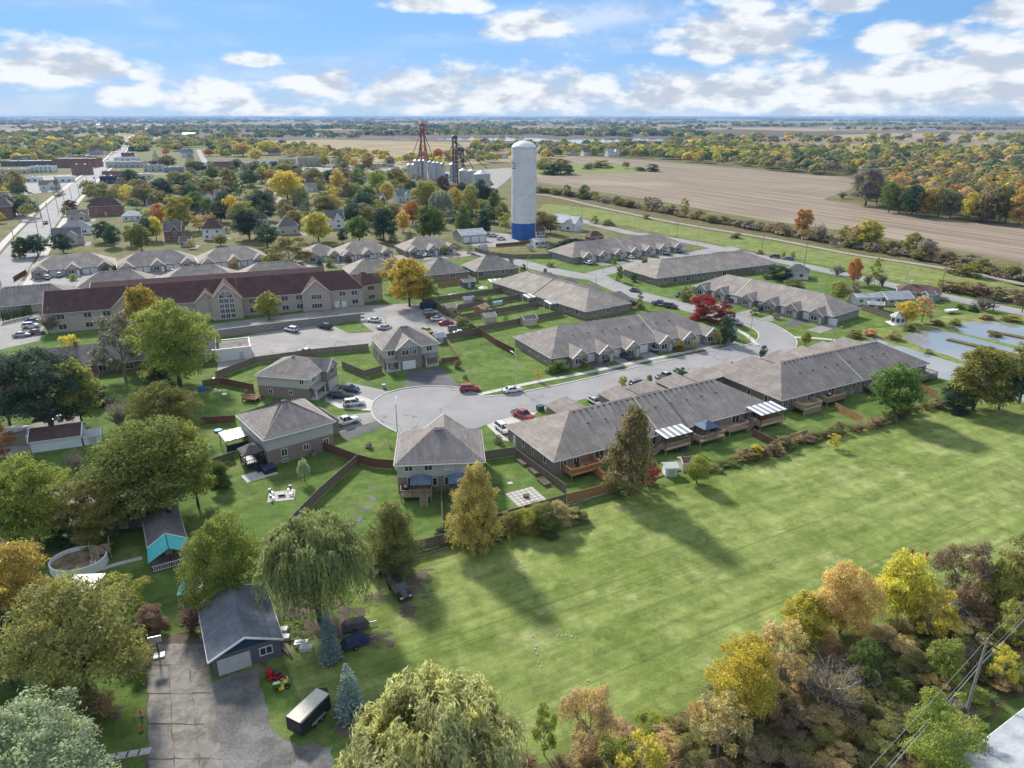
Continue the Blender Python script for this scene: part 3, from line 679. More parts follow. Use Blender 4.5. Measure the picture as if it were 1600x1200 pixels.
def car(px, py, ang, kind, col, label, group=None, at=None, cover=None):
    g = Vector(at) if at else P(px, py); me = cached(('car', kind), lambda: car_meshes(kind)); L, Wd, wr, wx = CARS[kind][:4]; c = COLOURS[col]
    nm = {'pickup': 'pickup_truck', 'van': 'van', 'suv': 'suv'}.get(kind, 'car')
    T = thing(nm, label, {'pickup': 'pickup truck', 'van': 'van', 'suv': 'suv'}.get(kind, 'car'), (g.x, g.y, g.z + .03), rad(ang), group)
    for k in ('body', 'cabin_glass', 'roof', 'cargo_bed'):
        if k in me: put(k, me[k], T, color=c)
    for sx_ in (-wx, wx):
        for sy in (-1, 1):
            wh = put('wheel', me['wheel'], T, (sx_, sy * (Wd/2 - .1), wr)); put('rim', me['rim'], wh)
    prof = CARS[kind][4]; xf, xr = max(p[0] for p in prof), min(p[0] for p in prof)
    for sy in (-1, 1):
        put('headlight', me['headlight'], T, (xf - .03, sy * (Wd/2 - .32), .74)); put('taillight', me['taillight'], T, (xr + .03, sy * (Wd/2 - .22), .85))
    put('bumper', me['bumper'], T, (xf - .02, 0, .48)); put('bumper', me['bumper'], T, (xr + .02, 0, .48))
    return T

# ================================================================ poles
def utility_pole(px, yt, yb, label, arm=28, group=None, r=.17):
    g = P(px, yb); h = height_at(g, yt)
    T = thing('utility_pole', label, 'utility pole', g, rad(arm), group)
    MB().cyl(0, 0, -.3, h, r, r * .62, 8).build('pole', 'bark_pale', T); MB().box(-1.2, -.24, h - .75, 1.2, -.1, h - .6).build('cross_arm', 'bark', T)
    for x in (-1.05, -.4, .4, 1.05): MB().cyl(x, -.17, h - .6, h - .38, .06, .05, 6).build('insulator', 'greydoor', T)
    return T, g, h
def street_light(px, yt, yb, label, ang=118, reach=2.2, group=None):
    g = P(px, yb); h = height_at(g, yt)
    T = thing('street_light', label, 'street light', g, rad(ang), group)
    MB().cyl(0, 0, 0, .5, .16, .12, 8).cyl(0, 0, .5, h - .5, .11, .075, 8).build('pole', 'galv', T)
    m = MB(); pts = [(reach * t, 0, h - .5 + .5 * math.sin(t * math.pi / 2)) for t in (0, .25, .5, .75, 1)]
    for a, b in zip(pts, pts[1:]): m.beam(a, b, .055, n=6)
    m.build('arm', 'galv', T); MB().box(reach - .1, -.14, h - .1, reach + .65, .14, h + .06).build('lamp_head', 'galv', T)
    return T
def wire(name, label, p, q, sag, r=.02, mat='steel', group=None):
    p, q = Vector(p), Vector(q); m = MB(); n = 14; pts = []
    for i in range(n + 1):
        t = i / n; v = p.lerp(q, t); v.z -= sag * 4 * t * (1 - t); pts.append(v - p)
    for a, b in zip(pts, pts[1:]): m.beam(a, b, r, n=5)
    return tag(m.build(name, mat, None, p), label, 'power line', group)
# ================================================================ trees
def rv(r, n):
    v = r.normal(size=(n, 3)); return v / np.linalg.norm(v, axis=1)[:, None]
def leaf_quads(C, N, S, asp, r, T=None):
    """kite-shaped leaf faces at centres C, facing roughly N, half length S"""
    if T is None: T = np.cross(N, rv(r, len(C)))
    T = T / (np.linalg.norm(T, axis=1)[:, None] + 1e-9); B = np.cross(N, T); B /= (np.linalg.norm(B, axis=1)[:, None] + 1e-9)
    S = S[:, None]
    V = np.stack([C - T * S, C + B * S * asp - T * S * .15, C + T * S, C - B * S * asp - T * S * .15], 1)
    return V.reshape(-1, 3)
def np_mesh(name, V, mat, extra=None):
    """quads from V (4 vertices each); extra = (verts, faces) of trunk in a second material"""
    nq = len(V) // 4; me = bpy.data.meshes.new(name); ev, ef = extra if extra else ([], [])
    nv = len(V) + len(ev); me.vertices.add(nv)
    co = np.concatenate([V, np.array(ev, float).reshape(-1, 3)]) if len(ev) else V
    me.vertices.foreach_set('co', co.astype(np.float32).ravel())
    idx = list(range(len(V))); st = list(range(0, len(V), 4)); tot = [4] * nq
    for f in ef: st.append(len(idx)); idx += [i + len(V) for i in f]; tot.append(len(f))
    me.loops.add(len(idx)); me.loops.foreach_set('vertex_index', idx); me.polygons.add(len(st)); me.polygons.foreach_set('loop_start', st); me.polygons.foreach_set('loop_total', tot)
    for m_ in mat: me.materials.append(M[m_])
    if ef: me.polygons.foreach_set('material_index', [0] * nq + [1] * len(ef))
    me.update(calc_edges=True); me.validate(); return me
def crown_pts(r, n, prof, nl, zlo, lobe, fill=.25, tight=1.):
    """leaf positions and normals: lobes set around a profile of radius prof(z) (unit tree, 1 high and 1 wide)"""
    C, N = [], []
    zs = zlo + (1 - zlo) * (np.arange(nl) + r.random(nl)) / nl * .93; th = np.cumsum(r.uniform(1.7, 3.1, nl))
    rd = np.array([prof((z - zlo) / (1 - zlo)) for z in zs]); k = r.uniform(.3, 1.0, nl)
    lc = np.stack([np.cos(th) * rd * .5 * k, np.sin(th) * rd * .5 * k, zs], 1)
    lr = lobe * (.45 + .6 * rd) * r.uniform(.55, 1.4, nl)
    per = np.maximum(8, (n * lr ** 2 / (lr ** 2).sum()).astype(int))
    for c, q, m_ in zip(lc, lr, per):
        d = rv(r, m_); d[:, 2] = np.where(d[:, 2] < -.35, -d[:, 2] * .6, d[:, 2])
        rr = q * (r.random(m_) ** .35) * r.uniform(.8, 1.15, m_); p = c + d * rr[:, None] * np.array([1.12, 1.12, .62])
        p[:, 2] += .02 * np.sin(p[:, 0] * 40) ; C.append(p); N.append(d)
    C = np.concatenate(C); N = np.concatenate(N)
    keep = (C[:, 2] > zlo * .8) & (np.hypot(C[:, 0], C[:, 1]) < .56); C, N = C[keep], N[keep]
    N = N * .6 + rv(r, len(C)) * .7 + np.array([0, 0, .75]); N /= np.linalg.norm(N, axis=1)[:, None]
    return C, N
PROF = {'round': lambda t: math.sin(math.pi * min(1, (.16 + .84 * t) ** .85)) ** .55 if t < .98 else .25,
        'pyramid': lambda t: max(.16, (1 - t) ** .6) * min(1, .62 + t * 2.6), 'tall': lambda t: max(.2, math.sin(math.pi * (.2 + .75 * t)) ** .6),
        'vase': lambda t: (.35 + .75 * t) * (1 if t < .8 else max(.35, 1 - (t - .8) * 3)), 'shrub': lambda t: max(.25, math.sqrt(max(0, 1 - t * t)))}
def trunk_geo(seed, top=.72, limbs=7, r0=.035, spread=.33, zf=.2):
    m = MB(); q = random.Random(seed); p = Vector((0, 0, -.02)); z = zf
    m.beam(p, (0, 0, z), r0, r0 * .75, 7); p = Vector((0, 0, z)); rr = r0 * .75
    for i in range(3):
        nx = p + Vector((q.uniform(-.03, .03), q.uniform(-.03, .03), (top - z) / 3)); m.beam(p, nx, rr, rr * .6, 6); p = nx; rr *= .6
    for i in range(limbs):
        a = i * 2.4 + q.random(); z1 = zf * .8 + (top - zf) * .7 * i / limbs; s = Vector((0, 0, z1)); k = spread * q.uniform(.7, 1.1)
        mid = s + Vector((math.cos(a) * k * .55, math.sin(a) * k * .55, .13)); e = s + Vector((math.cos(a + .3) * k, math.sin(a + .3) * k, .3))
        m.beam(s, mid, r0 * .42, r0 * .28, 5); m.beam(mid, e, r0 * .28, r0 * .1, 4)
        e2 = mid + Vector((math.cos(a - .7) * k * .4, math.sin(a - .7) * k * .4, .16)); m.beam(mid, e2, r0 * .2, r0 * .07, 4)
    return m
def make_crown(kind, lod, seed):
    r = np.random.default_rng(seed * 97 + lod + 5)
    n = {-1: 30000, 0: 12500, 1: 3400, 2: 800}[lod]; S = {-1: .0125, 0: .0205, 1: .036, 2: .066}[lod]; leaf = 'leaf'
    if kind in ('round', 'tall', 'pyramid', 'vase', 'shrub', 'airy'):
        pk = 'round' if kind == 'airy' else kind
        nl = {'round': 36, 'tall': 34, 'pyramid': 44, 'vase': 26, 'shrub': 20, 'airy': 22}[kind]; nl = nl * 2 // 3 if lod == 2 else nl if lod == 1 or kind in ('shrub', 'airy') else int(nl * 1.75)
        lobe = {'round': .19, 'tall': .17, 'pyramid': .19, 'vase': .165, 'shrub': .21, 'airy': .14}[kind] * (1.15 if lod == 2 else 1 if lod == 1 or kind in ('shrub', 'airy') else .78)
        zlo = {'round': .2, 'tall': .12, 'pyramid': .06, 'vase': .25, 'shrub': .02, 'airy': .22}[kind]
        if kind == 'airy': n = int(n * .5)
        C, N = crown_pts(r, n, PROF[pk], nl, zlo, lobe)
        V = leaf_quads(C, N, S * r.uniform(.6, 1.45, len(C)), .55, r)
    elif kind == 'spruce':
        leaf = 'needle'; Vs = []; nw = {-1: 26, 0: 26, 1: 17, 2: 10}[lod]; nb = {-1: 15, 0: 15, 1: 11, 2: 7}[lod]; nn = {-1: 16, 0: 16, 1: 9, 2: 5}[lod]
        for i in range(nw):
            t = i / nw; z = .04 + .93 * t; Lb = .5 * (1 - t) ** .85 + .02
            for j in range(nb if t < .8 else nb // 2):
                a = j * 2 * math.pi / nb + i * .7 + r.uniform(-.2, .2); le = Lb * r.uniform(.8, 1.1); u = np.linspace(.25, 1, nn)
                dirv = np.array([math.cos(a), math.sin(a), 0]); c = dirv * (u * le)[:, None] + np.array([0, 0, z]) + np.stack([0*u, 0*u, -.05 * u * (1 - t) + .035 * u ** 3], 1)
                side = np.array([-math.sin(a), math.cos(a), 0]); off = side * (r.uniform(-1, 1, nn) * .045 * (1.15 - u) * (1.3 - t))[:, None]
                T_ = dirv + side * r.uniform(-.9, .9, nn)[:, None] + np.array([0, 0, .15]); Nn = np.array([0, 0, 1.]) + rv(r, nn) * .55 + dirv * .3
                Vs.append(leaf_quads(c + off, Nn, r.uniform(.7, 1.2, nn) * {-1: .042, 0: .042, 1: .055, 2: .09}[lod] * (1.15 - .5 * t), .42, r, T_))
        V = np.concatenate(Vs)
    elif kind == 'willow':
        Vs = []; ncl = {-1: 330, 0: 170, 1: 80, 2: 30}[lod]
        for i in range(ncl):
            d = rv(r, 1)[0]; d[2] = abs(d[2]) ** .8; rr = .46 * r.uniform(.45, 1.0); base = np.array([d[0] * rr, d[1] * rr, .50 + .42 * d[2] * r.uniform(.75, 1.1)])
            out = d[:2] / (np.hypot(*d[:2]) + .01); hang = r.uniform(.22, .5) * (.45 + base[2] * .7)
            for k in range({-1: 11, 0: 9, 1: 6, 2: 3}[lod]):
                nn = {-1: 17, 0: 13, 1: 8, 2: 5}[lod]; u = np.linspace(0, 1, nn) + r.uniform(-.03, .03, nn); h_ = hang * r.uniform(.5, 1.1); ang = r.uniform(-.9, .9)
                o2 = np.array([out[0] * math.cos(ang) - out[1] * math.sin(ang), out[0] * math.sin(ang) + out[1] * math.cos(ang)])
                s0 = base + r.normal(size=3) * .014; bl = r.uniform(.03, .1)
                c = np.stack([s0[0] + o2[0] * bl * np.sqrt(np.abs(u)), s0[1] + o2[1] * bl * np.sqrt(np.abs(u)), np.maximum(.03, s0[2] + .03 * np.sin(u * 2.4) - h_ * u ** 1.5)], 1) + r.normal(size=(nn, 3)) * .006
                T_ = np.stack([o2[0] * .35 * (1 - u), o2[1] * .35 * (1 - u), -u - .25], 1) + r.normal(size=(nn, 3)) * .28; Nn = np.array([o2[0], o2[1], .5]) + rv(r, nn) * .6
                Vs.append(leaf_quads(c, Nn, r.uniform(.8, 1.3, nn) * {-1: .0165, 0: .026, 1: .038, 2: .07}[lod], .26, r, T_))
        V = np.concatenate(Vs)
    elif kind == 'bare':
        Vs = []; q = random.Random(seed); segs = []
        def grow(p, d, le, k):
            e = p + d * le; segs.append((p, e, .0045 * (k + 1) ** 1.25))
            if k:
                for _ in range(4 if k > 1 else 3):
                    nd = (d + Vector((q.gauss(0, .5), q.gauss(0, .5), q.gauss(.12, .35)))).normalized(); grow(p.lerp(e, q.uniform(.45, 1)), nd, le * q.uniform(.55, .85), k - 1)
        for i in range(9 if lod < 2 else 5): grow(Vector((q.gauss(0, .03), q.gauss(0, .03), 0)), Vector((q.gauss(0, .5), q.gauss(0, .5), 1)).normalized(), .33, 3 if lod < 2 else 2)
        for p, e, w_ in segs:
            d = (e - p).normalized(); s_ = d.orthogonal() * w_; t_ = d.cross(s_)
            for o_ in (s_, t_): Vs.append(np.array([p - o_, p + o_, e + o_ * .5, e - o_ * .5]))
        V = np.concatenate(Vs); C, N = crown_pts(r, {-1: 1500, 0: 900, 1: 400, 2: 120}[lod], PROF['shrub'], 16, .15, .2)
        V = np.concatenate([V, leaf_quads(C, N, S * .8 * r.uniform(.5, 1.2, len(C)), .5, r)])
    return V, leaf
def tree_meshes(kind, lod, var):
    def go():
        V, leaf = make_crown(kind, lod, var + 1); sp = kind == 'spruce'
        tg = trunk_geo(var, .95 if sp else .72, 0 if sp else (7 if lod < 2 else 3), .022 if sp else .03 if kind != 'shrub' else .018, .33, .08 if kind in ('shrub', 'pyramid') else .2)
        bk = 'bark_pale' if kind in ('airy', 'bare') else 'bark'
        if lod == 2: return np_mesh(kind + '_tree', V, (leaf, bk), (tg.v, tg.f)), None
        return np_mesh('crown', V, (leaf,)), tg.mesh('trunk', bk)
    return cached(('tree', kind, lod, var), go)
C_ = {'G': (.165, .23, .06), 'DG': (.072, .125, .078), 'YG': (.35, .375, .08), 'OL': (.305, .29, .11), 'Y': (.64, .54, .09), 'GO': (.54, .41, .10), 'OR': (.50, .21, .055), 'RD': (.46, .05, .07),
      'BR': (.30, .245, .165), 'GY': (.33, .295, .26), 'TN': (.56, .42, .22), 'BS': (.27, .37, .385), 'SV': (.36, .42, .31), 'WL': (.34, .39, .18), 'WY': (.42, .49, .23), 'PU': (.15, .07, .08), 'BG': (.085, .145, .085), 'MR': (.30, .205, .15)}
WORD = {'G': 'green', 'DG': 'dark green', 'YG': 'yellow-green', 'OL': 'olive green', 'Y': 'bright yellow', 'GO': 'golden', 'OR': 'orange', 'RD': 'crimson', 'BR': 'brown', 'GY': 'grey', 'TN': 'tan', 'BS': 'blue-grey', 'SV': 'silvery green',
        'WL': 'grey-green', 'WY': 'pale yellow-green', 'PU': 'purple-leaved', 'BG': 'deep green', 'MR': 'reddish brown'}
KINDWORD = {'round': ('broadleaf_tree', 'spreading tree', 'tree'), 'tall': ('broadleaf_tree', 'upright tree', 'tree'), 'pyramid': ('broadleaf_tree', 'cone-shaped tree', 'tree'), 'vase': ('broadleaf_tree', 'vase-shaped tree', 'tree'), 'airy': ('broadleaf_tree', 'thin-leaved tree', 'tree'),
            'spruce': ('spruce_tree', 'spruce', 'tree'), 'willow': ('willow_tree', 'weeping willow', 'tree'), 'shrub': ('shrub', 'shrub', 'shrub'), 'bare': ('bare_shrub', 'twiggy bush', 'shrub')}
tcount = [0]
def tree(px, yt, yb, wpx, kind, col, where, group=None, label=None, at=None, hw=None):
    """a tree by its top, foot and crown width in the photo; or at=(x, y), hw=(height, width) in metres"""
    tcount[0] += 1; i = tcount[0]
    if at is None:
        g = P(px, yb); h = max(.6, height_at(g, yt)); wd = wpx / FPX * depth(g)
    else: g = Vector((at[0], at[1], 0)); h, wd = hw; wpx = wd * FPX / depth(g)
    lod = -1 if wpx >= 95 else 0 if wpx >= 40 else 1 if wpx >= 15 else 2
    nvar = {'round': (3, 3, 4), 'tall': (2, 2, 3), 'pyramid': (2, 2, 2), 'shrub': (3, 3, 3)}.get(kind, (1, 2, 2))[max(lod, 0)]
    cm, tm = tree_meshes(kind, lod, i % nvar)
    c = C_[col] if isinstance(col, str) else col; j = random.Random(i); k = j.uniform(.85, 1.15); c = tuple(max(.005, x * k * j.uniform(.92, 1.08)) for x in c)
    nm, kw, cat = KINDWORD[kind]; label = label or f"{WORD[col]} {kw} {where}"
    rz = j.uniform(0, 6.28); sc = (wd, wd * j.uniform(.92, 1.08), h)
    if tm is None:
        o = put(nm, cm, None, g, rz, sc, c); return tag(o, label, cat, group)
    T = thing(nm, label, cat, g, rz, group); T.scale = sc
    put('crown', cm, T, color=c); put('trunk', tm, T); return T
def in_poly(x, y, poly):
    c = False; n = len(poly)
    for i in range(n):
        (x0, y0), (x1, y1) = poly[i], poly[i - 1]
        if (y0 > y) != (y1 > y) and x < (x1 - x0) * (y - y0) / (y1 - y0) + x0: c = not c
    return c
def scatter(poly_px, n, dmin, seed, tries=60):
    """evenly spread ground spots inside a surveyed plot"""
    q = random.Random(seed); pw = [(p.x, p.y) for p in (P(*a) for a in poly_px)]; xs = [p[0] for p in pw]; ys = [p[1] for p in pw]; out = []
    for _ in range(n * tries):
        x, y = q.uniform(min(xs), max(xs)), q.uniform(min(ys), max(ys))
        if in_poly(x, y, pw) and all((x - a) ** 2 + (y - b) ** 2 > dmin * dmin for a, b in out): out.append((x, y))
        if len(out) >= n: break
    return out
def wood(poly_px, n, dmin, seed, kinds, cols, hr, wr, where, group):
    q = random.Random(seed)
    for x, y in scatter(poly_px, n, dmin, seed):
        wd = q.uniform(*wr); tree(0, 0, 0, 0, q.choice(kinds), q.choice(cols), where, group, at=(x, y), hw=(q.uniform(*hr), wd))
# ================================================================ ground, roads, water
A0 = 28.0                                        # bearing of the streets
sheet('ground', [(-60000, -400), (60000, -400), (60000, 46000), (-60000, 46000)], -.35, 'farm', True)
sheet('town_ground', [(-1000, 10), (900, 10), (900, 360), (420, 1250), (-1100, 1350), (-1400, 900)], -.03, 'townlawn', True)
sheet('lawn', [(-150, 15), (330, 15), (300, 180), (95, 345), (0, 330), (-150, 260)], 0, 'lawn', True)
sheet('grass_field', [(575, 905), (640, 868), (800, 832), (960, 780), (1150, 738), (1350, 668), (1480, 625), (1600, 598), (1800, 548), (2100, 700), (1700, 870), (1500, 930), (1380, 980), (1230, 1020), (1120, 1100),
      (1010, 1135), (900, 1190), (700, 1200), (540, 1130), (470, 1095), (435, 1010), (520, 985)], .006, 'field')
sheet('thicket_ground', [(700, 1210), (900, 1185), (1010, 1132), (1120, 1098), (1230, 1018), (1380, 978), (1500, 928), (1700, 868), (2000, 760), (2300, 900), (1700, 1100), (1590, 1090), (1520, 1150), (1480, 1230), (1300, 1400), (700, 1400)], .01, 'scrub', rough=.5)
sheet('meadow', [(850, 318), (930, 326), (1050, 351), (1200, 376), (1325, 399), (1430, 415), (1600, 449), (1900, 510), (1900, 545), (1600, 480), (1450, 449), (1300, 417), (1150, 386), (1015, 361), (909, 339), (840, 330)], .002, 'meadow')
sheet('rail_verge', [(830, 300), (925, 306), (1050, 330), (1200, 358), (1400, 388), (1600, 425), (1900, 485), (1900, 512), (1600, 452), (1430, 417), (1325, 400), (1200, 378), (1050, 352), (930, 328), (830, 318)], .0, 'scrub')
sheet('stubble_field', [(838, 272), (840, 258), (880, 245), (930, 246), (1025, 252), (1200, 267), (1345, 279), (1330, 295), (1285, 312), (1360, 322), (1450, 340), (1600, 353), (1900, 395), (1900, 470), (1600, 411), (1400, 374), (1325, 361), (1200, 345), (1110, 329), (1025, 313), (925, 298), (840, 286)], .012, 'plough')
sheet('hedge_island', [(838, 262), (880, 256), (960, 254), (1030, 266), (1000, 270), (900, 272), (845, 275)], .02, 'meadow')
sheet('marsh', [(420, 219), (500, 217), (760, 222), (900, 232), (960, 238), (890, 246), (820, 252), (640, 262), (560, 250), (470, 240)], .03, 'marsh')
sheet('marsh_brush', [(250, 208), (420, 203), (620, 203), (860, 208), (1080, 211), (1110, 222), (900, 226), (760, 223), (500, 218), (330, 224)], .05, 'marsh_dark')
sheet('far_water', [(388, 208), (420, 206.6), (470, 207.5), (552, 210.5), (548, 213), (470, 212), (400, 210)], .2, 'water')
sheet('lake', [(682, 218), (700, 214.5), (800, 213), (880, 219), (905, 217.5), (960, 216), (1090, 217.5), (1085, 221), (1000, 220), (905, 224.5), (885, 222), (780, 220), (740, 219.5)], .2, 'water')
sheet('far_creek', [(605, 217), (640, 216), (670, 217), (640, 218.4)], .2, 'water')
# ponds behind the last row
sheet('pond_bank', [(1325, 545), (1350, 518), (1400, 508), (1440, 500), (1490, 492), (1560, 490), (1640, 498), (1760, 520), (1760, 660), (1600, 620), (1470, 590), (1440, 575)], .016, 'meadow', rough=.9)
sheet('pond', [(1489, 510), (1510, 504), (1540, 502), (1570, 505), (1600, 510), (1700, 524), (1700, 562), (1600, 543), (1570, 536), (1547, 531), (1504, 521)], .03, 'water')
sheet('pond', [(1410, 527), (1427, 519), (1462, 516), (1495, 522), (1525, 529), (1567, 540), (1600, 549), (1700, 568), (1700, 625), (1580, 588), (1484, 557), (1435, 541)], .03, 'water')
sheet('pond', [(1335, 545), (1350, 532), (1372, 529), (1390, 537), (1415, 543), (1480, 563), (1580, 594), (1700, 632), (1700, 660), (1560, 615), (1465, 590), (1440, 575)], .03, 'water')
for pts in ([(1481, 531), (1520, 540), (1567, 551), (1620, 564)], [(1544, 518), (1575, 524), (1640, 536)]): ribbon('pond_spit', pts, 2.2, .35, 'scrub', .6)
# streets
ROADZ = .03
sheet('road', [(580, 640), (583, 629), (592, 621), (608, 614), (632, 608), (660, 605), (690, 604), (715, 606), (735, 612), (755, 618), (780, 617), (813, 612), (900, 594), (1000, 571), (1100, 550), (1140, 541), (1158, 540), (1174, 536), (1184, 529), (1184, 521), (1175, 513), (1160, 509), (1146, 506), (1138, 502),
      (1141, 489), (1160, 493), (1180, 498), (1198, 503), (1211, 509), (1227, 517), (1238, 525), (1244, 535), (1240, 546), (1228, 555), (1200, 563), (1150, 572), (1100, 583), (1030, 598), (965, 611), (907, 625), (860, 638), (830, 644), (800, 651), (770, 660), (748, 668), (720, 677), (690, 682), (655, 683), (625, 676), (600, 664), (586, 653)], ROADZ, 'asphalt')
ribbon('road', [(922, 428), (945, 440), (980, 455), (1020, 467), (1062, 477), (1110, 489), (1150, 500)], 9.5, ROADZ + .004, 'asphalt')
ribbon('road', [(745, 393), (800, 407), (850, 420), (900, 430), (945, 436)], 9.5, ROADZ + .008, 'asphalt')
ribbon('road', [(925, 430), (1000, 412), (1060, 402), (1110, 392), (1150, 387)], 9, ROADZ + .012, 'asphalt')
ribbon('road', [(870, 334), (909, 345), (975, 362), (1015, 368), (1080, 379), (1150, 393), (1230, 410), (1300, 425), (1380, 443), (1450, 458), (1600, 489), (1900, 555)], 8.5, ROADZ + .016, 'asphalt')
ribbon('main_street', [(-70, 540), (-25, 470), (10, 425), (34, 392), (58, 360), (98, 315), (147, 272), (175, 250), (193, 228), (203, 216)], 15, ROADZ, 'asphalt')
for off, nm in ((10.5, 1), (-10.5, 2)):
    c = [P(*q) for q in ((-25, 470), (10, 425), (34, 392), (58, 360), (98, 315), (147, 272), (175, 250), (193, 228))]; d = (c[-1] - c[0]).normalized(); nv_ = Vector((-d.y, d.x, 0)) * off
    ribbon('pavement', [((p + nv_).x, (p + nv_).y) for p in c], 3.2, .12, 'concrete', .2, True)
ribbon('country_road', [(203, 216), (222, 204), (238, 196), (246, 190), (250, 187)], 14, .3, 'concrete')
ribbon('road', [(425, 300), (436, 314), (452, 330), (470, 343), (500, 352)], 7, ROADZ, 'asphalt')
ribbon('road', [(310, 234), (316, 246), (326, 262)], 8, ROADZ, 'asphalt')
ribbon('road', [(60, 352), (20, 330), (-40, 305)], 7, ROADZ + .004, 'asphalt')
ribbon('road', [(145, 282), (190, 272), (260, 272), (330, 268), (400, 263), (520, 257), (640, 255)], 8, ROADZ + .004, 'asphalt')
sheet('car_park', [(30, 308), (70, 300), (115, 298), (118, 272), (60, 275), (20, 285)], .02, 'asphalt_lot')
sheet('car_park', [(400, 268), (470, 262), (640, 256), (640, 264), (560, 270), (470, 275), (400, 280)], .02, 'asphalt_lot')
sheet('rail_gravel_yard', [(640, 272), (800, 262), (800, 275), (770, 300), (650, 300)], .02, 'gravel')
ribbon('rail_bed', [(800, 300), (860, 306), (930, 322), (1050, 347), (1200, 372), (1325, 396), (1425, 411), (1532, 429), (1600, 444), (1900, 505)], 3.6, .05, 'gravel', .3)
# pavement along the street, kerbs
ribbon('pavement', [(748, 617), (775, 611), (810, 603), (860, 593), (900, 586), (1015, 562), (1117, 541), (1140, 537)], 1.5, .11, 'concrete', .15)
ribbon('kerb', [(757, 620), (785, 618), (813, 613.5), (900, 595.5), (1000, 572.5), (1100, 551), (1140, 542), (1158, 541), (1174, 537), (1184, 530), (1185, 521), (1175, 513), (1160, 508)], .35, .13, 'concrete', .2)
ribbon('kerb', [(757, 619.5), (735, 612), (715, 605.5), (690, 603.5), (660, 604), (632, 607), (608, 613), (592, 620.5), (583, 629), (580, 640), (585, 653), (600, 665), (625, 677), (655, 684)], .35, .13, 'concrete', .2)
ribbon('kerb', [(1141, 488), (1180, 497), (1211, 508), (1238, 524.5), (1245, 535), (1241, 546.5), (1229, 556)], .35, .13, 'concrete', .2)
ribbon('pavement', [(1183, 540), (1172, 528), (1160, 520), (1150, 514)], 1.4, .11, 'concrete', .15)
ribbon('footpath', [(1240, 527), (1265, 528), (1300, 531), (1322, 535)], 1.6, .05, 'concrete')
ribbon('kerb', [(925, 440), (945, 446), (1000, 462), (1060, 469)], .35, .13, 'concrete', .2)
# driveways and car parks
def driveway(pts, mat='asphalt_lot', z=.022): return sheet('driveway', pts, z, mat)
driveway([(510, 610), (545, 598), (612, 612), (590, 624), (560, 640), (508, 628)], 'asphalt'); driveway([(512, 628), (560, 617), (588, 628), (580, 642), (530, 638)], 'concrete', .027)
driveway([(524, 660), (528, 650), (580, 644), (588, 660), (535, 684)], 'asphalt_lot'); driveway([(535, 684), (530, 676), (590, 657), (600, 666), (540, 689)], 'asphalt_dark', .027)
driveway([(636, 580), (690, 574), (722, 606), (690, 604), (660, 605), (634, 608)], 'asphalt_dark')
driveway([(760, 664), (802, 648), (840, 643), (818, 665), (800, 690), (785, 688)], 'concrete')
sheet('car_park', [(340, 592), (340, 537), (400, 521), (560, 499), (572, 490), (660, 474), (672, 480), (748, 522), (697, 532), (650, 515), (590, 530), (575, 543), (495, 551), (400, 563)], .02, 'asphalt_lot')
sheet('grass_island', [(516, 507), (560, 501), (584, 519), (545, 521)], .026, 'lawn'); sheet('car_park', [(-40, 512), (60, 489), (72, 500), (62, 532), (-40, 556)], .02, 'asphalt_lot')
sheet('forecourt', [(330, 507), (560, 478), (640, 474), (660, 480), (575, 492), (562, 500), (335, 528)], .018, 'asphalt_lot'); sheet('forecourt', [(755, 362), (800, 366), (812, 378), (775, 386), (730, 384)], .02, 'asphalt_lot')
sheet('lane', [(30, 440), (180, 425), (300, 420), (420, 411), (500, 405), (640, 398), (740, 392), (735, 400), (640, 408), (500, 416), (420, 422), (300, 432), (180, 440), (30, 458)], .02, 'asphalt_lot')
sheet('apron_bed', [(226, 1022), (240, 1005), (262, 990), (312, 985), (322, 1058), (335, 1125), (352, 1210), (365, 1300), (230, 1300)], .012, 'soil', rough=.4)
GA = thing('garage_apron', 'broken concrete slabs of the garage apron', 'apron', P(280, 1100)); THINGS.pop()
for k_ in ('label', 'category'): del GA[k_]
GA['kind'] = 'structure'; qs = random.Random(3); xl = lambda y: 229 + (1 if y < 1100 else 3); xr = lambda y: 318 + (y - 985) * .15
rows = [1006, 1040, 1084, 1132, 1186, 1246, 1300]
for a_, b_ in zip(rows, rows[1:]):
    cols = [0, .34, .68, 1.0] if a_ > 1030 else [.12, .55, 1.0]
    for c0, c1 in zip(cols, cols[1:]):
        pts = [P(xl(y) + (xr(y) - xl(y)) * c + qs.uniform(-.7, .7), y + qs.uniform(-.8, .8)) for c, y in ((c0 + .006, b_ - 1), (c1 - .006, b_ - 1), (c1 - .006, a_ + 1), (c0 + .006, a_ + 1))]
        pts = rough_edge(pts, 1.1, .12, int(c0 * 100 + a_)); m = MB(); m.prism([(p.x - GA.location.x, p.y - GA.location.y) for p in pts], -.05, .035 + qs.uniform(-.012, .012)); m.build('slab', 'concrete_old', GA)
sheet('gravel_apron', [(312, 990), (324, 1066), (406, 1042), (416, 1125), (445, 1162), (520, 1165), (545, 1300), (345, 1300), (322, 1125)], .016, 'gravel_dark', rough=.35)
for i in range(4):
    p = P(172 + i * 18, 1184 - i * 3.2); tag(MB().box(-.6, -.42, 0, .6, .42, .06).build('paving_slab', 'paver', None, p, rad(10)), 'pale square paving slab laid in the lawn beside the concrete pad', 'paving slab', 'paving slabs in the lawn')
sheet('gravel_yard', [(60, 760), (180, 740), (245, 770), (235, 820), (120, 830), (60, 800)], .008, 'gravel', rough=.5)
sheet('gravel_yard', [(0, 680), (60, 660), (130, 640), (128, 660), (45, 705), (0, 715)], .008, 'gravel', rough=.5); sheet('back_alley', [(60, 555), (250, 530), (330, 540), (335, 560), (240, 578), (120, 585), (60, 575)], .008, 'asphalt_lot')

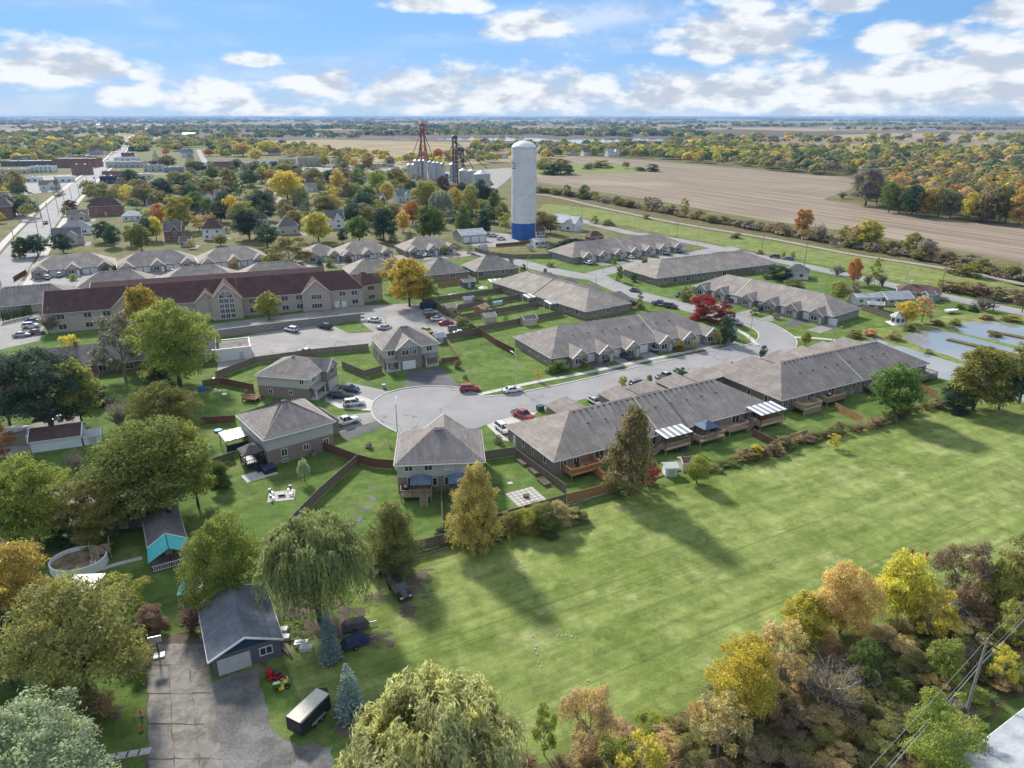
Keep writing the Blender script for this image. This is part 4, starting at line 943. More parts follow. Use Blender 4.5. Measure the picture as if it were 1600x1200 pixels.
def worn(name, spots, mat, seed):
    """bare ground that breaks up into many small ragged patches; spots: (x, y, spread px, count, radius m)"""
    r = random.Random(seed); m = MB(); k = 0
    for px, py, sp_, n, rm in spots:
        for _ in range(n):
            g = P(px + r.gauss(0, sp_), py + r.gauss(0, sp_ * .55)); R_ = rm * r.uniform(.25, 1.0); a0 = r.uniform(.5, 1); nn = 11; k += 1
            m.add([(g.x + R_ * r.uniform(.55, 1.15) * math.cos(i * 2 * math.pi / nn), g.y + R_ * a0 * r.uniform(.55, 1.15) * math.sin(i * 2 * math.pi / nn), .0105 + k * .00012) for i in range(nn)], [tuple(range(nn))])
    o = m.build(name, mat); o['kind'] = 'structure'
worn('worn_path', [(586, 762, 3, 26, .34), (580, 778, 4, 32, .36), (570, 795, 5, 34, .38), (556, 810, 6, 34, .38)], 'gravel_dark', 2)
worn('bare_earth', [(655, 902, 9, 26, .9), (650, 922, 9, 26, .9), (640, 955, 7, 26, .8), (585, 998, 12, 26, .9), (560, 1132, 20, 30, .9), (455, 955, 18, 26, 1.2), (500, 970, 22, 40, 1.4), (545, 960, 14, 26, 1.0), (590, 935, 10, 20, .8), (425, 1050, 12, 18, .6), (320, 1000, 6, 10, .6), (150, 1100, 20, 16, .8)], 'soil', 3)
worn('fallen_leaves', [(745, 858, 26, 90, .16), (985, 780, 26, 70, .14), (1300, 985, 60, 130, .16), (1160, 1090, 50, 130, .16), (1420, 960, 60, 120, .16), (140, 1060, 50, 90, .16), (615, 895, 24, 60, .15), (282, 610, 40, 60, .18), (690, 1120, 60, 60, .16)], 'leaflitter', 4)
# ================================================================ houses of the estate
def LF(o, ang):
    c, s = math.cos(rad(ang)), math.sin(rad(ang)); return lambda u, v: (o[0] + c * u - s * v, o[1] + s * u + c * v)
def corner(px, py, z, ang, ov=.5):
    """wall corner below a roof corner that overhangs by ov on both sides"""
    p = P(px, py, z); f = LF(p, ang); return f(ov, ov)
def U(o, ang, z, px, v=0):
    """how far along a wall a photo column falls"""
    f = LF(o, ang); a, b = -5., 110.
    g = lambda u: proj(*f(u, v), z)[0] - px
    for _ in range(50):
        m_ = (a + b) / 2
        if g(m_) * g(a) <= 0: b = m_
        else: a = m_
    return (a + b) / 2
def rear_units(L, n, deckz=1.0):
    out = []; w_ = L / n
    for i in range(n):
        b = i * w_; s_ = 1 if i % 2 else -1; c = b + w_ / 2
        out += [('w', 'F', c - s_ * 3.0, deckz, 1.9, 2.05, 0, 'white', 1), ('w', 'F', c + s_ * 2.0, 1.15, 1.3, 1.35), ('w', 'F', c + s_ * 4.8, 1.15, 1.2, 1.35), ('w', 'F', c + s_ * 1.8, .12, .9, .42), ('w', 'F', c + s_ * 4.6, .12, .9, .42)]
    return out
def front_units(us, h=2.9):
    out = []
    for u in us:
        out += [('G', 'F', u, 4.6, 2.2, h, 1.9, 'brick_grey', 'siding_beige'), ('w', 'F', u - .6, .9, 1.9, 1.4, 2.2), ('d', 'F', u + 1.55, .95, 2.1, 2.2, 'greydoor'), ('g', 'F', u + 5.0, 3.0, 2.2, 0)]
    return out
# row along the field, rears to the camera
aR1 = 28.9; oR1 = corner(865, 722, 3.1, aR1); LR1 = 53.5
R1 = building('taupe-roofed bungalow terrace whose decks overlook the grass field', oR1, aR1, LR1, 17.2, 3.4, 4.3, 'roof', 'brick', feats=rear_units(LR1, 4) + [('S', U(oR1, aR1, 6, 1000, 6)), ('S', 30.5, 'roof_dark'), ('V', 26, .5), ('V', 9, 3.4)] +
   [('w', 'L', 3.2, 1.2, .7, 1.3), ('w', 'L', 7.5, 1.2, .7, 1.2), ('w', 'L', 11, 1.2, .7, 1.2), ('d', 'L', 14.5, .95, 2.1, 0, 'white')] + [('H', 'B', U(oR1, aR1, 5, px, 21.5), 6.4, 6.2, 2.9, 2.1) for px in (882, 964, 1007, 1053, 1096)])
aR2 = 28.4; oR2 = corner(1221, 626, 3.1, aR2); LR2 = 50.5
R2 = building('taupe-roofed bungalow terrace beside the ponds', oR2, aR2, LR2, 17.2, 3.4, 4.3, 'roof', 'brick', feats=rear_units(LR2, 4) + [('S', 26), ('V', 24, .5), ('V', 8, 3.8), ('w', 'L', 4, 1.2, .7, 1.3), ('w', 'L', 9, 1.2, .7, 1.2)] + [('H', 'B', u, 6.4, 6, 2.9, 2.1) for u in (4, 12.5, 22, 30, 38, 46)])
# row across the street, fronts to the camera
aR3 = 26.8; oR3 = corner(861, 560, 2.9, aR3); LR3 = 54.0
us3 = [U(oR3, aR3, 4, px, -2) for px in (908, 948, 989, 1041, 1077, 1113)]
R3 = building('taupe-roofed bungalow terrace with six front gables beside the empty green lot', oR3, aR3, LR3, 20.4, 3.1, 4.6, 'roof', 'brick_grey', hipL=.75, feats=front_units([us3[0] - .2] + us3[1:]) +
   [('S', U(oR3, aR3, 6, 1003, 8)), ('V', 14, -.5), ('V', 8, 4.2)] + [('w', 'L', u, 1.1, 1.1, 1.3) for u in (3, 7.5, 12, 16.5)])
fR3 = LF(oR3, aR3)
for i, u in enumerate(us3):
    q = [fR3(u + 2.6, -.3), fR3(u + 7.2, -.3), fR3(u + 7.4, -13.2), fR3(u + 2.4, -13.2)]
    sheet('driveway', q, .022 + .0 * i, 'asphalt_dark' if i in (0, 3) else 'asphalt_lot', True)
aR4 = -54.5; oR4 = corner(767, 440, 2.9, aR4); LR4 = 52
R4 = building('sandy taupe bungalow terrace with white patio covers over narrow fenced yards', oR4, aR4, LR4, 19, 3.1, 4.4, 'roof_tan', 'brick', feats=[('S', 25, 'roof_brown'), ('V', 24, .5)] + [('ww', 'F', 4, 48, 10, 1.0, 1.5, 1.5), ('ww', 'R', 4, 15, 3, 1.0, 1.2, 1.3)] + [('H', 'B', u, 6.5, 4, 3., 2.4) for u in (8, 20, 32, 46)])
aR5 = 28.; oR5 = corner(1025, 435, 2.9, aR5); LR5 = 63
R5 = building('long taupe bungalow terrace between two streets, rear patios toward the camera', oR5, aR5, LR5, 20.5, 3.1, 4.4, 'roof', 'brick', feats=rear_units(LR5, 5, .3) + [('S', 30, 'roof_tan'), ('V', 22, .5), ('ww', 'L', 4, 16, 3, 1.1, 1.2, 1.3)])
aR6 = 29.6; oR6 = corner(894, 402, 2.9, aR6); LR6 = 65
us6 = [U(oR6, aR6, 4, px, -2) for px in (918, 943, 967, 992, 1014, 1036, 1060)]
R6 = building('taupe bungalow terrace with seven front gables near the water tower', oR6, aR6, LR6, 19, 3.1, 4.4, 'roof', 'brick_grey', hipL=.8, feats=front_units(us6) + [('S', 30), ('ww', 'L', 4, 15, 3, 1.1, 1.2, 1.3)])
fR6 = LF(oR6, aR6)
for u in us6: sheet('driveway', [fR6(u + 2.6, -.3), fR6(u + 7.2, -.3), fR6(u + 7.2, -10.5), fR6(u + 2.6, -10.5)], .022, 'asphalt_lot', True)
aR7 = -52; oR7 = corner(1080, 446, 2.9, aR7); LR7 = 53
us7 = [U(oR7, aR7, 4, px, -2) for px in (1096, 1125, 1168, 1203, 1237, 1276)]
R7 = building('taupe bungalow terrace curving round the red maples, garages to the street', oR7, aR7, LR7, 16.5, 3.1, 4.2, 'roof_tan', 'brick_grey', feats=[f for u in us7 for f in (('G', 'F', u, 4.4, 2.0, 2.9, 1.8, 'brick_grey', 'siding_beige'), ('w', 'F', u - .5, .9, 1.9, 1.4, 2.0), ('d', 'F', u + 1.5, .95, 2.1, 2.0, 'greydoor'), ('g', 'F', u + 4.6, 2.8, 2.2, 0))] + [('S', U(oR7, aR7, 5, 1165, 5)), ('ww', 'R', 3, 13, 3, 1.1, 1.2, 1.3)])
fR7 = LF(oR7, aR7)
for u in us7[1:]: sheet('driveway', [fR7(u + 2.6, -.3), fR7(u + 6.9, -.3), fR7(u + 6.9, -11), fR7(u + 2.6, -11)], .022, 'asphalt_lot' if u != us7[4] else 'asphalt_dark', True)
# terraces behind the red-roofed residence, fronts to the camera
for i, (px, py, L, lab) in enumerate(((45, 424, 29, 'by the main street'), (182, 418, 29, 'second from the main street'), (310, 411, 27, 'behind the yellow tree'), (476, 401, 15, 'half hidden by a grey-green tree'), (530, 399, 24, 'fifth from the main street'), (634, 392, 24, 'beside the grey metal-roofed garage'))):
    o = corner(px, py, 2.9, 27); n = 3 if L > 20 else 2
    building('short taupe bungalow terrace with pale gables ' + lab, o, 27, L, 15.5, 3.1, 4.2, 'roof_tan', 'brick_grey', feats=[f for k in range(n) for f in (('G', 'F', 3.2 + k * (L - 6.2) / (n - 1), 5, 2.2, 3, 2.0, 'brick_grey', 'siding_beige'), ('w', 'F', 2.5 + k * (L - 6.2) / (n - 1), .9, 2, 1.5, 2.2), ('d', 'F', 4.8 + k * (L - 6.2) / (n - 1), .95, 2.1, 2.2, 'white'))] +
       [('g', 'F', 3.2 + (k + .5) * (L - 6.2) / (n - 1) + q, 2.6, 2.2, 0) for k in range(n - 1) for q in (-1.5, 1.5)], group='gabled bungalow terraces')
    f = LF(o, 27); sheet('driveway', [f(6.5, -.3), f(L - 6.5, -.3), f(L - 6.5, -8), f(6.5, -8)], .024, 'asphalt_lot', True)
for px, py, L, lab in ((115, 452, 25, 'over the left wing of the red roof'), (250, 443, 26, 'over the middle of the red roof'), (372, 436, 26, 'behind the ridge of the red roof'), (545, 428, 20, 'behind the right end of the red roof')):
    o = corner(px, py, 2.9, 22); building('taupe hipped bungalow ' + lab, o, 22, L, 14.5, 3.0, 4.2, 'roof_tan', 'brick', feats=[('V', 12, .6), ('ww', 'F', 3, L - 3, 4, 1, 1.4, 1.4)], group='hipped bungalows behind the residence')
o = corner(-45, 483, 2.9, 25); building('hipped taupe house with buff walls at the car park edge', o, 25, 29, 16, 3.1, 4.4, 'roof', 'brick_buff', feats=[('V', 12, .6), ('ww', 'F', 14, 26, 2, 1, 2.2, 1.5), ('ww', 'R', 4, 12, 2, 1, 1.2, 1.4)], name='house')
o = corner(664, 430, 2.9, 25); building('brick bungalow with taupe hip roof beside the yellow trees', o, 25, 17.5, 15.5, 3.1, 4.3, 'roof', 'brick', feats=[('V', 9, .5), ('w', 'F', 6, .9, 1.2, 1.5), ('w', 'F', 11, .9, 1.9, 2.0), ('ww', 'L', 4, 12, 3, 1, 1.2, 1.3)], name='house')
o = corner(743, 424, 2.9, 25); building('brick bungalow with taupe hip roof on the street corner', o, 25, 18.5, 14.5, 3.1, 4.3, 'roof', 'brick', feats=[('V', 9, .5), ('w', 'F', 2, .4, 1.9, 2.0), ('w', 'F', 7.5, .9, 1.2, 1.5), ('w', 'F', 11.5, .9, 1.2, 1.5), ('w', 'F', 15.5, .6, 2.2, 1.7), ('ww', 'L', 4, 12, 3, 1, 1.2, 1.3)], name='house')
p = P(722, 380); building('grey steel garage with two white doors and pale metal roof', (p.x, p.y), 27, 13.5, 11.5, 3.9, 2.2, 'roof_metal', 'siding', 0, 0, feats=[('g', 'F', 7.2, 3.4, 2.8), ('g', 'F', 11.2, 2.6, 2.8), ('g', 'F', 2.6, 3.2, 2.8)], name='garage', cat='garage', ov=.3)
# two-storey houses round the turning circle
up = (3.0, 'siding')
oH1 = corner(615, 728, 5.5, 5.3); H1 = building('two-storey semi with siding over brick, hip roof and rear decks', oH1, 5.3, 14.3, 12.6, 5.8, 3.4, 'roof', 'brick', upper=up, name='semi_detached_house', feats=[('w', 'F', 1.9, 4.2, 1.25, .85), ('w', 'F', 5.2, 4.2, 1.25, .85), ('w', 'F', 8.7, 4.2, 1.25, .85, 0, 'white', 1, 'greydoor'), ('w', 'F', 12.3, 4.2, 1.25, .85),
   ('w', 'F', 2.6, 1.0, 1.8, 1.95, 0, 'white', 1), ('w', 'F', 6.2, 1.3, .65, 1.4), ('w', 'F', 8.2, 1.3, .65, 1.4), ('w', 'F', 11.4, 1.0, 1.8, 1.95, 0, 'white', 1), ('V', 3, .6), ('G', 'B', 8.0, 7.0, 1.8, 5.6, 2.6), ('ww', 'R', 3, 9, 2, 4.1, .8, .9), ('ww', 'L', 3, 9, 2, 4.1, .8, .9)])
oH2 = corner(411, 689, 5.5, 38.); H2 = building('two-storey house with brick base, pale siding and hip roof, its big lawn fenced', oH2, 38., 13.0, 14.0, 5.8, 3.6, 'roof', 'brick', upper=up, name='detached_house', feats=[('w', 'F', 3.2, 1.3, 1.0, 1.3), ('w', 'F', 7.4, 1.3, .9, 1.0), ('w', 'F', 11.4, .3, .9, 2.0), ('w', 'F', 3.2, .1, .9, .4), ('w', 'L', 2.0, 1.0, 1.8, 2), ('w', 'L', 9, 4.2, 1.3, .9), ('w', 'L', 4, 4.2, 1.3, .9), ('H', 'R', 9.0, 7, 3.6, 3.1, 2.4), ('V', 3, .5)])
oH3 = corner(396, 587, 5.1, -12.)
H3 = building('two-storey house with siding over brick and gabled garage front by two parked trucks', oH3, -12., 12.6, 12.5, 5.4, 2.8, 'roof', 'brick', upper=(2.7, 'siding'), name='detached_house', feats=[('ww', 'F', 3, 8, 2, 1.0, .9, .9), ('w', 'F', 11, 3.7, .9, 1.1), ('G', 'R', 8.6, 5.2, 1.6, 5.2, 2.1, 'brick', 'siding'), ('w', 'R', 8.6, 3.6, 1.8, 1.3, 1.6), ('g', 'R', 8.6, 4.4, 2.2, 1.6, 'greydoor'), ('w', 'R', 2.4, 3.7, 1.4, 1.2), ('p', 'R', 2.6, 4.6, 1.7), ('d', 'R', 2.6, 1, 2.1, 0, 'greydoor', .35), ('w', 'R', 4.4, 1.0, 1.2, 1.3), ('V', 3, .5)])
oH4 = corner(597, 548, 5.5, 24.); H4 = building('two-storey semi with crossed front gables beside the empty green lot', oH4, 24., 14.2, 12.4, 5.8, 3.5, 'roof', 'brick', upper=up, name='semi_detached_house', feats=[('w', 'F', 1.8, 3.8, 1.6, 1.2), ('G', 'F', 6.2, 6.4, 1.2, 5.6, 2.5, 'brick', 'siding'), ('w', 'F', 5.2, 3.8, 1.7, 1.3, 1.2), ('w', 'F', 7.6, 3.8, 1.0, 1.3, 1.2), ('w', 'F', 11.8, 3.8, 1.4, 1.2), ('p', 'F', 1.9, 3.4, 1.8), ('d', 'F', 1.9, 1, 2.1, 0, 'greydoor', .35), ('g', 'F', 6.0, 3.4, 2.2, 1.2), ('p', 'F', 12, 3.4, 1.8), ('ww', 'L', 3, 9, 2, 4.0, .8, 1.0), ('V', 4, .5), ('w', 'L', 6, 1.2, .8, 1.2)])
# the long red-roofed residence
aRB = 21.0; oRB = corner(66, 492, 5.8, aRB, .4); LRB = 93; gx = [U(oRB, aRB, 7, px, -1) for px in (196, 322, 353, 493)]
RB = building('long two-storey residence with maroon roof, buff walls and stone-trimmed gables', oRB, aRB, LRB, 14.5, 6.2, 4.9, 'roof_red', 'brick_buff', .0, .7, name='residence', cat='building', ov=.4, trim='cream', feats=
   [('G', 'F', gx[0], 8, 1.4, 6.2, 3.6), ('G', 'F', gx[1], 6.5, 1.2, 6.2, 3.0), ('G', 'F', gx[2], 9, 2.4, 6.8, 4.6), ('G', 'F', gx[3], 9, 1.5, 6.2, 4.0)] + [f for z in (.9, 3.9) for u in (4, 11, 16, 28.5, 34, 40, 57.5, 62.5, 67.5, 72, 81.5, 86, 90) if min(abs(u - g) for g in gx) > 4.4 for f in (('w', 'F', u, z, 2.0, 1.5),)] +
   [('w', 'F', gx[0], z, 2.2, 1.5, 1.4) for z in (.9, 3.9)] + [('w', 'F', gx[3], z, 3.2, 1.5, 1.5, 'white', 3) for z in (.9, 3.9)] + [('w', 'F', gx[2] + q, z, 1.2, 1.3, 2.4) for q in (-1.5, 0, 1.5) for z in (.5, 2.1, 3.7, 5.3)] + [('S', U(oRB, aRB, 8, 370, 4), 'terracotta'), ('d', 'F', 84, 1.6, 2.2, 0, 'white'), ('d', 'F', 86.2, 1.6, 2.2, 0, 'white')])
fRB = LF(oRB, aRB)
m = MB(); n_ = 14; m.add([(gx[2], -2.44, 6.95)] + [(gx[2] + 2.15 * math.cos(math.pi * i / n_), -2.44, 6.95 + 2.15 * math.sin(math.pi * i / n_)) for i in range(n_ + 1)], [(0, i + 2, i + 1) for i in range(n_)]); AW = m.build('arched_window', 'glass', RB); m = MB()
for i in range(n_): a_, b_ = math.pi * i / n_, math.pi * (i + 1) / n_; m.beam((gx[2] + 2.2 * math.cos(a_), -2.46, 6.95 + 2.2 * math.sin(a_)), (gx[2] + 2.2 * math.cos(b_), -2.46, 6.95 + 2.2 * math.sin(b_)), .08)
for a_ in (0, .25, .5, .75, 1): m.beam((gx[2], -2.46, 6.95), (gx[2] + 2.15 * math.cos(math.pi * a_), -2.46, 6.95 + 2.15 * math.sin(math.pi * a_)), .05)
m.build('window_frame', 'white', AW)
building('rear wing of the residence with a narrow maroon roof', fRB(8, 28), aRB, 76, 10, 5.6, 2.2, 'roof_red', 'brick_buff', 0, 0, name='residence', cat='building', ov=.4, trim='cream')
flat_building('flat-roofed link between the maroon-roofed wings with rooftop units', fRB(8, 16), aRB, 78, 10.5, 5.8, 'brick_buff', 'roof_flat', name='link_building', par=.4, units=5)
building('corner pavilion ending the maroon-roofed residence beside yellow trees', fRB(LRB + .2, 3.5), aRB + 22, 8, 9, 6.2, 3.4, 'roof_red', 'brick_buff', .6, .9, name='residence_pavilion', cat='building', ov=.4, trim='cream', feats=[('w', 'F', 3.5, z, 2.4, 1.5) for z in (.9, 3.9)] + [('w', 'R', 4.5, z, 2.4, 1.5) for z in (.9, 3.9)])
p = [P(333, 529), P(450, 514), P(564, 501)]
T = thing('retaining_wall', 'grey stacked-stone retaining wall below the red-roofed residence', 'wall', p[0])
for a_, b_ in zip(p, p[1:]):
    d = b_ - a_; n = int(d.length / 2.4); bl = d.length / n
    for lv in range(4):
        for i in range(n):
            q = a_ + d.normalized() * (i * bl + (bl / 2 if lv % 2 else 0)) - p[0]; put('stone_block', cached('blk', lambda: MB().box(.02, 0, 0, .98, .7, .56).mesh('stone_block', 'wallstone')), T, (q.x, q.y + lv * .08, lv * .58 + .02), math.atan2(d.y, d.x), (bl, 1, 1))
# grey bungalow and yards on the left
o = corner(52, 578, 2.9, 20); building('low brick bungalow with slate-grey roof and white-framed windows behind the bare tree', o, 20, 40, 12.5, 3.0, 3.2, 'roof_dark', 'brick_red', 0, 0, name='bungalow', feats=[('ww', 'F', 20, 37, 4, .7, 1.8, 1.5), ('d', 'F', 22.8, 1, 2.1, 0, 'terracotta'), ('c', 8, 6, 'brick_red'), ('ww', 'F', 4, 14, 3, .8, 1.6, 1.4)])
p = P(340, 566); flat_building('low white flat-roofed outbuilding with a stained roof by the car park', (p.x - 1, p.y), 22, 9.5, 9, 3.0, 'siding_white', 'concrete_old', (('d', 'F', 7, 1, 2.1),), name='outbuilding', par=.3, units=0)
p = P(50, 708); q = P(129, 697); a = math.degrees(math.atan2(q.y - p.y, q.x - p.x)); building('long white garage with grey-purple shingles behind the leafy trees', (p.x, p.y), a, (q - p).length, 5.6, 2.5, 1.5, 'roof_brown', 'siding_white', 0, 0, name='garage', cat='garage', ov=.25, feats=(('d', 'R', 2.8, 1, 2.0, 0, 'greydoor'),))
c = P(147, 690); T = shed('small pale metal shed with a rust-striped rounded roof', (c.x, c.y), a, 3.0, 2.6, 2.0, .8, 'roof_metal', 'siding_white', 'metal_shed')
o = P(324, 1036, 2.5); f = LF((o.x, o.y), -62); oG = f(-11, .4)
building('dark blue-grey double garage with white trim and one white door', oG, -62, 10.7, 7.6, 2.7, 1.7, 'roof_blue', 'siding_dark', 0, 0, name='garage', cat='garage', ov=.35, gable_mat='siding_navy', feats=(('g', 'R', 2.35, 3.6, 2.15, 0, 'greydoor'), ('w', 'R', 5.9, 1.0, 1.3, .95)))
o = P(229, 851, 2.7); o2 = P(220, 800, 2.7); a = math.degrees(math.atan2(o.y - o2.y, o.x - o2.x)); f = LF((o2.x, o2.y), a)
TH = building('dark-roofed cottage with bright teal metal over its front porch', f(.2, .3), a, (o - o2).length - .2, 4.6, 2.5, 1.4, 'roof_dark', 'siding_dark', 0, 0, name='cottage', ov=.3, feats=(('d', 'R', 2.3, 1, 2, 0, 'greydoor'), ('w', 'R', .9, 1, .9, .9), ('w', 'R', 3.8, 1, .9, .9), ('c', 3, 3.4, 'black')))
LT = (o - o2).length - .2
for s_, nm in ((0, 0), (1, 1)):
    y0, y1, z0, z1 = (-.35, 2.25, 2.22, 3.86) if s_ == 0 else (4.95, 2.35, 2.22, 3.86)
    MB().slab([(LT + .3, y0, z0), (LT + 3.8, y0 - (.2 if s_ == 0 else -.2), z0 - .35), (LT + 3.8, y1, z1 - .45), (LT + .3, y1, z1)], [(0, 1, 2, 3) if s_ == 0 else (3, 2, 1, 0)], .08).build('porch_roof', 'teal', TH)
for y in (-.2, 2.3, 4.8): MB().box(LT + 3.5, y - .07, 0, LT + 3.64, y + .07, 2.0).build('porch_post', 'black', TH)
MB().box(LT + .05, -.2, 0, LT + 3.8, 4.8, .25).build('porch_floor', 'wood', TH); rail(TH, (LT + 3.75, -.2, 0), (LT + 3.75, 4.8, 0), .25, .9, 'white')
o = P(1495, 1188, 4.2); q = P(1600, 1106, 4.2); a = math.degrees(math.atan2(q.y - o.y, q.x - o.x)); f = LF((o.x, o.y), a)
building('big shed with weathered pale metal roof beyond the thicket', f(0.3, -14.3), a, 40, 14, 4.2, 2.4, 'roof_metal', 'siding_blue', 0, 0, name='steel_shed', cat='shed', ov=.3, feats=(('ww', 'B', 4, 30, 4, 1.5, 1.6, 1.0),))
# by the ponds
p = P(1226, 435); building('small white bungalow with grey hip roof on its own lawn', (p.x, p.y), -22, 8.5, 8.5, 2.9, 2.4, 'roof_dark', 'siding_white', .8, .8, name='bungalow', feats=(('w', 'F', 2, 1, 1.2, 1.2), ('w', 'F', 6, 1, 1.2, 1.2), ('w', 'R', 3, 1, 1.0, 1.3), ('w', 'R', 6, 1, 1, 1.3)))
p = P(1338, 477); building('white mobile home with a pale metal roof near the ponds', (p.x, p.y), 5, 9, 5, 2.8, .8, 'roof_metal', 'siding_white', 0, 0, name='mobile_home', ov=.2, feats=(('ww', 'F', 1.5, 7.5, 3, 1.1, 1.2, .9), ('d', 'F', 5, .9, 1.9)))
p = P(1386, 478); building('pale-roofed cottage half hidden by a yellow bush', (p.x, p.y), 8, 9, 7, 2.6, 1.6, 'roof_metal', 'siding_beige', 0, 0, name='cottage', feats=(('ww', 'F', 1.5, 7, 3, 1, 1.2, 1),))
p = P(1402, 464); building('brown-roofed cottage with a white chimney by the long road', (p.x, p.y), -25, 13, 8, 2.5, 1.8, 'roof_brown', 'siding_beige', .8, .8, name='cottage', feats=(('c', 4, 4, 'white'), ('ww', 'F', 2, 11, 3, 1, 1.2, 1)))
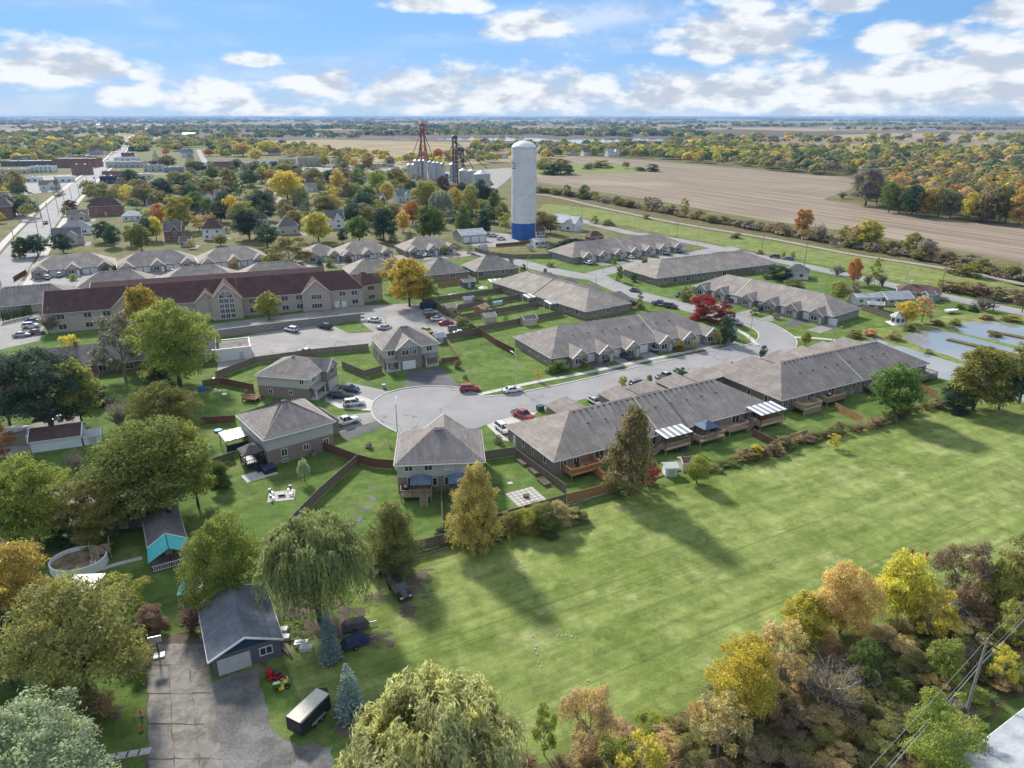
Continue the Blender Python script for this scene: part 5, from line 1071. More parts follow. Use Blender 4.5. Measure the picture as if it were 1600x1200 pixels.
# ---- town houses beyond: (left px, right px, foot py, ridge py, roof, wall, bearing, front gable?, label)
TOWN = [(318, 350, 375, 340, 'roof_brown', 'siding_white', 10, 0, 'two-storey white house with brown pyramid roof'), (258, 286, 377, 344, 'roof_dark', 'brick_red', 8, 1, 'brick house with grey cross gable'), (309, 336, 314, 297, 'roof_brown', 'siding_white', 15, 1, 'tall white gabled house among olive trees'),
 (379, 408, 320, 304, 'roof_dark', 'brick', 12, 0, 'grey hipped brick bungalow by a yellow tree'), (282, 299, 386, 368, 'roof_dark', 'siding_beige', 10, 1, 'small grey gabled garage behind the terrace'), (106, 138, 346, 327, 'roof_dark', 'siding_beige', 25, 1, 'cream gabled house beside the main street'), (96, 142, 368, 345, 'roof_blue', 'siding_white', 25, 0, 'white house with navy roof beside the main street'),
 (84, 128, 384, 356, 'roof_dark', 'siding', 25, 1, 'grey-green roofed house at the dark street trees'), (139, 192, 338, 308, 'roof_brown', 'brick_red', 22, 0, 'wide brick block with brown roof'), (192, 222, 346, 328, 'roof_metal', 'siding_white', 22, 0, 'white flat-fronted house by the brick block'), (-12, 20, 342, 306, 'roof_dark', 'brick_red', 25, 0, 'dark-roofed brick house across the main street'),
 (437, 469, 367, 340, 'roof_dark', 'siding', 20, 0, 'grey house with charcoal roof on the side street'), (510, 541, 358, 327, 'roof_dark', 'siding_white', 20, 1, 'white two-gabled house behind a yellow tree'), (519, 545, 307, 293, 'roof_blue', 'siding_white', 15, 0, 'white bungalow with slate hip roof'), (584, 608, 323, 302, 'roof_tan', 'brick_red', 40, 1, 'brick house with cream gable trim'),
 (621, 648, 316, 295, 'roof_blue', 'siding_white', 30, 1, 'white house with navy roof and dormer'), (750, 778, 326, 311, 'roof_dark', 'siding_white', 20, 0, 'pale house in trees left of the water tower'), (480, 511, 297, 276, 'roof_brown', 'siding_blue', 20, 1, 'pale blue gabled house deep in the trees'), (415, 428, 291, 279, 'roof_dark', 'siding_white', 20, 1, 'little white gabled house by the big yellow tree'),
 (232, 262, 331, 309, 'roof_dark', 'siding_white', 18, 1, 'white house with slate roof under dark trees'), (400, 420, 352, 330, 'roof_brown', 'siding', 15, 0, 'brown-roofed grey house behind the dark maple'), (470, 500, 300, 284, 'roof_dark', 'siding_white', 15, 0, 'white bungalow north of the side street'), (560, 585, 320, 306, 'roof_dark', 'siding_beige', 12, 0, 'beige bungalow by the brick house'), (655, 672, 345, 330, 'roof_dark', 'siding_white', 20, 0, 'white cottage beside the orange tree'),
 (868, 905, 359, 335, 'roof_metal', 'siding_white', -30, 1, 'white metal-roofed workshop past the water tower'), (922, 948, 378, 360, 'roof_brown', 'brick_red', 20, 0, 'small brick outbuilding with maroon roof behind the terrace'), (838, 852, 370, 352, 'roof_brown', 'siding_white', 20, 1, 'little white pump house at the tower foot'), (836, 846, 386, 376, 'roof_metal', 'siding_white', 20, 1, 'white arched shelter behind the fence'),
 (912, 940, 243, 231, 'roof_dark', 'siding_white', 20, 1, 'white farmhouse row beyond the stubble'), (950, 972, 245, 230, 'roof_metal', 'siding_white', 20, 1, 'bright white gabled house beyond the stubble'), (975, 990, 242, 231, 'roof_dark', 'siding_white', 20, 1, 'white house beside the farm lane'), (890, 908, 244, 234, 'roof_dark', 'siding_beige', 20, 0, 'beige bungalow beyond the hedge island'), (732, 748, 248, 239, 'roof_dark', 'siding_white', 20, 1, 'white house by the grain elevator field'), (758, 773, 247, 238, 'roof_dark', 'siding_blue', 20, 1, 'blue-grey house by the grain elevator field'),
 (776, 797, 248, 238, 'roof_dark', 'siding_white', 20, 1, 'white gabled house just left of the tower top'), (698, 712, 253, 243, 'roof_metal', 'siding_white', 20, 1, 'white gabled house between the elevator towers'), (1236, 1260, 236, 226, 'roof_metal', 'siding_white', 10, 0, 'white barn in the wooded belt'), (20, 48, 257, 242, 'roof_dark', 'siding', 20, 1, 'grey gabled house behind the shops'), (140, 160, 242, 229, 'roof_dark', 'siding', 20, 1, 'grey house at the end of the shops'), (100, 112, 245, 236, 'roof_dark', 'siding_white', 20, 1, 'white gable among the street trees'),
 (283, 303, 246, 231, 'roof_blue', 'siding_white', 20, 1, 'tall white house with slate roof by dark spruces'), (420, 440, 243, 233, 'roof_brown', 'siding_beige', 20, 0, 'brown-roofed bungalow among yellow trees'), (345, 362, 243, 234, 'roof_dark', 'brick_red', 20, 0, 'dark-roofed house by the red maple'), (385, 402, 330, 318, 'roof_dark', 'siding_white', 15, 0, 'white garage behind the grey bungalow'),
 (62, 90, 297, 280, 'roof_dark', 'siding_white', 20, 1, 'grey-roofed house by the dark spruce on the shop street'),
 (225, 255, 352, 334, 'roof_dark', 'siding', 15, 0, 'slate-roofed bungalow behind the orange street tree'), (300, 322, 345, 328, 'roof_brown', 'siding_beige', 12, 1, 'tan cottage between the two white houses'), (345, 372, 338, 320, 'roof_dark', 'siding_white', 14, 1, 'white gabled house right of the tall white house'), (408, 432, 312, 298, 'roof_tan', 'siding', 18, 0, 'tan-roofed bungalow by the side street head'), (540, 566, 340, 322, 'roof_brown', 'siding_white', 18, 0, 'white brown-roofed bungalow near the town pole'), (690, 712, 338, 322, 'roof_dark', 'siding_beige', 22, 1, 'beige house under the silvery willow'), (715, 738, 312, 300, 'roof_dark', 'siding_white', 20, 0, 'white bungalow below the grain bins'), (455, 478, 283, 271, 'roof_brown', 'brick_red', 15, 0, 'brick bungalow behind the box stores'), (570, 592, 283, 270, 'roof_dark', 'siding', 15, 1, 'grey gabled house toward the elevator'), (610, 634, 286, 274, 'roof_dark', 'siding_white', 15, 0, 'white bungalow beside the elevator yard'),
 (-20, 14, 318, 300, 'roof_brown', 'siding', 25, 0, 'brown-roofed house at the frame edge by the shops'), (30, 56, 332, 314, 'roof_dark', 'siding_white', 25, 1, 'white house by the dark street tree')]
for x0, x1, yb, yt, rf, wl, an, ga, lab in TOWN:
    g = P(x0, yb); sc_ = depth(g) / FPX; Lm = max(5., (x1 - x0) * sc_ * .9); tot = height_at(P((x0 + x1) / 2, yb - 3), yt); h = max(2.6, tot * .58); Wm = min(12, max(6, Lm * .8))
    fe = [('ww', 'F', Lm * .2, Lm * .8, 3 if Lm > 9 else 2, .9, 1.2, 1.3)] + ([('ww', 'F', Lm * .25, Lm * .75, 2, 3.6, 1.1, 1.2)] if h > 5 else []) + [('ww', 'R', Wm * .3, Wm * .7, 2, .9, 1.0, 1.2), ('d', 'F', Lm * .5, 1, 2.1, 0, 'greydoor')]
    if ga and Lm > 7: fe.append(('G', 'F', Lm * .68, Lm * .42, 1.0, h, (tot - h) * .62)); fe = [q for q in fe if not (q[0] == 'ww' and q[1] == 'F')] + [('w', 'F', Lm * .68, .9, 1.6, 1.4, 1.0), ('w', 'F', Lm * .22, .9, 1.3, 1.3)] + ([('w', 'F', Lm * .68, 3.6, 1.2, 1.2, 1.0)] if h > 5 else [])
    fq = LF((g.x, g.y), an); sheet('driveway', [fq(Lm + .5, -6), fq(Lm + 3.6, -6), fq(Lm + 3.6, Wm * .7), fq(Lm + .5, Wm * .7)], -.005, 'asphalt_lot', True)
    building(lab, (g.x, g.y), an, Lm, Wm, h, max(1.2, tot - h), rf, wl, 0 if ga else .8, 0 if ga else .8, name='town_house', feats=fe, ov=.4)
SHOPS = [(83, 151, 262, 244, 'brick_red', 3, 'long brick shop block on the far side of the main street'), (113, 142, 273, 252, 'brick_red', 4, 'three-storey brick corner shop on the main street'), (2, 82, 260, 249, 'siding_dark', 6, 'long grey flat-roofed store at the picture edge'), (47, 84, 270, 257, 'siding_white', 4, 'white flat-roofed shop before the brick block'), (20, 60, 285, 275, 'siding_white', 3, 'low white workshop behind the car park'),
 (201, 230, 236, 226, 'siding_navy', 3, 'dark blue building closing the main street'), (190, 208, 246, 236, 'brick_red', 2, 'maroon brick shop near the street end'), (166, 224, 262, 250, 'siding', 5, 'wide grey shop block right of the main street'), (160, 194, 276, 265, 'brick_red', 3, 'brick shop with white fascia right of the main street'), (157, 180, 287, 273, 'siding_navy', 2, 'navy filling station canopy building'), (325, 368, 266, 250, 'brick_red', 3, 'brick plaza with white roof edge'),
 (257, 286, 270, 259, 'siding_blue', 2, 'blue-grey flat store on the cross street'), (225, 255, 268, 255, 'siding', 2, 'plain grey store on the cross street'), (215, 236, 279, 270, 'siding_white', 2, 'low white kiosk on the cross street'), (370, 410, 262, 251, 'siding_white', 4, 'white-roofed wing of the brick plaza'), (405, 434, 258, 248, 'siding_white', 3, 'pale store at the plaza end'), (435, 463, 258, 246, 'siding', 3, 'grey box store beyond the plaza'), (466, 502, 260, 243, 'brick_buff', 3, 'two-storey buff apartment block beyond the plaza'),
 (86, 112, 285, 274, 'siding_white', 2, 'white corner shop beside the car park'), (0, 44, 272, 262, 'siding', 4, 'grey flat store behind the white workshop'), (178, 215, 252, 243, 'siding_white', 3, 'white store row near the street end'), (232, 262, 258, 249, 'brick_red', 3, 'low brick store by the dark spruces'), (290, 322, 274, 264, 'siding_beige', 2, 'beige store by the cross street trees'), (196, 226, 290, 280, 'brick_red', 2, 'brick store on the vacant lot corner'), (505, 545, 256, 246, 'siding_white', 3, 'long white shed by the marsh road'), (560, 620, 262, 253, 'siding', 4, 'grey warehouse before the marsh'), (130, 150, 252, 241, 'brick_buff', 2, 'buff shop at the brick block end')]
for x0, x1, yb, yt, wl, n, lab in SHOPS:
    g = P(x0, yb); Lm = (x1 - x0) * depth(g) / FPX * .92; h = min(10, max(3.6, height_at(P(x0, yb - 4), yt))); Wm = min(30, max(9, Lm * .5))
    flat_building(lab, (g.x, g.y), 8, Lm, Wm, h, wl, 'roof_flat', [('ww', 'F', Lm * .12, Lm * .88, n + 1, .8, min(2.4, Lm / (n + 2)), 1.8)] + ([('ww', 'F', Lm * .12, Lm * .88, n + 1, 4.2, 1.3, 1.5)] if h > 6.5 else []) + [('ww', 'R', Wm * .25, Wm * .75, 2, 1, 1.6, 1.6)])
# ================================================================ water tower and grain elevator
g = P(818, 372); RT, HT = 6.3, 45.5
T = thing('water_tower', 'tall white cylindrical water tower with blue base band and rust streaks', 'water tower', g)
def ringmesh(z0, z1, r0, r1, n=48):
    m = MB(); vs = []
    for z, r_ in ((z0, r0), (z1, r1)): vs += [(r_ * math.cos(2 * math.pi * i / n), r_ * math.sin(2 * math.pi * i / n), z) for i in range(n)]
    m.add(vs, [(i, (i + 1) % n, n + (i + 1) % n, n + i) for i in range(n)]); return m
ringmesh(0, 8.2, RT + .02, RT + .02).build('base_band', 'towerblue', T, smooth=True); m = ringmesh(8.2, HT, RT, RT)
m.build('tank_shell', 'tower', T, smooth=True)
m = MB(); rs = [(RT + .12, HT), (RT * .93, HT + .9), (RT * .72, HT + 1.9), (RT * .4, HT + 2.8), (.05, HT + 3.2)]
for (ra, za), (rb, zb) in zip(rs, rs[1:]): q = ringmesh(za, zb, ra, rb); m.add(q.v, q.f)
m.build('dome', 'white', T, smooth=True)
for z in range(13, 44, 5): ringmesh(z - .05, z + .05, RT + .03, RT + .03).build('weld_seam', 'greydoor', T, smooth=True)
ringmesh(HT - .25, HT + .05, RT + .14, RT + .14).build('rim_band', 'steel', T, smooth=True)
m = MB(); a = rad(-20)
for q in (-.25, .25): m.beam((math.cos(a) * (RT + .25) + q * .3, math.sin(a) * (RT + .25), 3), (math.cos(a) * (RT + .25) + q * .3, math.sin(a) * (RT + .25), HT + .5), .05)
for i in range(60): z = 3.3 + i * .7; m.beam((math.cos(a) * (RT + .25) - .1, math.sin(a) * (RT + .25), z), (math.cos(a) * (RT + .25) + .1, math.sin(a) * (RT + .25), z), .03)
m.build('ladder', 'white', T)
MB().beam((.6, 0, HT + 2.8), (.6, 0, HT + 6.6), .06).build('antenna', 'steel', T)
m = MB(); 
for i in range(16):
    t0, t1 = 2 * math.pi * i / 16, 2 * math.pi * (i + 1) / 16; m.beam((1.6 * math.cos(t0), 1.6 * math.sin(t0), HT + 3.9), (1.6 * math.cos(t1), 1.6 * math.sin(t1), HT + 3.9), .04)
    if i % 4 == 0: m.beam((1.6 * math.cos(t0), 1.6 * math.sin(t0), HT + 2.5), (1.6 * math.cos(t0), 1.6 * math.sin(t0), HT + 3.9), .04)
m.build('dome_rail', 'steel', T)
def curved(px0, px1, z0, z1, mat, nm):      # flat mark that follows the shell
    m = MB(); n = 8; vs = []
    for i in range(n + 1):
        t = rad(px0 + (px1 - px0) * i / n); vs += [((RT + .03) * math.cos(t), (RT + .03) * math.sin(t), z0[0] + (z0[1] - z0[0]) * i / n), ((RT + .03) * math.cos(t), (RT + .03) * math.sin(t), z1[0] + (z1[1] - z1[0]) * i / n)]
    m.add(vs, [(2 * i, 2 * i + 1, 2 * i + 3, 2 * i + 2) for i in range(n)]); m.build(nm, mat, T)
curved(186, 232, (38.2, 37.2), (39.6, 37.6), 'steel', 'emblem'); curved(186, 232, (36.2, 36.2), (36.7, 36.7), 'steel', 'emblem'); curved(186, 228, (35.2, 35.2), (35.6, 35.6), 'towerblue', 'emblem'); curved(188, 215, (37.3, 37.3), (38.0, 37.5), 'greydoor', 'emblem')
def silo(px, yt, yb, wpx, label, rise=.25, mat='galv', group='grain silos'):
    g = P(px, yb); h = height_at(g, yt); r_ = wpx / 2 * depth(g) / FPX; hb = h - rise * r_ * 2
    T = thing('grain_silo', label, 'silo', g, 0, group); MB().cyl(0, 0, 0, hb, r_, r_, 20).build('shell', mat, T); MB().cyl(0, 0, hb, h, r_ * 1.03, r_ * .12, 20).build('cone_roof', 'galv', T)
    m = MB()
    for k in range(1, 6): z = hb * k / 6; q = MB().cyl(0, 0, z - .06, z + .06, r_ + .05, r_ + .05, 20); m.add(q.v, q.f)
    m.build('hoops', 'steel', T); MB().cyl(0, 0, h, h + .5, r_ * .15, r_ * .1, 8).build('vent_cap', 'steel', T); return T
for i, (px, yt, yb, wd) in enumerate(((641, 255, 279, 8), (648, 255, 280, 8), (651, 249, 281, 8), (658, 249, 281, 8), (664, 249, 281, 8), (673, 251, 283, 7.5), (680, 252, 284, 7.5), (686, 252, 284, 7.5), (692, 254, 285, 7), (708, 254, 284, 10))):
    silo(px, yt, yb, wd, 'slim pale steel grain silo in the bank below the red tower')
for px, yt, yb, wd, lab in ((725, 263, 300, 14, 'left of the three fat grain bins in front of the dark tower'), (738, 264, 302, 13, 'middle of the three fat grain bins in front of the dark tower'), (754, 266, 306, 25, 'widest grain bin, nearest the water tower')): silo(px, yt, yb, wd, lab, .2, group='grain bins')
def lattice(px, yt, yb, mat, label, wd=3.2, guys=()):
    g = P(px, yb); h = height_at(g, yt); T = thing('elevator_tower', label, 'grain elevator', g, rad(20)); q = wd / 2; m = MB()
    cs = [(-q, -q), (q, -q), (q, q), (-q, q)]
    for a, b in cs: MB().beam((a, b, 0), (a * .8, b * .8, h), .28).build('leg', mat, T)
    n = 10
    for k in range(n):
        z0, z1 = h * k / n, h * (k + 1) / n
        for i in range(4):
            a, b = cs[i], cs[(i + 1) % 4]; m.beam((*a, z0), (*b, z1), .14); m.beam((*a, z1), (*b, z1), .14)
    m.build('bracing', mat, T); MB().box(-q * 1.1, -q * 1.1, h, q * 1.1, q * 1.1, h + 2.4).prism([(-q, -q), (q, -q), (q, q), (-q, q)], h + 2.4, h + 3.6, [(-.2, -.2), (.2, -.2), (.2, .2), (-.2, .2)]).build('head_house', mat, T)
    for dx, dy, dz in guys: MB().beam((0, 0, h * .96), (dx, dy, dz), .3).build('spout', mat, T)
M['rust'] = mk('red_oxide_steel', (.36, .085, .06), (.28, .07, .055), .5, .7, .3); M['darksteel'] = mk('dark_steel', (.06, .06, .065), (.09, .09, .10), .5, .6, .3)
lattice(663, 197, 281, 'rust', 'red lattice elevator tower with sloping spouts', 4.2, ((-6, 0, 18), (-4, 3, 18), (6, 2, 17), (11, 0, 18), (4, -3, 17), (-15, 0, 15)))
lattice(712, 217, 290, 'darksteel', 'dark lattice elevator tower beside the grain bins', 4.0, ((8, -3, 14), (16, -6, 15), (28, -10, 15), (-12, 2, 17)))
lattice(719, 236, 291, 'darksteel', 'short dark dryer tower behind the grain bins', 7.0, ((8, 0, 10),))
p = P(686, 283); flat_building('bright blue steel shed at the foot of the grain elevator', (p.x, p.y), 12, 9.5, 8, 7, 'bluetarp', 'roof_metal', (('g', 'F', 4.5, 4, 4),), name='steel_shed', cat='shed', par=.2, units=0)
# ================================================================ fences
fence('weathered board fence dividing the big lawn from the narrow yard', [(452, 828), (500, 778), (560, 724)], 1.8)
fence('board fence from the brick house to the turning-circle garden', [(502, 703), (560, 724), (586, 731), (616, 733)], 1.8, 'wood_red')
fence('board fence beside the semi with a raised corner', [(757, 719), (806, 712)], 1.8); fence('long board fence between the small garden and the terrace', [(806, 714), (884, 772)], 1.7)
fence('board fence at the back of the two small gardens', [(580, 905), (640, 866), (700, 850), (720, 838), (800, 812), (884, 788)], 1.9); fence('orange cedar fence round the first terrace garden', [(886, 786), (958, 768), (958, 762)], 1.7, 'wood_new')
fence('short cedar fence climbing to the first terrace wall', [(958, 764), (922, 735)], 1.7, 'wood_new'); fence('cedar fence stepping between the second and third gardens', [(1175, 682), (1210, 700)], 1.6, 'wood_red')
fence('cedar fence enclosing the covered terrace garden', [(1208, 700), (1260, 682)], 1.5, 'wood_tan'); fence('cedar fence between the last two terraces gardens', [(1304, 640), (1345, 662)], 1.6, 'wood_new'); fence('fence behind the lawn of the last terrace', [(1395, 660), (1420, 645)], 1.3)
fence('bright cedar fence at the last terrace end', [(1433, 610), (1462, 622)], 1.7, 'wood_new')
fence('long board fence along the right edge of the car park', [(660, 477), (676, 478), (747, 523)], 2.0); fence('grey board fence closing the car park corner', [(695, 533), (750, 522)], 2.0); fence('stained fence between green lot and the six-gabled terrace', [(750, 523), (774, 540), (803, 555)], 1.9, 'wood_red')
fence('pale fence from the semi to the green lot', [(694, 530), (716, 563)], 1.5, 'wood_tan'); fence('short fence at the green lot corner', [(690, 568), (716, 565)], 1.4, 'wood_red')
for i, (a, b) in enumerate((((668, 474), (790, 456)), ((693, 489), (812, 468)), ((716, 501), (838, 480)), ((743, 520), (880, 493)))): fence(('northern', 'second', 'third', 'southern')[i] + ' of four board fences between the narrow yards', [a, b], 1.8)
fence('board fence behind the car park below the residence', [(338, 592), (400, 568), (495, 555), (576, 547)], 1.8); fence('board fence beside the two-storey semi garden', [(535, 575), (570, 590), (597, 582)], 1.8)
fence('reddish board fence behind the garage-front house', [(318, 606), (345, 601), (397, 612)], 1.8, 'wood_red'); fence('brown fence behind the lawn of the hip-roofed house', [(315, 664), (368, 661)], 1.7, 'wood_red'); fence('board fence beside the deck of the hip-roofed house', [(318, 734), (366, 718)], 1.6)
fence('dark board fence under the trees left of the gardens', [(70, 655), (130, 642), (180, 634)], 1.6, 'black'); fence('slatted golden fence beside the white garage', [(2, 700), (42, 693)], 1.7, 'wood_tan'); fence('low fence by the bungalow path', [(142, 592), (240, 570)], 1.3)
fence('curved board fence beyond the corner bungalow', [(742, 393), (765, 400), (800, 404), (862, 403)], 1.8); fence('red board fence below the water tower', [(775, 386), (800, 384), (835, 381)], 1.6, 'wood_red'); fence('cedar fence before the brick bungalow', [(684, 449), (718, 444), (748, 442)], 1.6, 'wood_new')
fence('board fence round the shed near the ponds', [(1345, 484), (1392, 500)], 1.9); fence('board fence behind the long terrace patio', [(1068, 437), (1180, 428)], 1.6); fence('low fence dividing the decks of the semi', [(690, 772), (692, 838)], 1.5, 'wood')
fence('short fence beside the main street terrace', [(22, 440), (42, 428)], 1.8, 'wood_red')
# log edging along the field
p, q = P(886, 792), P(1090, 727); d = q - p; n = 14
T = thing('log_edging', 'pale timber edging along the field below the terraces', 'edging', p)
for i in range(n): s_ = d * i / n; MB().beam((0, 0, .12), (d.length / n - .1, 0, .12), .12, n=6).build('log', 'bark_pale', T, s_, math.atan2(d.y, d.x))
p, q = P(625, 880), P(700, 856); d = q - p; T = thing('log_edging', 'low timber edging at the foot of the semi back fence', 'edging', p)
for i in range(5): s_ = d * i / 5; MB().beam((0, 0, .12), (d.length / 5 - .1, 0, .12), .12, n=6).build('log', 'bark_pale', T, s_, math.atan2(d.y, d.x))
# ================================================================ decks and patio things
fH1 = LF(oH1, 5.3); deck('raised timber deck with stairs behind the left half of the semi', fH1(.5, -3.1), 5.3, 5.2, 3.05, 1.15, 'wood_tan', 'FL', ('F', 3.9, 1.2)); c = fH1(3.9, -1.7); gazebo('dark blue-grey gazebo on the left deck of the semi', c, 5.3, 3.1, 2.6, 1.15, 2.0, 'gazebo_blue')
deck('timber deck behind the right half of the semi', fH1(8.6, -3.1), 5.3, 5.0, 3.05, 1.15, 'wood_tan', 'FR', ('F', 1.2, 1.2)); c = fH1(10.2, -1.7); gazebo('dark blue-grey gazebo on the right deck of the semi', c, 5.3, 3.1, 2.6, 1.15, 2.0, 'gazebo_blue')
def round_bbq(label, p, z): T = thing('barbecue', label, 'barbecue', (p[0], p[1], z)); MB().box(-.5, -.28, .1, .5, .28, .85).build('cart', 'black', T); MB().cyl(0, 0, .85, 1.15, .42, .25, 10).build('lid', 'steel', T)
round_bbq('covered barbecue on the left deck of the semi', fH1(1.4, -1.3), 1.15)
fH2 = LF(oH2, 38.); deck('dark-stained deck with stairs at the corner of the hip-roofed house', fH2(-3.6, .4), 38., 3.5, 4.2, 1.0, 'black', 'FL', ('F', 1.8, 1.2)); c = fH2(-1.9, 2.6); gazebo('charcoal hardtop gazebo at the corner of the hip-roofed house', c, 38., 3.6, 3.4, 1.0, 2.1, 'roof_dark')
T = thing('hot_tub', 'dark covered hot tub on a slab beside the hip-roofed house', 'hot tub', (*fH2(-.6, -1.9), 0), rad(38)); MB().box(-1.1, -1.1, .05, 1.1, 1.1, .85).build('cabinet', 'black', T); MB().box(-1.15, -1.15, .85, 1.15, 1.15, 1.0).build('cover', 'navy', T)
T = tag(MB().box(-3.6, -1.6, 0, 2.0, 1.6, .06).build('patio_slab', 'concrete', None, (*fH2(-1.6, -2.2), 0), rad(38)), 'pale concrete slab under the hot tub', 'patio')
c = fH2(-4.2, 10.2); patio_cover('grey plank-roofed shelter with navy sides beside the hip-roofed house', (c[0], c[1]), 38., 4.6, 4.2, 0, 2.5, 'navy', 7)
T = thing('privacy_screen', 'navy canvas screen under the plank-roofed shelter', 'screen', (*fH2(-4.1, 10.3), 0), rad(38)); MB().box(0, -.03, .1, 4.4, .03, 1.5).build('canvas', 'navy', T)
def air_unit(label, p, ang=0): T = thing('air_conditioner', label, 'air conditioner', (p[0], p[1], 0), rad(ang)); MB().box(-.4, -.4, 0, .4, .4, .8).build('casing', 'steel', T); MB().cyl(0, 0, .8, .86, .33, .33, 12).build('fan_grille', 'black', T)
air_unit('air conditioner against the brick base of the hip-roofed house', fH2(8.4, -.7), 38); 
T = thing('planter', 'dark round plant tub by the hip-roofed house', 'planter', (*fH2(12, -.7), 0)); MB().cyl(0, 0, 0, .9, .45, .5, 12).build('tub', 'black', T)
# stone patio with chairs in the big lawn
pt = P(440, 775); T = thing('garden_patio', 'square paved patio in the middle of the big lawn', 'patio', pt, rad(14))
for i in range(5):
    for j in range(4): put('paver', cached('pv', lambda: MB().box(.02, .02, 0, .86, .86, .06).mesh('paver', 'paver')), T, (i * .88 - 2.2, j * .88 - 1.76, 0))
def chair(label, p, rz, mat='steel'):
    T = thing('patio_chair', label, 'chair', (p[0], p[1], p[2] if len(p) > 2 else 0), rz); MB().box(-.3, -.3, .38, .3, .3, .46).build('seat', mat, T); MB().box(-.3, .24, .46, .3, .32, 1.0).build('backrest', mat, T)
    for x in (-.26, .26):
        for y in (-.26, .26): MB().box(x - .03, y - .03, 0, x + .03, y + .03, .38).build('leg', mat, T)
f = LF((pt.x, pt.y), 14)
for (u, v, r_), lab in zip(((-1.7, .9, .9), (1.3, 1.3, -.4), (1.6, -.2, -1.6), (-1.4, -1.0, 2.4)), ('at the left corner of', 'at the far corner of', 'at the right side of', 'at the near edge of')): chair('grey slatted chair ' + lab + ' the lawn patio', (*f(u, v), .06), r_ + .24, 'steel')
T = thing('fire_table', 'low dark fire table on the lawn patio', 'table', (*f(0, 0), .06), rad(14)); MB().box(-.6, -.35, .25, .6, .35, .4).build('table_top', 'black', T); MB().box(-.45, -.25, 0, .45, .25, .25).build('base', 'black', T)
# patio with grid of slabs in the terrace-side garden
pg = P(822, 777); T = thing('garden_patio', 'grid of pale slabs in the small garden by the terrace', 'patio', pg, rad(28))
for i in range(6):
    for j in range(6): put('paver', cached('pv2', lambda: MB().box(.05, .05, 0, .84, .84, .05).mesh('paver', 'paver')), T, (i * .9 - 2.7, j * .9 - 2.7, .02))
T = thing('fire_pit', 'round dark fire pit in the middle of the slab grid', 'fire pit', (pg.x, pg.y, .07)); MB().cyl(0, 0, 0, .38, .5, .55, 12).build('bowl', 'soil', T)
for i, (px, py) in enumerate(((817, 724), (835, 738), (850, 755))):
    g = P(px, py); T = thing('raised_bed', ('first', 'second', 'third')[i] + ' timber raised bed along the garden fence from the house', 'raised bed', g, rad(-62)); MB().box(-1.3, -.7, 0, 1.3, -.6, .5).box(-1.3, .6, 0, 1.3, .7, .5).box(-1.3, -.6, 0, -1.2, .6, .5).box(1.2, -.6, 0, 1.3, .6, .5).build('frame', 'wood', T); MB().box(-1.2, -.6, 0, 1.2, .6, .42).build('soil', 'soil', T)
T = thing('lawn_stone', 'small white slab lying on the garden lawn', 'slab', P(797, 755), .3); MB().box(-.45, -.4, 0, .45, .4, .05).build('slab', 'paver', T)
# terrace decks, first row
f1 = LF(oR1, aR1)
deck('cedar deck at the near end of the field terrace', f1(1.4, -3.4), aR1, 6.6, 3.35, 1.35, 'wood_new', 'FLR', None, True); chair('dark chair on the cedar end deck', (*f1(4, -1.5), 1.35), .4, 'black'); chair('dark chair by the door of the cedar end deck', (*f1(5.5, -2.2), 1.35), 1.4, 'black')
deck('covered cedar deck with stairs behind the spotted tree', f1(22.6, -3.4), aR1, 6.2, 3.35, 1.3, 'wood_tan', 'FR', ('L', 1.6, 1.2)); patio_cover('white-ribbed patio cover on the deck nearest the spotted tree', f1(22.4, -3.5), aR1, 6.6, 3.4, 1.3, 2.4)
deck('open deck with a grey gazebo in the middle of the field terrace', f1(30.8, -3.9), aR1, 6.4, 3.85, 1.3, 'wood_tan', 'FLR', ('L', 2.2, 1.2)); gazebo('blue-grey gazebo on the middle terrace deck', f1(33.8, -2.0), aR1, 3.4, 3.0, 1.3, 2.1, 'gazebo_blue'); deck('narrow deck with stairs beside the gazebo deck', f1(39.4, -3.0), aR1, 5.2, 2.95, 1.2, 'wood_tan', 'FR', ('L', 1.4, 1.2))
deck('covered deck at the far end of the field terrace', f1(46.8, -4.0), aR1, 6.6, 3.95, 1.2, 'wood_tan', 'FLR', ('L', 2, 1.4), True); patio_cover('white-ribbed patio cover at the far end of the field terrace', f1(46.4, -4.3), aR1, 7.2, 4.2, 1.2, 2.5)
T = thing('outdoor_sofa', 'rust-cushioned sofa under the far patio cover', 'sofa', (*f1(50, -1.6), 1.2), rad(aR1)); MB().box(-1, -.4, 0, 1, .4, .4).build('seat', 'terracotta', T); MB().box(-1, .3, .4, 1, .5, .9).build('backrest', 'terracotta', T)
f2 = LF(oR2, aR2)
deck('tall boarded deck at the near end of the pond terrace', f2(3.2, -3.6), aR2, 5.6, 3.55, 1.35, 'wood_tan', 'FLR', None, True, True); deck('plain deck with stairs, second on the pond terrace', f2(11.5, -2.8), aR2, 6.0, 2.75, 1.3, 'wood_tan', 'FL', ('R', 1.5, 1.1), True)
deck('dark deck hidden by shrubs on the pond terrace', f2(27, -3.0), aR2, 6.0, 2.95, 1.2, 'wood', 'FLR'); deck('deck with grey furniture at the pond end of the terrace', f2(43.5, -3.6), aR2, 6.4, 3.55, 1.0, 'wood', 'FLR'); chair('pale chair on the deck nearest the ponds', (*f2(46, -2), 1.0), .3); chair('pale chair by the rail of the deck nearest the ponds', (*f2(48, -2.6), 1.0), 1.6)
round_bbq('barbecue on the plain terrace deck', f2(14, -1.2), 1.3); round_bbq('black barbecue on the gazebo deck', f1(36.4, -1.3), 1.3)
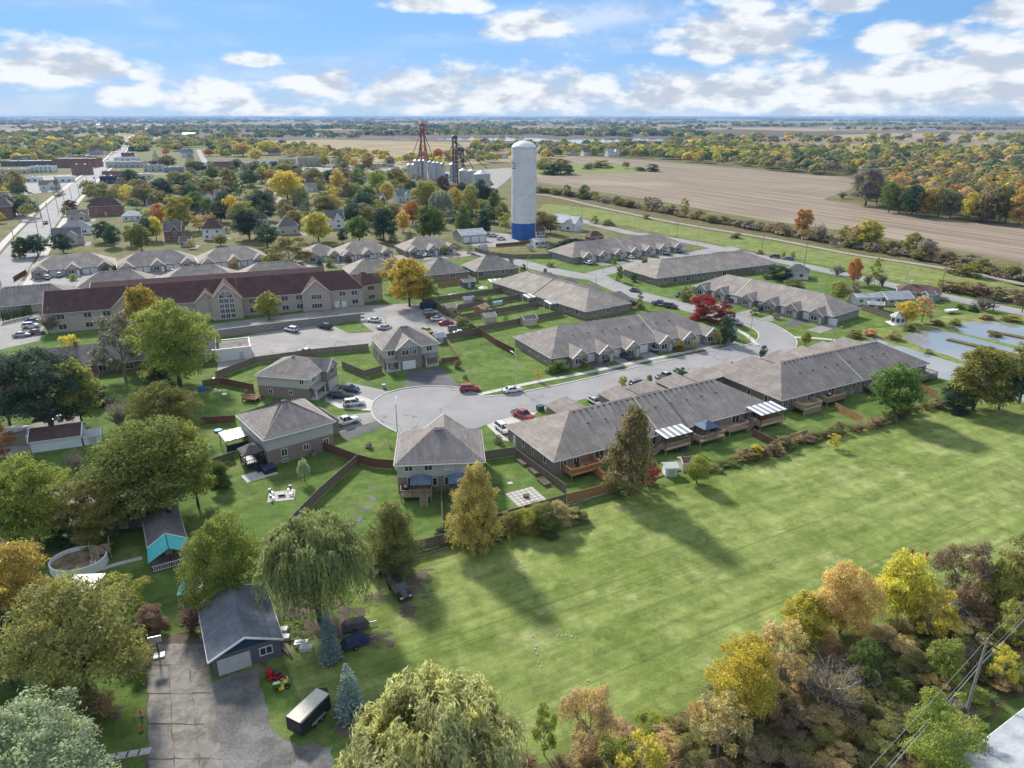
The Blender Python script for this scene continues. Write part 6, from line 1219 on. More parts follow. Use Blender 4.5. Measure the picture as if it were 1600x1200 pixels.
T = thing('umbrella', 'folded blue umbrella by the middle terrace deck', 'umbrella', (*f1(35.8, -3), 1.3)); MB().cyl(0, 0, 0, 2.4, .03, .03, 6).build('pole', 'steel', T); MB().cyl(0, 0, 1.2, 2.5, .22, .05, 8).build('canopy', 'bluetarp', T)
c = P(1046, 741); shed('pale plastic garden shed with arched lid beside the spotted tree', (c.x, c.y), aR1 - 25, 2.1, 2.0, 1.9, .5, 'white', 'siding_white', side='F'); c = P(1073, 733); shed('beige garden shed with brown roof next to the pale plastic shed', (c.x, c.y), aR1 - 20, 2.4, 2.2, 2.0, .55, 'roof_brown', 'siding_beige')
T = thing('trampoline', 'dark round trampoline under the covered deck stairs', 'trampoline', P(1064, 704)); MB().cyl(0, 0, .55, .62, 1.1, 1.1, 16).build('mat', 'navy', T)
for i in range(4): MB().beam((.9 * math.cos(i * 1.57), .9 * math.sin(i * 1.57), 0), (.9 * math.cos(i * 1.57), .9 * math.sin(i * 1.57), .55), .04).build('leg', 'steel', T)
# yards behind the sandy terrace
for i, (px, py, L, W_, h, rf, wl, lab) in enumerate(((826, 507, 4.2, 3.2, 2.2, 'roof_dark', 'siding_beige', 'beige garden shed with dark roof at the lot corner'), (764, 502, 3.6, 3.0, 2.1, 'roof_tan', 'siding_beige', 'cream garden shed with tan roof by green shrubs'), (752, 488, 4.0, 3.0, 2.0, 'wood_new', 'wood_new', 'orange cedar playhouse in the third yard'), (704, 487, 3.4, 3.0, 2.0, 'roof_tan', 'siding_beige', 'pale shed at the car park end of the yards'),
     (731, 448, 4.6, 3.4, 2.4, 'roof_blue', 'siding_dark', 'navy garden shed with white windows on the bright lawn'), (732, 474, 3.2, 2.6, 1.8, 'roof_metal', 'siding', 'grey shed among the first yard shrubs'), (755, 391, 3.6, 3.0, 2.0, 'roof_tan', 'siding_beige', 'beige shed near the grey steel garage'), (828, 391, 2.6, 2.4, 2.4, 'roof_metal', 'siding_beige', 'small pale playhouse beside the toys'))):
    c = P(px, py); shed(lab, (c.x, c.y), 25 if i != 2 else 60, L, W_, h, .8, rf, wl)
for i, (px, py, lab) in enumerate(((774, 451, 'first'), (806, 459, 'second'), (832, 476, 'third'), (866, 486, 'fourth'))):
    c = P(px, py); patio_cover(f'white patio cover on the sandy terrace, {lab} from the street corner', (c.x - 1.6, c.y - 1), 28 if i else 20, 5.2 if i != 1 else 4, 4, 0, 2.6, 'white', 5)
T = thing('swimming_pool', 'oval above-ground pool with green cover in the narrow yard', 'pool', P(770, 476), rad(26)); m = [(3.6 * math.cos(i * math.pi / 12), 2.0 * math.sin(i * math.pi / 12)) for i in range(24)]; MB().prism(m, 0, 1.2).build('wall', 'greydoor', T); MB().prism([(x * .96, y * .94) for x, y in m], 1.2, 1.24).build('cover', 'pool', T)
T = thing('trampoline', 'blue trampoline on the bright lawn below the water tower', 'trampoline', P(739, 461)); MB().cyl(0, 0, .7, .8, 2.1, 2.1, 18).build('mat', 'bluetarp', T)
for i in range(6): MB().beam((1.9 * math.cos(i * 1.05), 1.9 * math.sin(i * 1.05), 0), (1.9 * math.cos(i * 1.05), 1.9 * math.sin(i * 1.05), 2.0), .05).build('net_pole', 'bluetarp', T)
T = thing('garden_patio', 'pale round patio on the bright lawn', 'patio', P(709, 461)); MB().cyl(0, 0, 0, .06, 2.2, 2.2, 16).build('slab', 'paver', T); MB().cyl(0, 0, .06, .4, .5, .5, 10).build('fire_bowl', 'black', T)
T = thing('parasol', 'cream parasol on the patio of the sandy terrace', 'parasol', P(755, 459)); MB().cyl(0, 0, 0, 2.4, .04, .04, 6).build('pole', 'white', T); MB().cyl(0, 0, 2.2, 2.9, 1.8, .05, 8).build('canopy', 'cream', T)
# garden toys by the bungalow
for px, py, mat_, lab, r_ in ((315, 610, 'bluetarp', 'blue plastic play slide on the lawn', .9), (335, 600, 'galv', 'blue-grey climbing dome on the lawn', 1.1), (337, 612, 'cream', 'cream playhouse toy on the lawn', .6)):
    T = thing('play_toy', lab + ' by the board fence', 'toy', P(px, py)); MB().cyl(0, 0, 0, r_, r_, r_ * .7, 8).cyl(0, 0, r_, r_ * 1.4, r_ * .7, r_ * .2, 8).build('body', mat_, T); MB().beam((r_, 0, .1), (r_ * 1.9, .2, .05), .15).build('ramp', mat_, T)
T = thing('sand_lid', 'pale round lid lying on the lawn', 'lid', P(351, 616)); MB().cyl(0, 0, 0, .12, .6, .55, 14).build('disc', 'white', T)
deck('small cluttered deck behind the garage-front house', (P(378, 628).x, P(378, 628).y), -12, 3.4, 3, .8, 'wood_red', 'FL'); chair('terracotta chair on the cluttered deck', (*P(386, 620).xy, .8), .6, 'terracotta')
T = thing('paddling_pool', 'light blue paddling pool behind the plank-roofed shelter', 'paddling pool', P(341, 674)); MB().cyl(0, 0, 0, .35, .8, .8, 14).build('wall', 'bluetarp', T); MB().cyl(0, 0, .3, .36, .7, .7, 14).build('water', 'teal', T)
T = thing('fire_pit', 'stone fire ring on the lawn left of the plank-roofed shelter', 'fire pit', P(321, 697))
for i in range(8): MB().box(-.25, -.15, 0, .25, .15, .3).build('stone', 'stone', T, (.75 * math.cos(i * .785), .75 * math.sin(i * .785), 0), i * .785 + 1.57)
# above-ground pool in the corner garden
T = thing('swimming_pool', 'round above-ground pool full of leaves in the corner garden', 'pool', P(125, 884), rad(10)); n = 28
def oval(a_, b_): return [(a_ * math.cos(2 * math.pi * i / n), b_ * math.sin(2 * math.pi * i / n)) for i in range(n)]
m = MB(); O, I = oval(3.7, 3.2), oval(3.5, 3.0); m.add([(*p, 0) for p in O] + [(*p, 1.35) for p in O] + [(*p, 1.35) for p in I] + [(*p, .8) for p in I], [(i, (i + 1) % n, n + (i + 1) % n, n + i) for i in range(n)] + [(n + i, n + (i + 1) % n, 2 * n + (i + 1) % n, 2 * n + i) for i in range(n)] + [(2 * n + i, 2 * n + (i + 1) % n, 3 * n + (i + 1) % n, 3 * n + i) for i in range(n)]); m.build('pool_wall', 'white', T); MB().prism(oval(3.49, 2.99), .7, .8).build('water', 'dirtywater', T)
c = P(166, 873); deck('little timber pool deck with white rail', (c.x - 1.4, c.y - 1.2), 30, 2.6, 2.4, 1.35, 'wood_tan', 'FLR', ('F', .6, .8)); 
T = thing('pool_ladder', 'white ladder leaning on the leafy pool', 'ladder', P(146, 893), .2); m = MB(); m.beam((-.3, 0, 0), (-.3, .7, 1.5), .04).beam((.3, 0, 0), (.3, .7, 1.5), .04)
for k in range(4): m.beam((-.3, .14 * (k + 1), .3 * (k + 1)), (.3, .14 * (k + 1), .3 * (k + 1)), .04)
m.build('ladder_frame', 'white', T)
c = P(95, 926, 2.4); T = thing('canopy', 'white sheet-roofed shelter under the olive tree', 'canopy', (c.x, c.y, 0), rad(5)); MB().slab([(0, 0, 2.4), (3.9, 0, 2.4), (4.1, 3.6, 2.6), (.1, 3.6, 2.6)], [(0, 1, 2, 3)], .08).build('roof_sheet', 'white', T)
for x, y in ((.1, .1), (3.8, .1), (3.9, 3.4), (.2, 3.4)): MB().box(x - .05, y - .05, 0, x + .05, y + .05, 2.35).build('post', 'wood', T)
c = P(276, 930, 1.8); T = thing('canopy', 'teal and white awning beside the green maple', 'canopy', (c.x, c.y, 0), rad(10)); MB().slab([(0, 0, 1.8), (1.5, 0, 1.8), (1.5, 3, 2.3), (0, 3, 2.3)], [(0, 1, 2, 3)], .07).build('teal_panel', 'teal', T); MB().slab([(1.52, 0, 1.8), (3, 0, 1.8), (3, 3, 2.3), (1.52, 3, 2.3)], [(0, 1, 2, 3)], .07).build('white_panel', 'white', T)
for x, y in ((.1, .1), (2.9, .1), (2.9, 2.9), (.1, 2.9)): MB().box(x - .05, y - .05, 0, x + .05, y + .05, 1.75).build('post', 'white', T)
ribbon('footpath', [(150, 892), (185, 881), (222, 872)], .9, .03, 'concrete'); c = P(200, 818); shed('dark little shed by the cottage yard', (c.x, c.y), 10, 3.4, 3.0, 2.1, .7, 'roof_dark', 'siding_dark'); c = P(6, 850); shed('green-roofed shed at the picture edge', (c.x, c.y), 10, 3.0, 3.0, 2.2, .9, 'roof_blue', 'siding_white')
# junk and boats by the white garage
def trailer_boat(label, px, py, rz, mat='white'):
    T = thing('boat', label, 'boat', P(px, py), rz); MB().prism([(-2.2, -.8), (1.2, -.8), (2.4, 0), (1.2, .8), (-2.2, .8)], .5, 1.15, [(-2.2, -.95), (1.3, -.95), (2.8, 0), (1.3, .95), (-2.2, .95)]).build('hull', mat, T); MB().beam((-2, 0, .4), (3.2, 0, .4), .07).build('trailer_bar', 'steel', T)
    for y in (-.9, .9): MB().cyl(0, 0, -.1, .1, .3, .3, 10).build('wheel', 'tyre', T, (-.6, y, .3)).rotation_euler = (math.pi/2, 0, 0)
trailer_boat('white boat on a trailer beside the golden fence', 22, 676, .35); trailer_boat('dark covered boat under the big dark tree', 70, 652, .3, 'darksteel')
for px, py, mat_, lab in ((95, 655, 'white', 'white appliance in the junk yard under the dark tree'), (110, 652, 'galv', 'steel drum box in the junk yard under the dark tree'), (80, 662, 'bluetarp', 'blue tarped pile beside the white garage')):
    T = thing('junk_crate', lab, 'crate', P(px, py), .4); MB().box(-.5, -.4, 0, .5, .4, .9).build('box', mat_, T); MB().box(-.54, -.44, .9, .54, .44, .97).build('lid', 'greydoor', T)
# ================================================================ yard of the dark garage
def wheel_pair(T, xs, y, r_): 
    for x in xs:
        for s_ in (-1, 1):
            w_ = MB().cyl(0, 0, -.11, .11, r_, r_, 12).build('wheel', 'tyre', T, (x, s_ * y, r_)); w_.rotation_euler = (math.pi/2, 0, 0); MB().cyl(0, 0, -.12, .12, r_ * .55, r_ * .55, 10).build('rim', 'rim', w_)
g = P(486, 1126); T = thing('cargo_trailer', 'black enclosed cargo trailer with pale roof on the gravel', 'trailer', g, rad(62)); MB().box(-2.3, -1.05, .45, 2.0, 1.05, 2.2).prism([(2.0, -1.05), (2.75, 0), (2.0, 1.05)], .45, 2.2).build('box', 'black', T)
MB().slab([(-2.32, -.9, 2.27), (2.1, -.9, 2.27), (2.1, .9, 2.27), (-2.32, .9, 2.27)], [(0, 1, 2, 3)], .06).build('roof_panel', 'cream', T); wheel_pair(T, (-.3, .5), 1.0, .34); MB().box(-2.34, -.95, .6, -2.3, .95, 2.0).build('rear_door', 'black', T); MB().beam((2.6, 0, .5), (3.7, 0, .5), .06).build('tow_bar', 'steel', T); MB().box(-.9, -1.2, .66, 1.1, -1.05, .78).box(-.9, 1.05, .66, 1.1, 1.2, .78).build('mudguard', 'galv', T)
def mower(label, px, py, rz, body, deck_, seat):
    T = thing('ride_on_mower', label, 'lawn mower', P(px, py), rz); wheel_pair(T, (.55,), .42, .2); wheel_pair(T, (-.55,), .48, .3)
    MB().prism([(.1, -.3), (.9, -.26), (.98, 0), (.9, .26), (.1, .3)], .35, .85, [(.1, -.26), (.82, -.2), (.88, 0), (.82, .2), (.1, .26)]).build('bonnet', body, T); MB().box(-.95, -.42, .45, -.2, .42, .62).build('rear_fender', body, T); MB().box(-.7, -.26, .62, -.3, .26, .74).box(-.78, -.26, .7, -.66, .26, 1.1).build('seat', seat, T)
    MB().prism([(-.25, -.62), (.35, -.62), (.45, 0), (.35, .62), (-.25, .62)], .1, .28).build('cutting_deck', deck_, T); MB().beam((.1, 0, .8), (-.15, 0, 1.1), .03).cyl(-.18, 0, 1.08, 1.12, .2, .2, 10).build('steering_wheel', 'black', T)
mower('red ride-on mower parked before the dark garage', 428, 1060, 2.7, 'red', 'red', 'black'); mower('green and yellow ride-on mower on the grass', 440, 1074, 3.6, 'green', 'yellow', 'yellow')
for px, py, rz, mat_, lab in ((556, 982, .35, 'darksteel', 'dark covered quad bike trailer under the willow edge'), (556, 1008, .5, 'navy', 'navy tarpaulined trailer beside the blue spruce')):
    T = thing('covered_trailer', lab, 'trailer', P(px, py), rz); MB().prism([(-1.7, -.85), (1.5, -.85), (1.8, 0), (1.5, .85), (-1.7, .85)], .4, 1.25, [(-1.2, -.55), (1.0, -.6), (1.2, 0), (1.0, .6), (-1.2, .55)]).build('tarpaulin', mat_, T); wheel_pair(T, (-.2,), .9, .32); MB().beam((1.6, 0, .45), (2.6, 0, .45), .06).build('tow_bar', 'steel', T)
T = thing('lumber_stack', 'pile of pale boards leaning at the garage corner', 'lumber', P(449, 1018), rad(115))
for i in range(6): MB().box(-1.5, -.12, 0, 1.5, .12, .06).build('board', 'wood_tan' if i % 2 else 'wood', T, (i * .06, i * .14 - .3, .1 + (i % 3) * .08), .08 * i)
T = thing('ladder_rack', 'empty tan timber frame behind the dark garage', 'frame', P(463, 1000), .1); m = MB()
for x in (-.7, .7): m.beam((x, 0, 0), (x, .3, 1.7), .05)
for z in (.1, .9, 1.65): m.beam((-.7, z * .18, z), (.7, z * .18, z), .05)
m.build('timber', 'wood_tan', T)
for px, py, lab in ((471, 1009, 'grey crate behind the dark garage'), (479, 1016, 'white crate between garage and blue spruce'), (440, 988, 'white bin against the dark garage wall'), (443, 1000, 'pale bin by the dark garage corner')):
    T = thing('crate', lab, 'crate', P(px, py), .1); MB().box(-.75, -.4, .05, .75, .4, .6).build('crate_box', 'galv' if 'grey' in lab else 'greydoor', T)
    for x in (-.4, 0, .4): MB().box(x - .03, -.42, .05, x + .03, .42, .63).build('slat', 'white', T)
g = P(249, 1026); T = thing('basketball_hoop', 'portable basketball hoop at the concrete pad edge', 'basketball hoop', g, rad(-70)); MB().box(-.5, -.6, 0, .4, -.06, .25).box(-.5, .06, 0, .4, .6, .25).build('weighted_base', 'white', T); MB().beam((-.1, 0, .2), (.1, 0, 3.0), .07).build('pole', 'black', T); MB().box(.42, -.7, 2.4, .48, .7, 3.3).build('backboard', 'galv', T); m = MB()
for i in range(12): a, b = i * math.pi / 6, (i + 1) * math.pi / 6; m.beam((.75 + .23 * math.cos(a), .23 * math.sin(a), 2.6), (.75 + .23 * math.cos(b), .23 * math.sin(b), 2.6), .02)
m.build('rim', 'orange', T)
for px, py, lab in ((221, 1120, 'orange post standing in the grass beside the concrete pad'), (220, 1145, 'orange post with a pale tub beside the concrete pad')):
    T = thing('marker_post', lab, 'post', P(px, py)); MB().cyl(0, 0, 0, 1.0, .1, .09, 8).build('post', 'orange', T); MB().cyl(0, 0, 0, .12, .25, .2, 8).build('foot', 'black', T)
for px, py, lab in ((1423, 873, 'orange survey stake beside the yellow trees'), (1446, 878, 'orange survey stake beside the brown bushes')):
    T = thing('survey_stake', lab, 'stake', P(px, py)); MB().box(-.07, -.07, 0, .07, .07, 1.7).build('stake', 'orange', T); MB().box(-.2, -.03, 1.1, .2, .03, 1.6).build('flag', 'orange', T)
# stones in the grass field
q = random.Random(5); arc = [(832, 995), (835, 1005), (837, 1015), (840, 1023), (842, 1035), (845, 1042), (838, 1010), (845, 1003), (872, 993), (878, 994), (886, 993), (893, 995), (900, 996), (909, 1001), (864, 994), (918, 1064), (808, 876), (812, 881), (816, 884), (819, 892), (823, 895), (830, 898), (1060, 905), (1067, 909), (1074, 912)]
for i, (px, py) in enumerate(arc):
    g = P(px + q.uniform(-1, 1), py); r_ = q.uniform(.08, .16); n_ = 7; m = MB(); base = [(r_ * q.uniform(.7, 1.2) * math.cos(k * 2 * math.pi / n_), r_ * q.uniform(.7, 1.2) * math.sin(k * 2 * math.pi / n_)) for k in range(n_)]
    m.prism(base, -.05, r_ * .5, [(x * .85, y * .85) for x, y in base]).prism([(x * .84, y * .84) for x, y in base], r_ * .5, r_ * .85, [(x * .4, y * .4) for x, y in base])
    ar = 'in the curved stone line on the grass field' if i < 15 else 'lying alone in the grass field' if i == 15 else 'in the short line near the bushy fence' if i < 22 else 'in the far trio on the grass field'
    tag(m.build('rock', 'stone', None, g), 'pale rock ' + ar, 'rock', 'rocks ' + ar)
# street things
for px, py, lab in ((844, 641, 'dark green transformer box on the lawn beside the red pickup'),):
    T = thing('transformer_box', lab, 'utility box', P(px, py), rad(28)); MB().box(-.7, -.6, 0, .7, .6, 1.05).build('cabinet', 'green_box', T); MB().box(-.74, -.64, 1.05, .74, .64, 1.15).build('lid', 'green_box', T)
T = thing('transformer_box', 'small grey utility pedestal on the lawn beside the turning circle', 'utility box', P(600, 607), .3); MB().box(-.4, -.3, 0, .4, .3, 1.0).build('cabinet', 'steel', T); MB().box(-.43, -.33, 1., .43, .33, 1.08).build('lid', 'steel', T)
T = thing('dumpster', 'blue dumpster at the car park fence corner', 'dumpster', P(669, 482), rad(25)); MB().prism([(-2.4, -1.1), (2.4, -1.1), (2.4, 1.1), (-2.4, 1.1)], .2, 1.9, [(-2.6, -1.2), (2.6, -1.2), (2.6, 1.2), (-2.6, 1.2)]).build('bin', 'navy', T); MB().box(-2.6, -1.2, 1.9, 2.6, 1.2, 2.0).build('lid', 'navy', T)
c = P(687, 535); shed('small slate-grey shed behind the car park corner fence', (c.x, c.y), 24, 2.8, 2.6, 2.1, .8, 'roof_metal', 'siding_blue')
T = thing('shop_sign', 'bright blue sign board in front of the filling station', 'sign', P(189, 287)); MB().box(-3.2, -.3, .8, 3.2, .3, 4.6).build('panel', 'bluetarp', T)
for x in (-2.6, 2.6): MB().box(x - .15, -.15, 0, x + .15, .15, .8).build('leg', 'steel', T)
# gazebo shed and small things by the ponds
g = P(1401, 506); T = thing('garden_house', 'white octagonal garden house with pale peaked roof by the ponds', 'garden house', g); MB().cyl(0, 0, .25, 2.5, 2.0, 2.0, 8).build('wall', 'siding_white', T); MB().cyl(0, 0, 2.5, 4.0, 2.35, .15, 8).build('roof', 'roof_metal', T); MB().box(-2.4, -2.4, 0, 2.4, 2.4, .25).build('floor_slab', 'white', T)
for k in range(8): a = (k + .5) * math.pi / 4; MB().box(-.5, -.03, .9, .5, .03, 2.0).build('window', 'glass', T, (1.88 * math.cos(a), 1.88 * math.sin(a), 0), a + math.pi/2)
c = P(1367, 484); shed('low white shed with a felt roof inside the pond fence', (c.x, c.y), -20, 4.5, 3, 2.2, .7, 'roof_metal', 'wood')
trailer_boat('upturned pale boat on the pond lawn', 1486, 489, .3); T = thing('timber_arbour', 'rusty timber arbour above the upper pond', 'arbour', P(1574, 487), rad(-15))
for x in (-4.2, 4.2): MB().box(x - .12, -.12, 0, x + .12, .12, 2.6).build('post', 'bark', T)
MB().box(-4.4, -.15, 2.5, 4.4, .15, 2.75).build('beam', 'bark', T); c = P(1450, 470); shed('dark green shed beside the pond cottage', (c.x, c.y), 10, 3, 3, 2.6, .8, 'roof_dark', 'siding_blue')
# ================================================================ lights, poles, wires
for px, yt, yb, lab, an in ((806, 553, 607, 'street light beside the white sedan', 118), (868, 519, 567, 'street light before the six-gabled terrace', 30), (621, 628, 676, 'street light on the near side of the turning circle', 95), (1097, 448, 478, 'street light by the red maples', 60), (1171, 492, 536, 'street light on the grass island', 140), (1300, 512, 537, 'footpath light by the pond lawn', 20), (931, 428, 459, 'street light on the corner lawn', 200), (943, 395, 426, 'street light at the junction', 120),
      (1034, 382, 406, 'street light before the seven-gabled terrace', 120), (1413, 419, 452, 'curved street light on the long road by the ponds', 60), (991, 336, 366, 'street light on the long road behind the tower terrace', 60), (1089, 347, 388, 'street light at the end of the seven-gabled terrace', 60), (824, 401, 423, 'street light beside the corner bungalow', 60), (603, 492, 514, 'lamp post in the residence car park', 200)):
    street_light(px, yt, yb, lab, an)
for i, (px, yt, yb) in enumerate(((2, 405, 448), (26, 360, 391), (60, 334, 366), (68, 326, 352), (80, 316, 356), (92, 305, 333), (64, 308, 340), (101, 299, 318), (112, 293, 310), (124, 287, 305), (137, 275, 290), (149, 268, 284))): utility_pole(px, yt, yb, 'utility pole beside the main street', 115, 'poles along the main street', .2)
for px, yt, yb, lab in ((458, 325, 348, 'utility pole on the tree-lined side street'), (568, 315, 340, 'utility pole among the town trees'), (1057, 348, 371, 'dark utility pole in the meadow behind the terraces'), (909, 321, 348, 'utility pole with a transformer by the white workshop'), (1256, 377, 420, 'tall pale pole beside the white bungalow'), (1191, 365, 388, 'utility pole at the meadow edge'), (1473, 417, 440, 'thin pole in the meadow by the ponds')): utility_pole(px, yt, yb, lab, 28)
PT, pg_, ph = utility_pole(1507, 997, 1122, 'tall leaning utility pole standing in the thicket', 118, None, .2)
tops = [Vector((pg_.x, pg_.y, ph)), Vector((pg_.x, pg_.y, ph - 2.6)), Vector((pg_.x + .4, pg_.y + .3, ph - 3.4)), Vector((pg_.x - .3, pg_.y, ph - 4.2))]
dirw = Vector((math.cos(rad(38)), math.sin(rad(38)), 0))
for i, tp in enumerate(tops):
    wire('power_line', ('top', 'second', 'third', 'lowest')[i] + ' power line running away from the thicket pole', tp, tp + dirw * 55 + Vector((0, 0, .5)), .8, .013, 'galv'); wire('power_line', ('top', 'second', 'third', 'lowest')[i] + ' power line running toward the viewer from the thicket pole', tp, tp - dirw * 55 + Vector((0, 0, -.2)), .8, .013, 'galv')
def span(a, b, za, zb, lab):
    p, q_ = P(*a), P(*b); p.z, q_.z = za, zb; wire('power_line', lab, p, q_, .6, .03, 'darksteel')
span((200, 350), (458, 348), 9, 9, 'overhead wire from the brick block to the side street pole'); span((458, 348), (568, 340), 8.6, 8.6, 'overhead wire between the side street pole and the town pole'); span((568, 340), (680, 338), 8.6, 8.4, 'overhead wire from the town pole toward the elevator'); span((200, 352), (458, 350), 7.8, 7.8, 'lower overhead wire from the brick block to the side street')
# ================================================================ vehicles
for c in ((734, 611, 6, 'suv', 'red', 'red suv with grey roof parked at the turning circle'), (801, 613, 22, 'sedan', 'white', 'white sedan parked at the kerb by the street light'), (553, 634, 18, 'suv', 'white', 'white suv on the pale drive of the garage-front house'), (532, 622, -10, 'pickup', 'black', 'black pickup on the drive of the garage-front house'), (546, 612, -10, 'suv', 'darkblue', 'dark suv nearest the garage-front house'), (541, 663, 34, 'pickup', 'white', 'white pickup on the drive of the hip-roofed house'),
   (817, 653, -48, 'pickup', 'red', 'red pickup with black bed nose-in by the green box'), (786, 674, -62, 'suv', 'white', 'white suv beside the end wall of the field terrace'), (998, 603, 28, 'suv', 'grey', 'grey-blue suv at the kerb before the field terrace'), (1041, 592, 28, 'pickup', 'silver', 'silver pickup parked across the street from the gables'), (1204, 566, 150, 'suv', 'darkblue', 'dark blue suv parked by the pond terrace'), (1148, 507, -40, 'suv', 'silver', 'silver-blue suv beside the red maples'),
   (940, 563, 118, 'suv', 'grey', 'dark grey suv on the second driveway of the six-gabled terrace'), (979, 560, 118, 'suv', 'darkblue', 'navy suv with a yellow bush beside it'), (1018, 547, 118, 'pickup', 'silver', 'silver pickup on the middle drive of the six-gabled terrace'), (1106, 529, 118, 'sedan', 'black', 'black car on the last drive of the six-gabled terrace'), (930, 631, -62, 'sedan', 'silver', 'silver car before a terrace garage seen over the ridge'), (1031, 477, -30, 'pickup', 'blue', 'blue pickup parked on the side street'), (1048, 481, -30, 'suv', 'brown', 'brown off-roader parked on the side street'), (993, 456, -28, 'sedan', 'grey', 'grey car parked by the corner lawn'), (987, 476, 36, 'sedan', 'darkblue', 'dark blue car at the sandy terrace end'),
   (919, 413, 120, 'suv', 'white', 'white suv on the first drive of the seven-gabled terrace'), (963, 407, 120, 'sedan', 'darkblue', 'dark blue car on the seven-gabled terrace'), (985, 404, 120, 'sedan', 'white', 'pale car on the middle drive of the seven-gabled terrace'), (1039, 397, 120, 'suv', 'white', 'white suv second from the road end of the terrace'), (1059, 394, 120, 'suv', 'silver', 'silver suv nearest the road end of the terrace'), (771, 370, 22, 'suv', 'white', 'white suv beside the grey steel garage, farther'), (783, 375, 22, 'suv', 'white', 'white suv beside the grey steel garage, nearer'),
   (1145, 472, -142, 'sedan', 'black', 'black car behind the red maples'), (1187, 485, -142, 'suv', 'darkblue', 'dark suv in a garage drive of the curved terrace'), (1063, 463, -142, 'sedan', 'black', 'black car at the near end of the curved terrace'), (1210, 403, 150, 'suv', 'black', 'black suv at the end of the long terrace'), (1231, 406, 150, 'sedan', 'blue', 'blue car beside the meadow road'),
   (456, 518, 150, 'suv', 'white', 'white suv alone in the car park'), (508, 513, 150, 'suv', 'black', 'black suv by the grass island'), (584, 503, 160, 'sedan', 'white', 'white car beside the car park lamp'), (600, 515, 160, 'sedan', 'silver', 'pale car under the car park lamp'), (673, 491, 15, 'suv', 'silver', 'silver suv at the head of the fence-side line'), (677, 496, 15, 'sedan', 'maroon', 'maroon car second in the fence-side line'), (684, 501, 15, 'sedan', 'white', 'white car third in the fence-side line'), (697, 507, 15, 'sedan', 'red', 'red car fourth in the fence-side line'), (712, 517, 15, 'suv', 'grey', 'dark car fifth in the fence-side line'), (720, 523, 15, 'sedan', 'white', 'white car last in the fence-side line'), (668, 520, -50, 'hatch', 'yellow', 'yellow hatchback by the semi roof'), (478, 552, 150, 'sedan', 'white', 'white car behind the board fence'),
   (49, 512, 20, 'suv', 'white', 'white suv in the corner car park'), (53, 504, 20, 'sedan', 'blue', 'blue car in the corner car park'), (35, 526, 20, 'sedan', 'silver', 'silver car in the corner car park'), (58, 522, 20, 'sedan', 'brown', 'brown car in the corner car park'), (75, 436, 117, 'suv', 'white', 'white suv before the main street terrace'), (94, 432, 117, 'van', 'white', 'white van before the main street terrace'), (271, 426, 117, 'sedan', 'white', 'white car before the second terrace'), (567, 408, 117, 'sedan', 'black', 'black car before the fifth terrace'), (585, 408, 117, 'suv', 'grey', 'grey suv before the fifth terrace'), (598, 405, 117, 'sedan', 'silver', 'silver car before the fifth terrace'), (655, 403, 30, 'sedan', 'grey', 'grey car in the terrace lane'), (668, 401, 30, 'sedan', 'tan', 'tan car in the terrace lane'),
   (72, 350, 115, 'pickup', 'maroon', 'maroon pickup driving on the main street'), (22, 381, 115, 'sedan', 'black', 'dark car driving on the main street'), (125, 294, 115, 'van', 'white', 'white box van on the main street'), (131, 298, 115, 'suv', 'black', 'black suv behind the white van'), (147, 279, 115, 'sedan', 'grey', 'grey car far up the main street'), (152, 262, 115, 'sedan', 'silver', 'silver car among the shops'), (161, 256, 115, 'sedan', 'red', 'red car among the shops'), (168, 250, 115, 'sedan', 'white', 'white car among the shops'), (70, 300, 25, 'suv', 'white', 'white suv in the shop car park'), (48, 303, 25, 'sedan', 'silver', 'silver car in the shop car park'), (92, 280, 25, 'sedan', 'blue', 'blue car in the shop car park'), (198, 302, 10, 'sedan', 'grey', 'grey car on the vacant grass lot'), (460, 365, 20, 'sedan', 'silver', 'silver car by the charcoal-roofed house'), (1378, 473, 10, 'sedan', 'darkblue', 'dark blue car beside the mobile home'),
   (624, 926, -58, 'suv', 'black', 'black off-roader standing in the grass field')):
    car(*c)
g = P(586, 900); T = thing('motorbike', 'black and white motorbike parked by the willow', 'motorbike', g, .4); MB().box(-.5, -.15, .45, .5, .15, .8).prism([(.1, -.2), (.6, -.15), (.6, .15), (.1, .2)], .8, 1.1).build('body', 'white', T); MB().box(-.7, -.14, .75, .1, .14, .9).build('seat', 'black', T)
for x in (-.65, .65): MB().cyl(0, 0, -.08, .08, .32, .32, 12).build('wheel', 'tyre', T, (x, 0, .32)).rotation_euler = (math.pi/2, 0, 0)
MB().beam((.6, -.35, 1.15), (.6, .35, 1.15), .03).build('handlebar', 'steel', T)
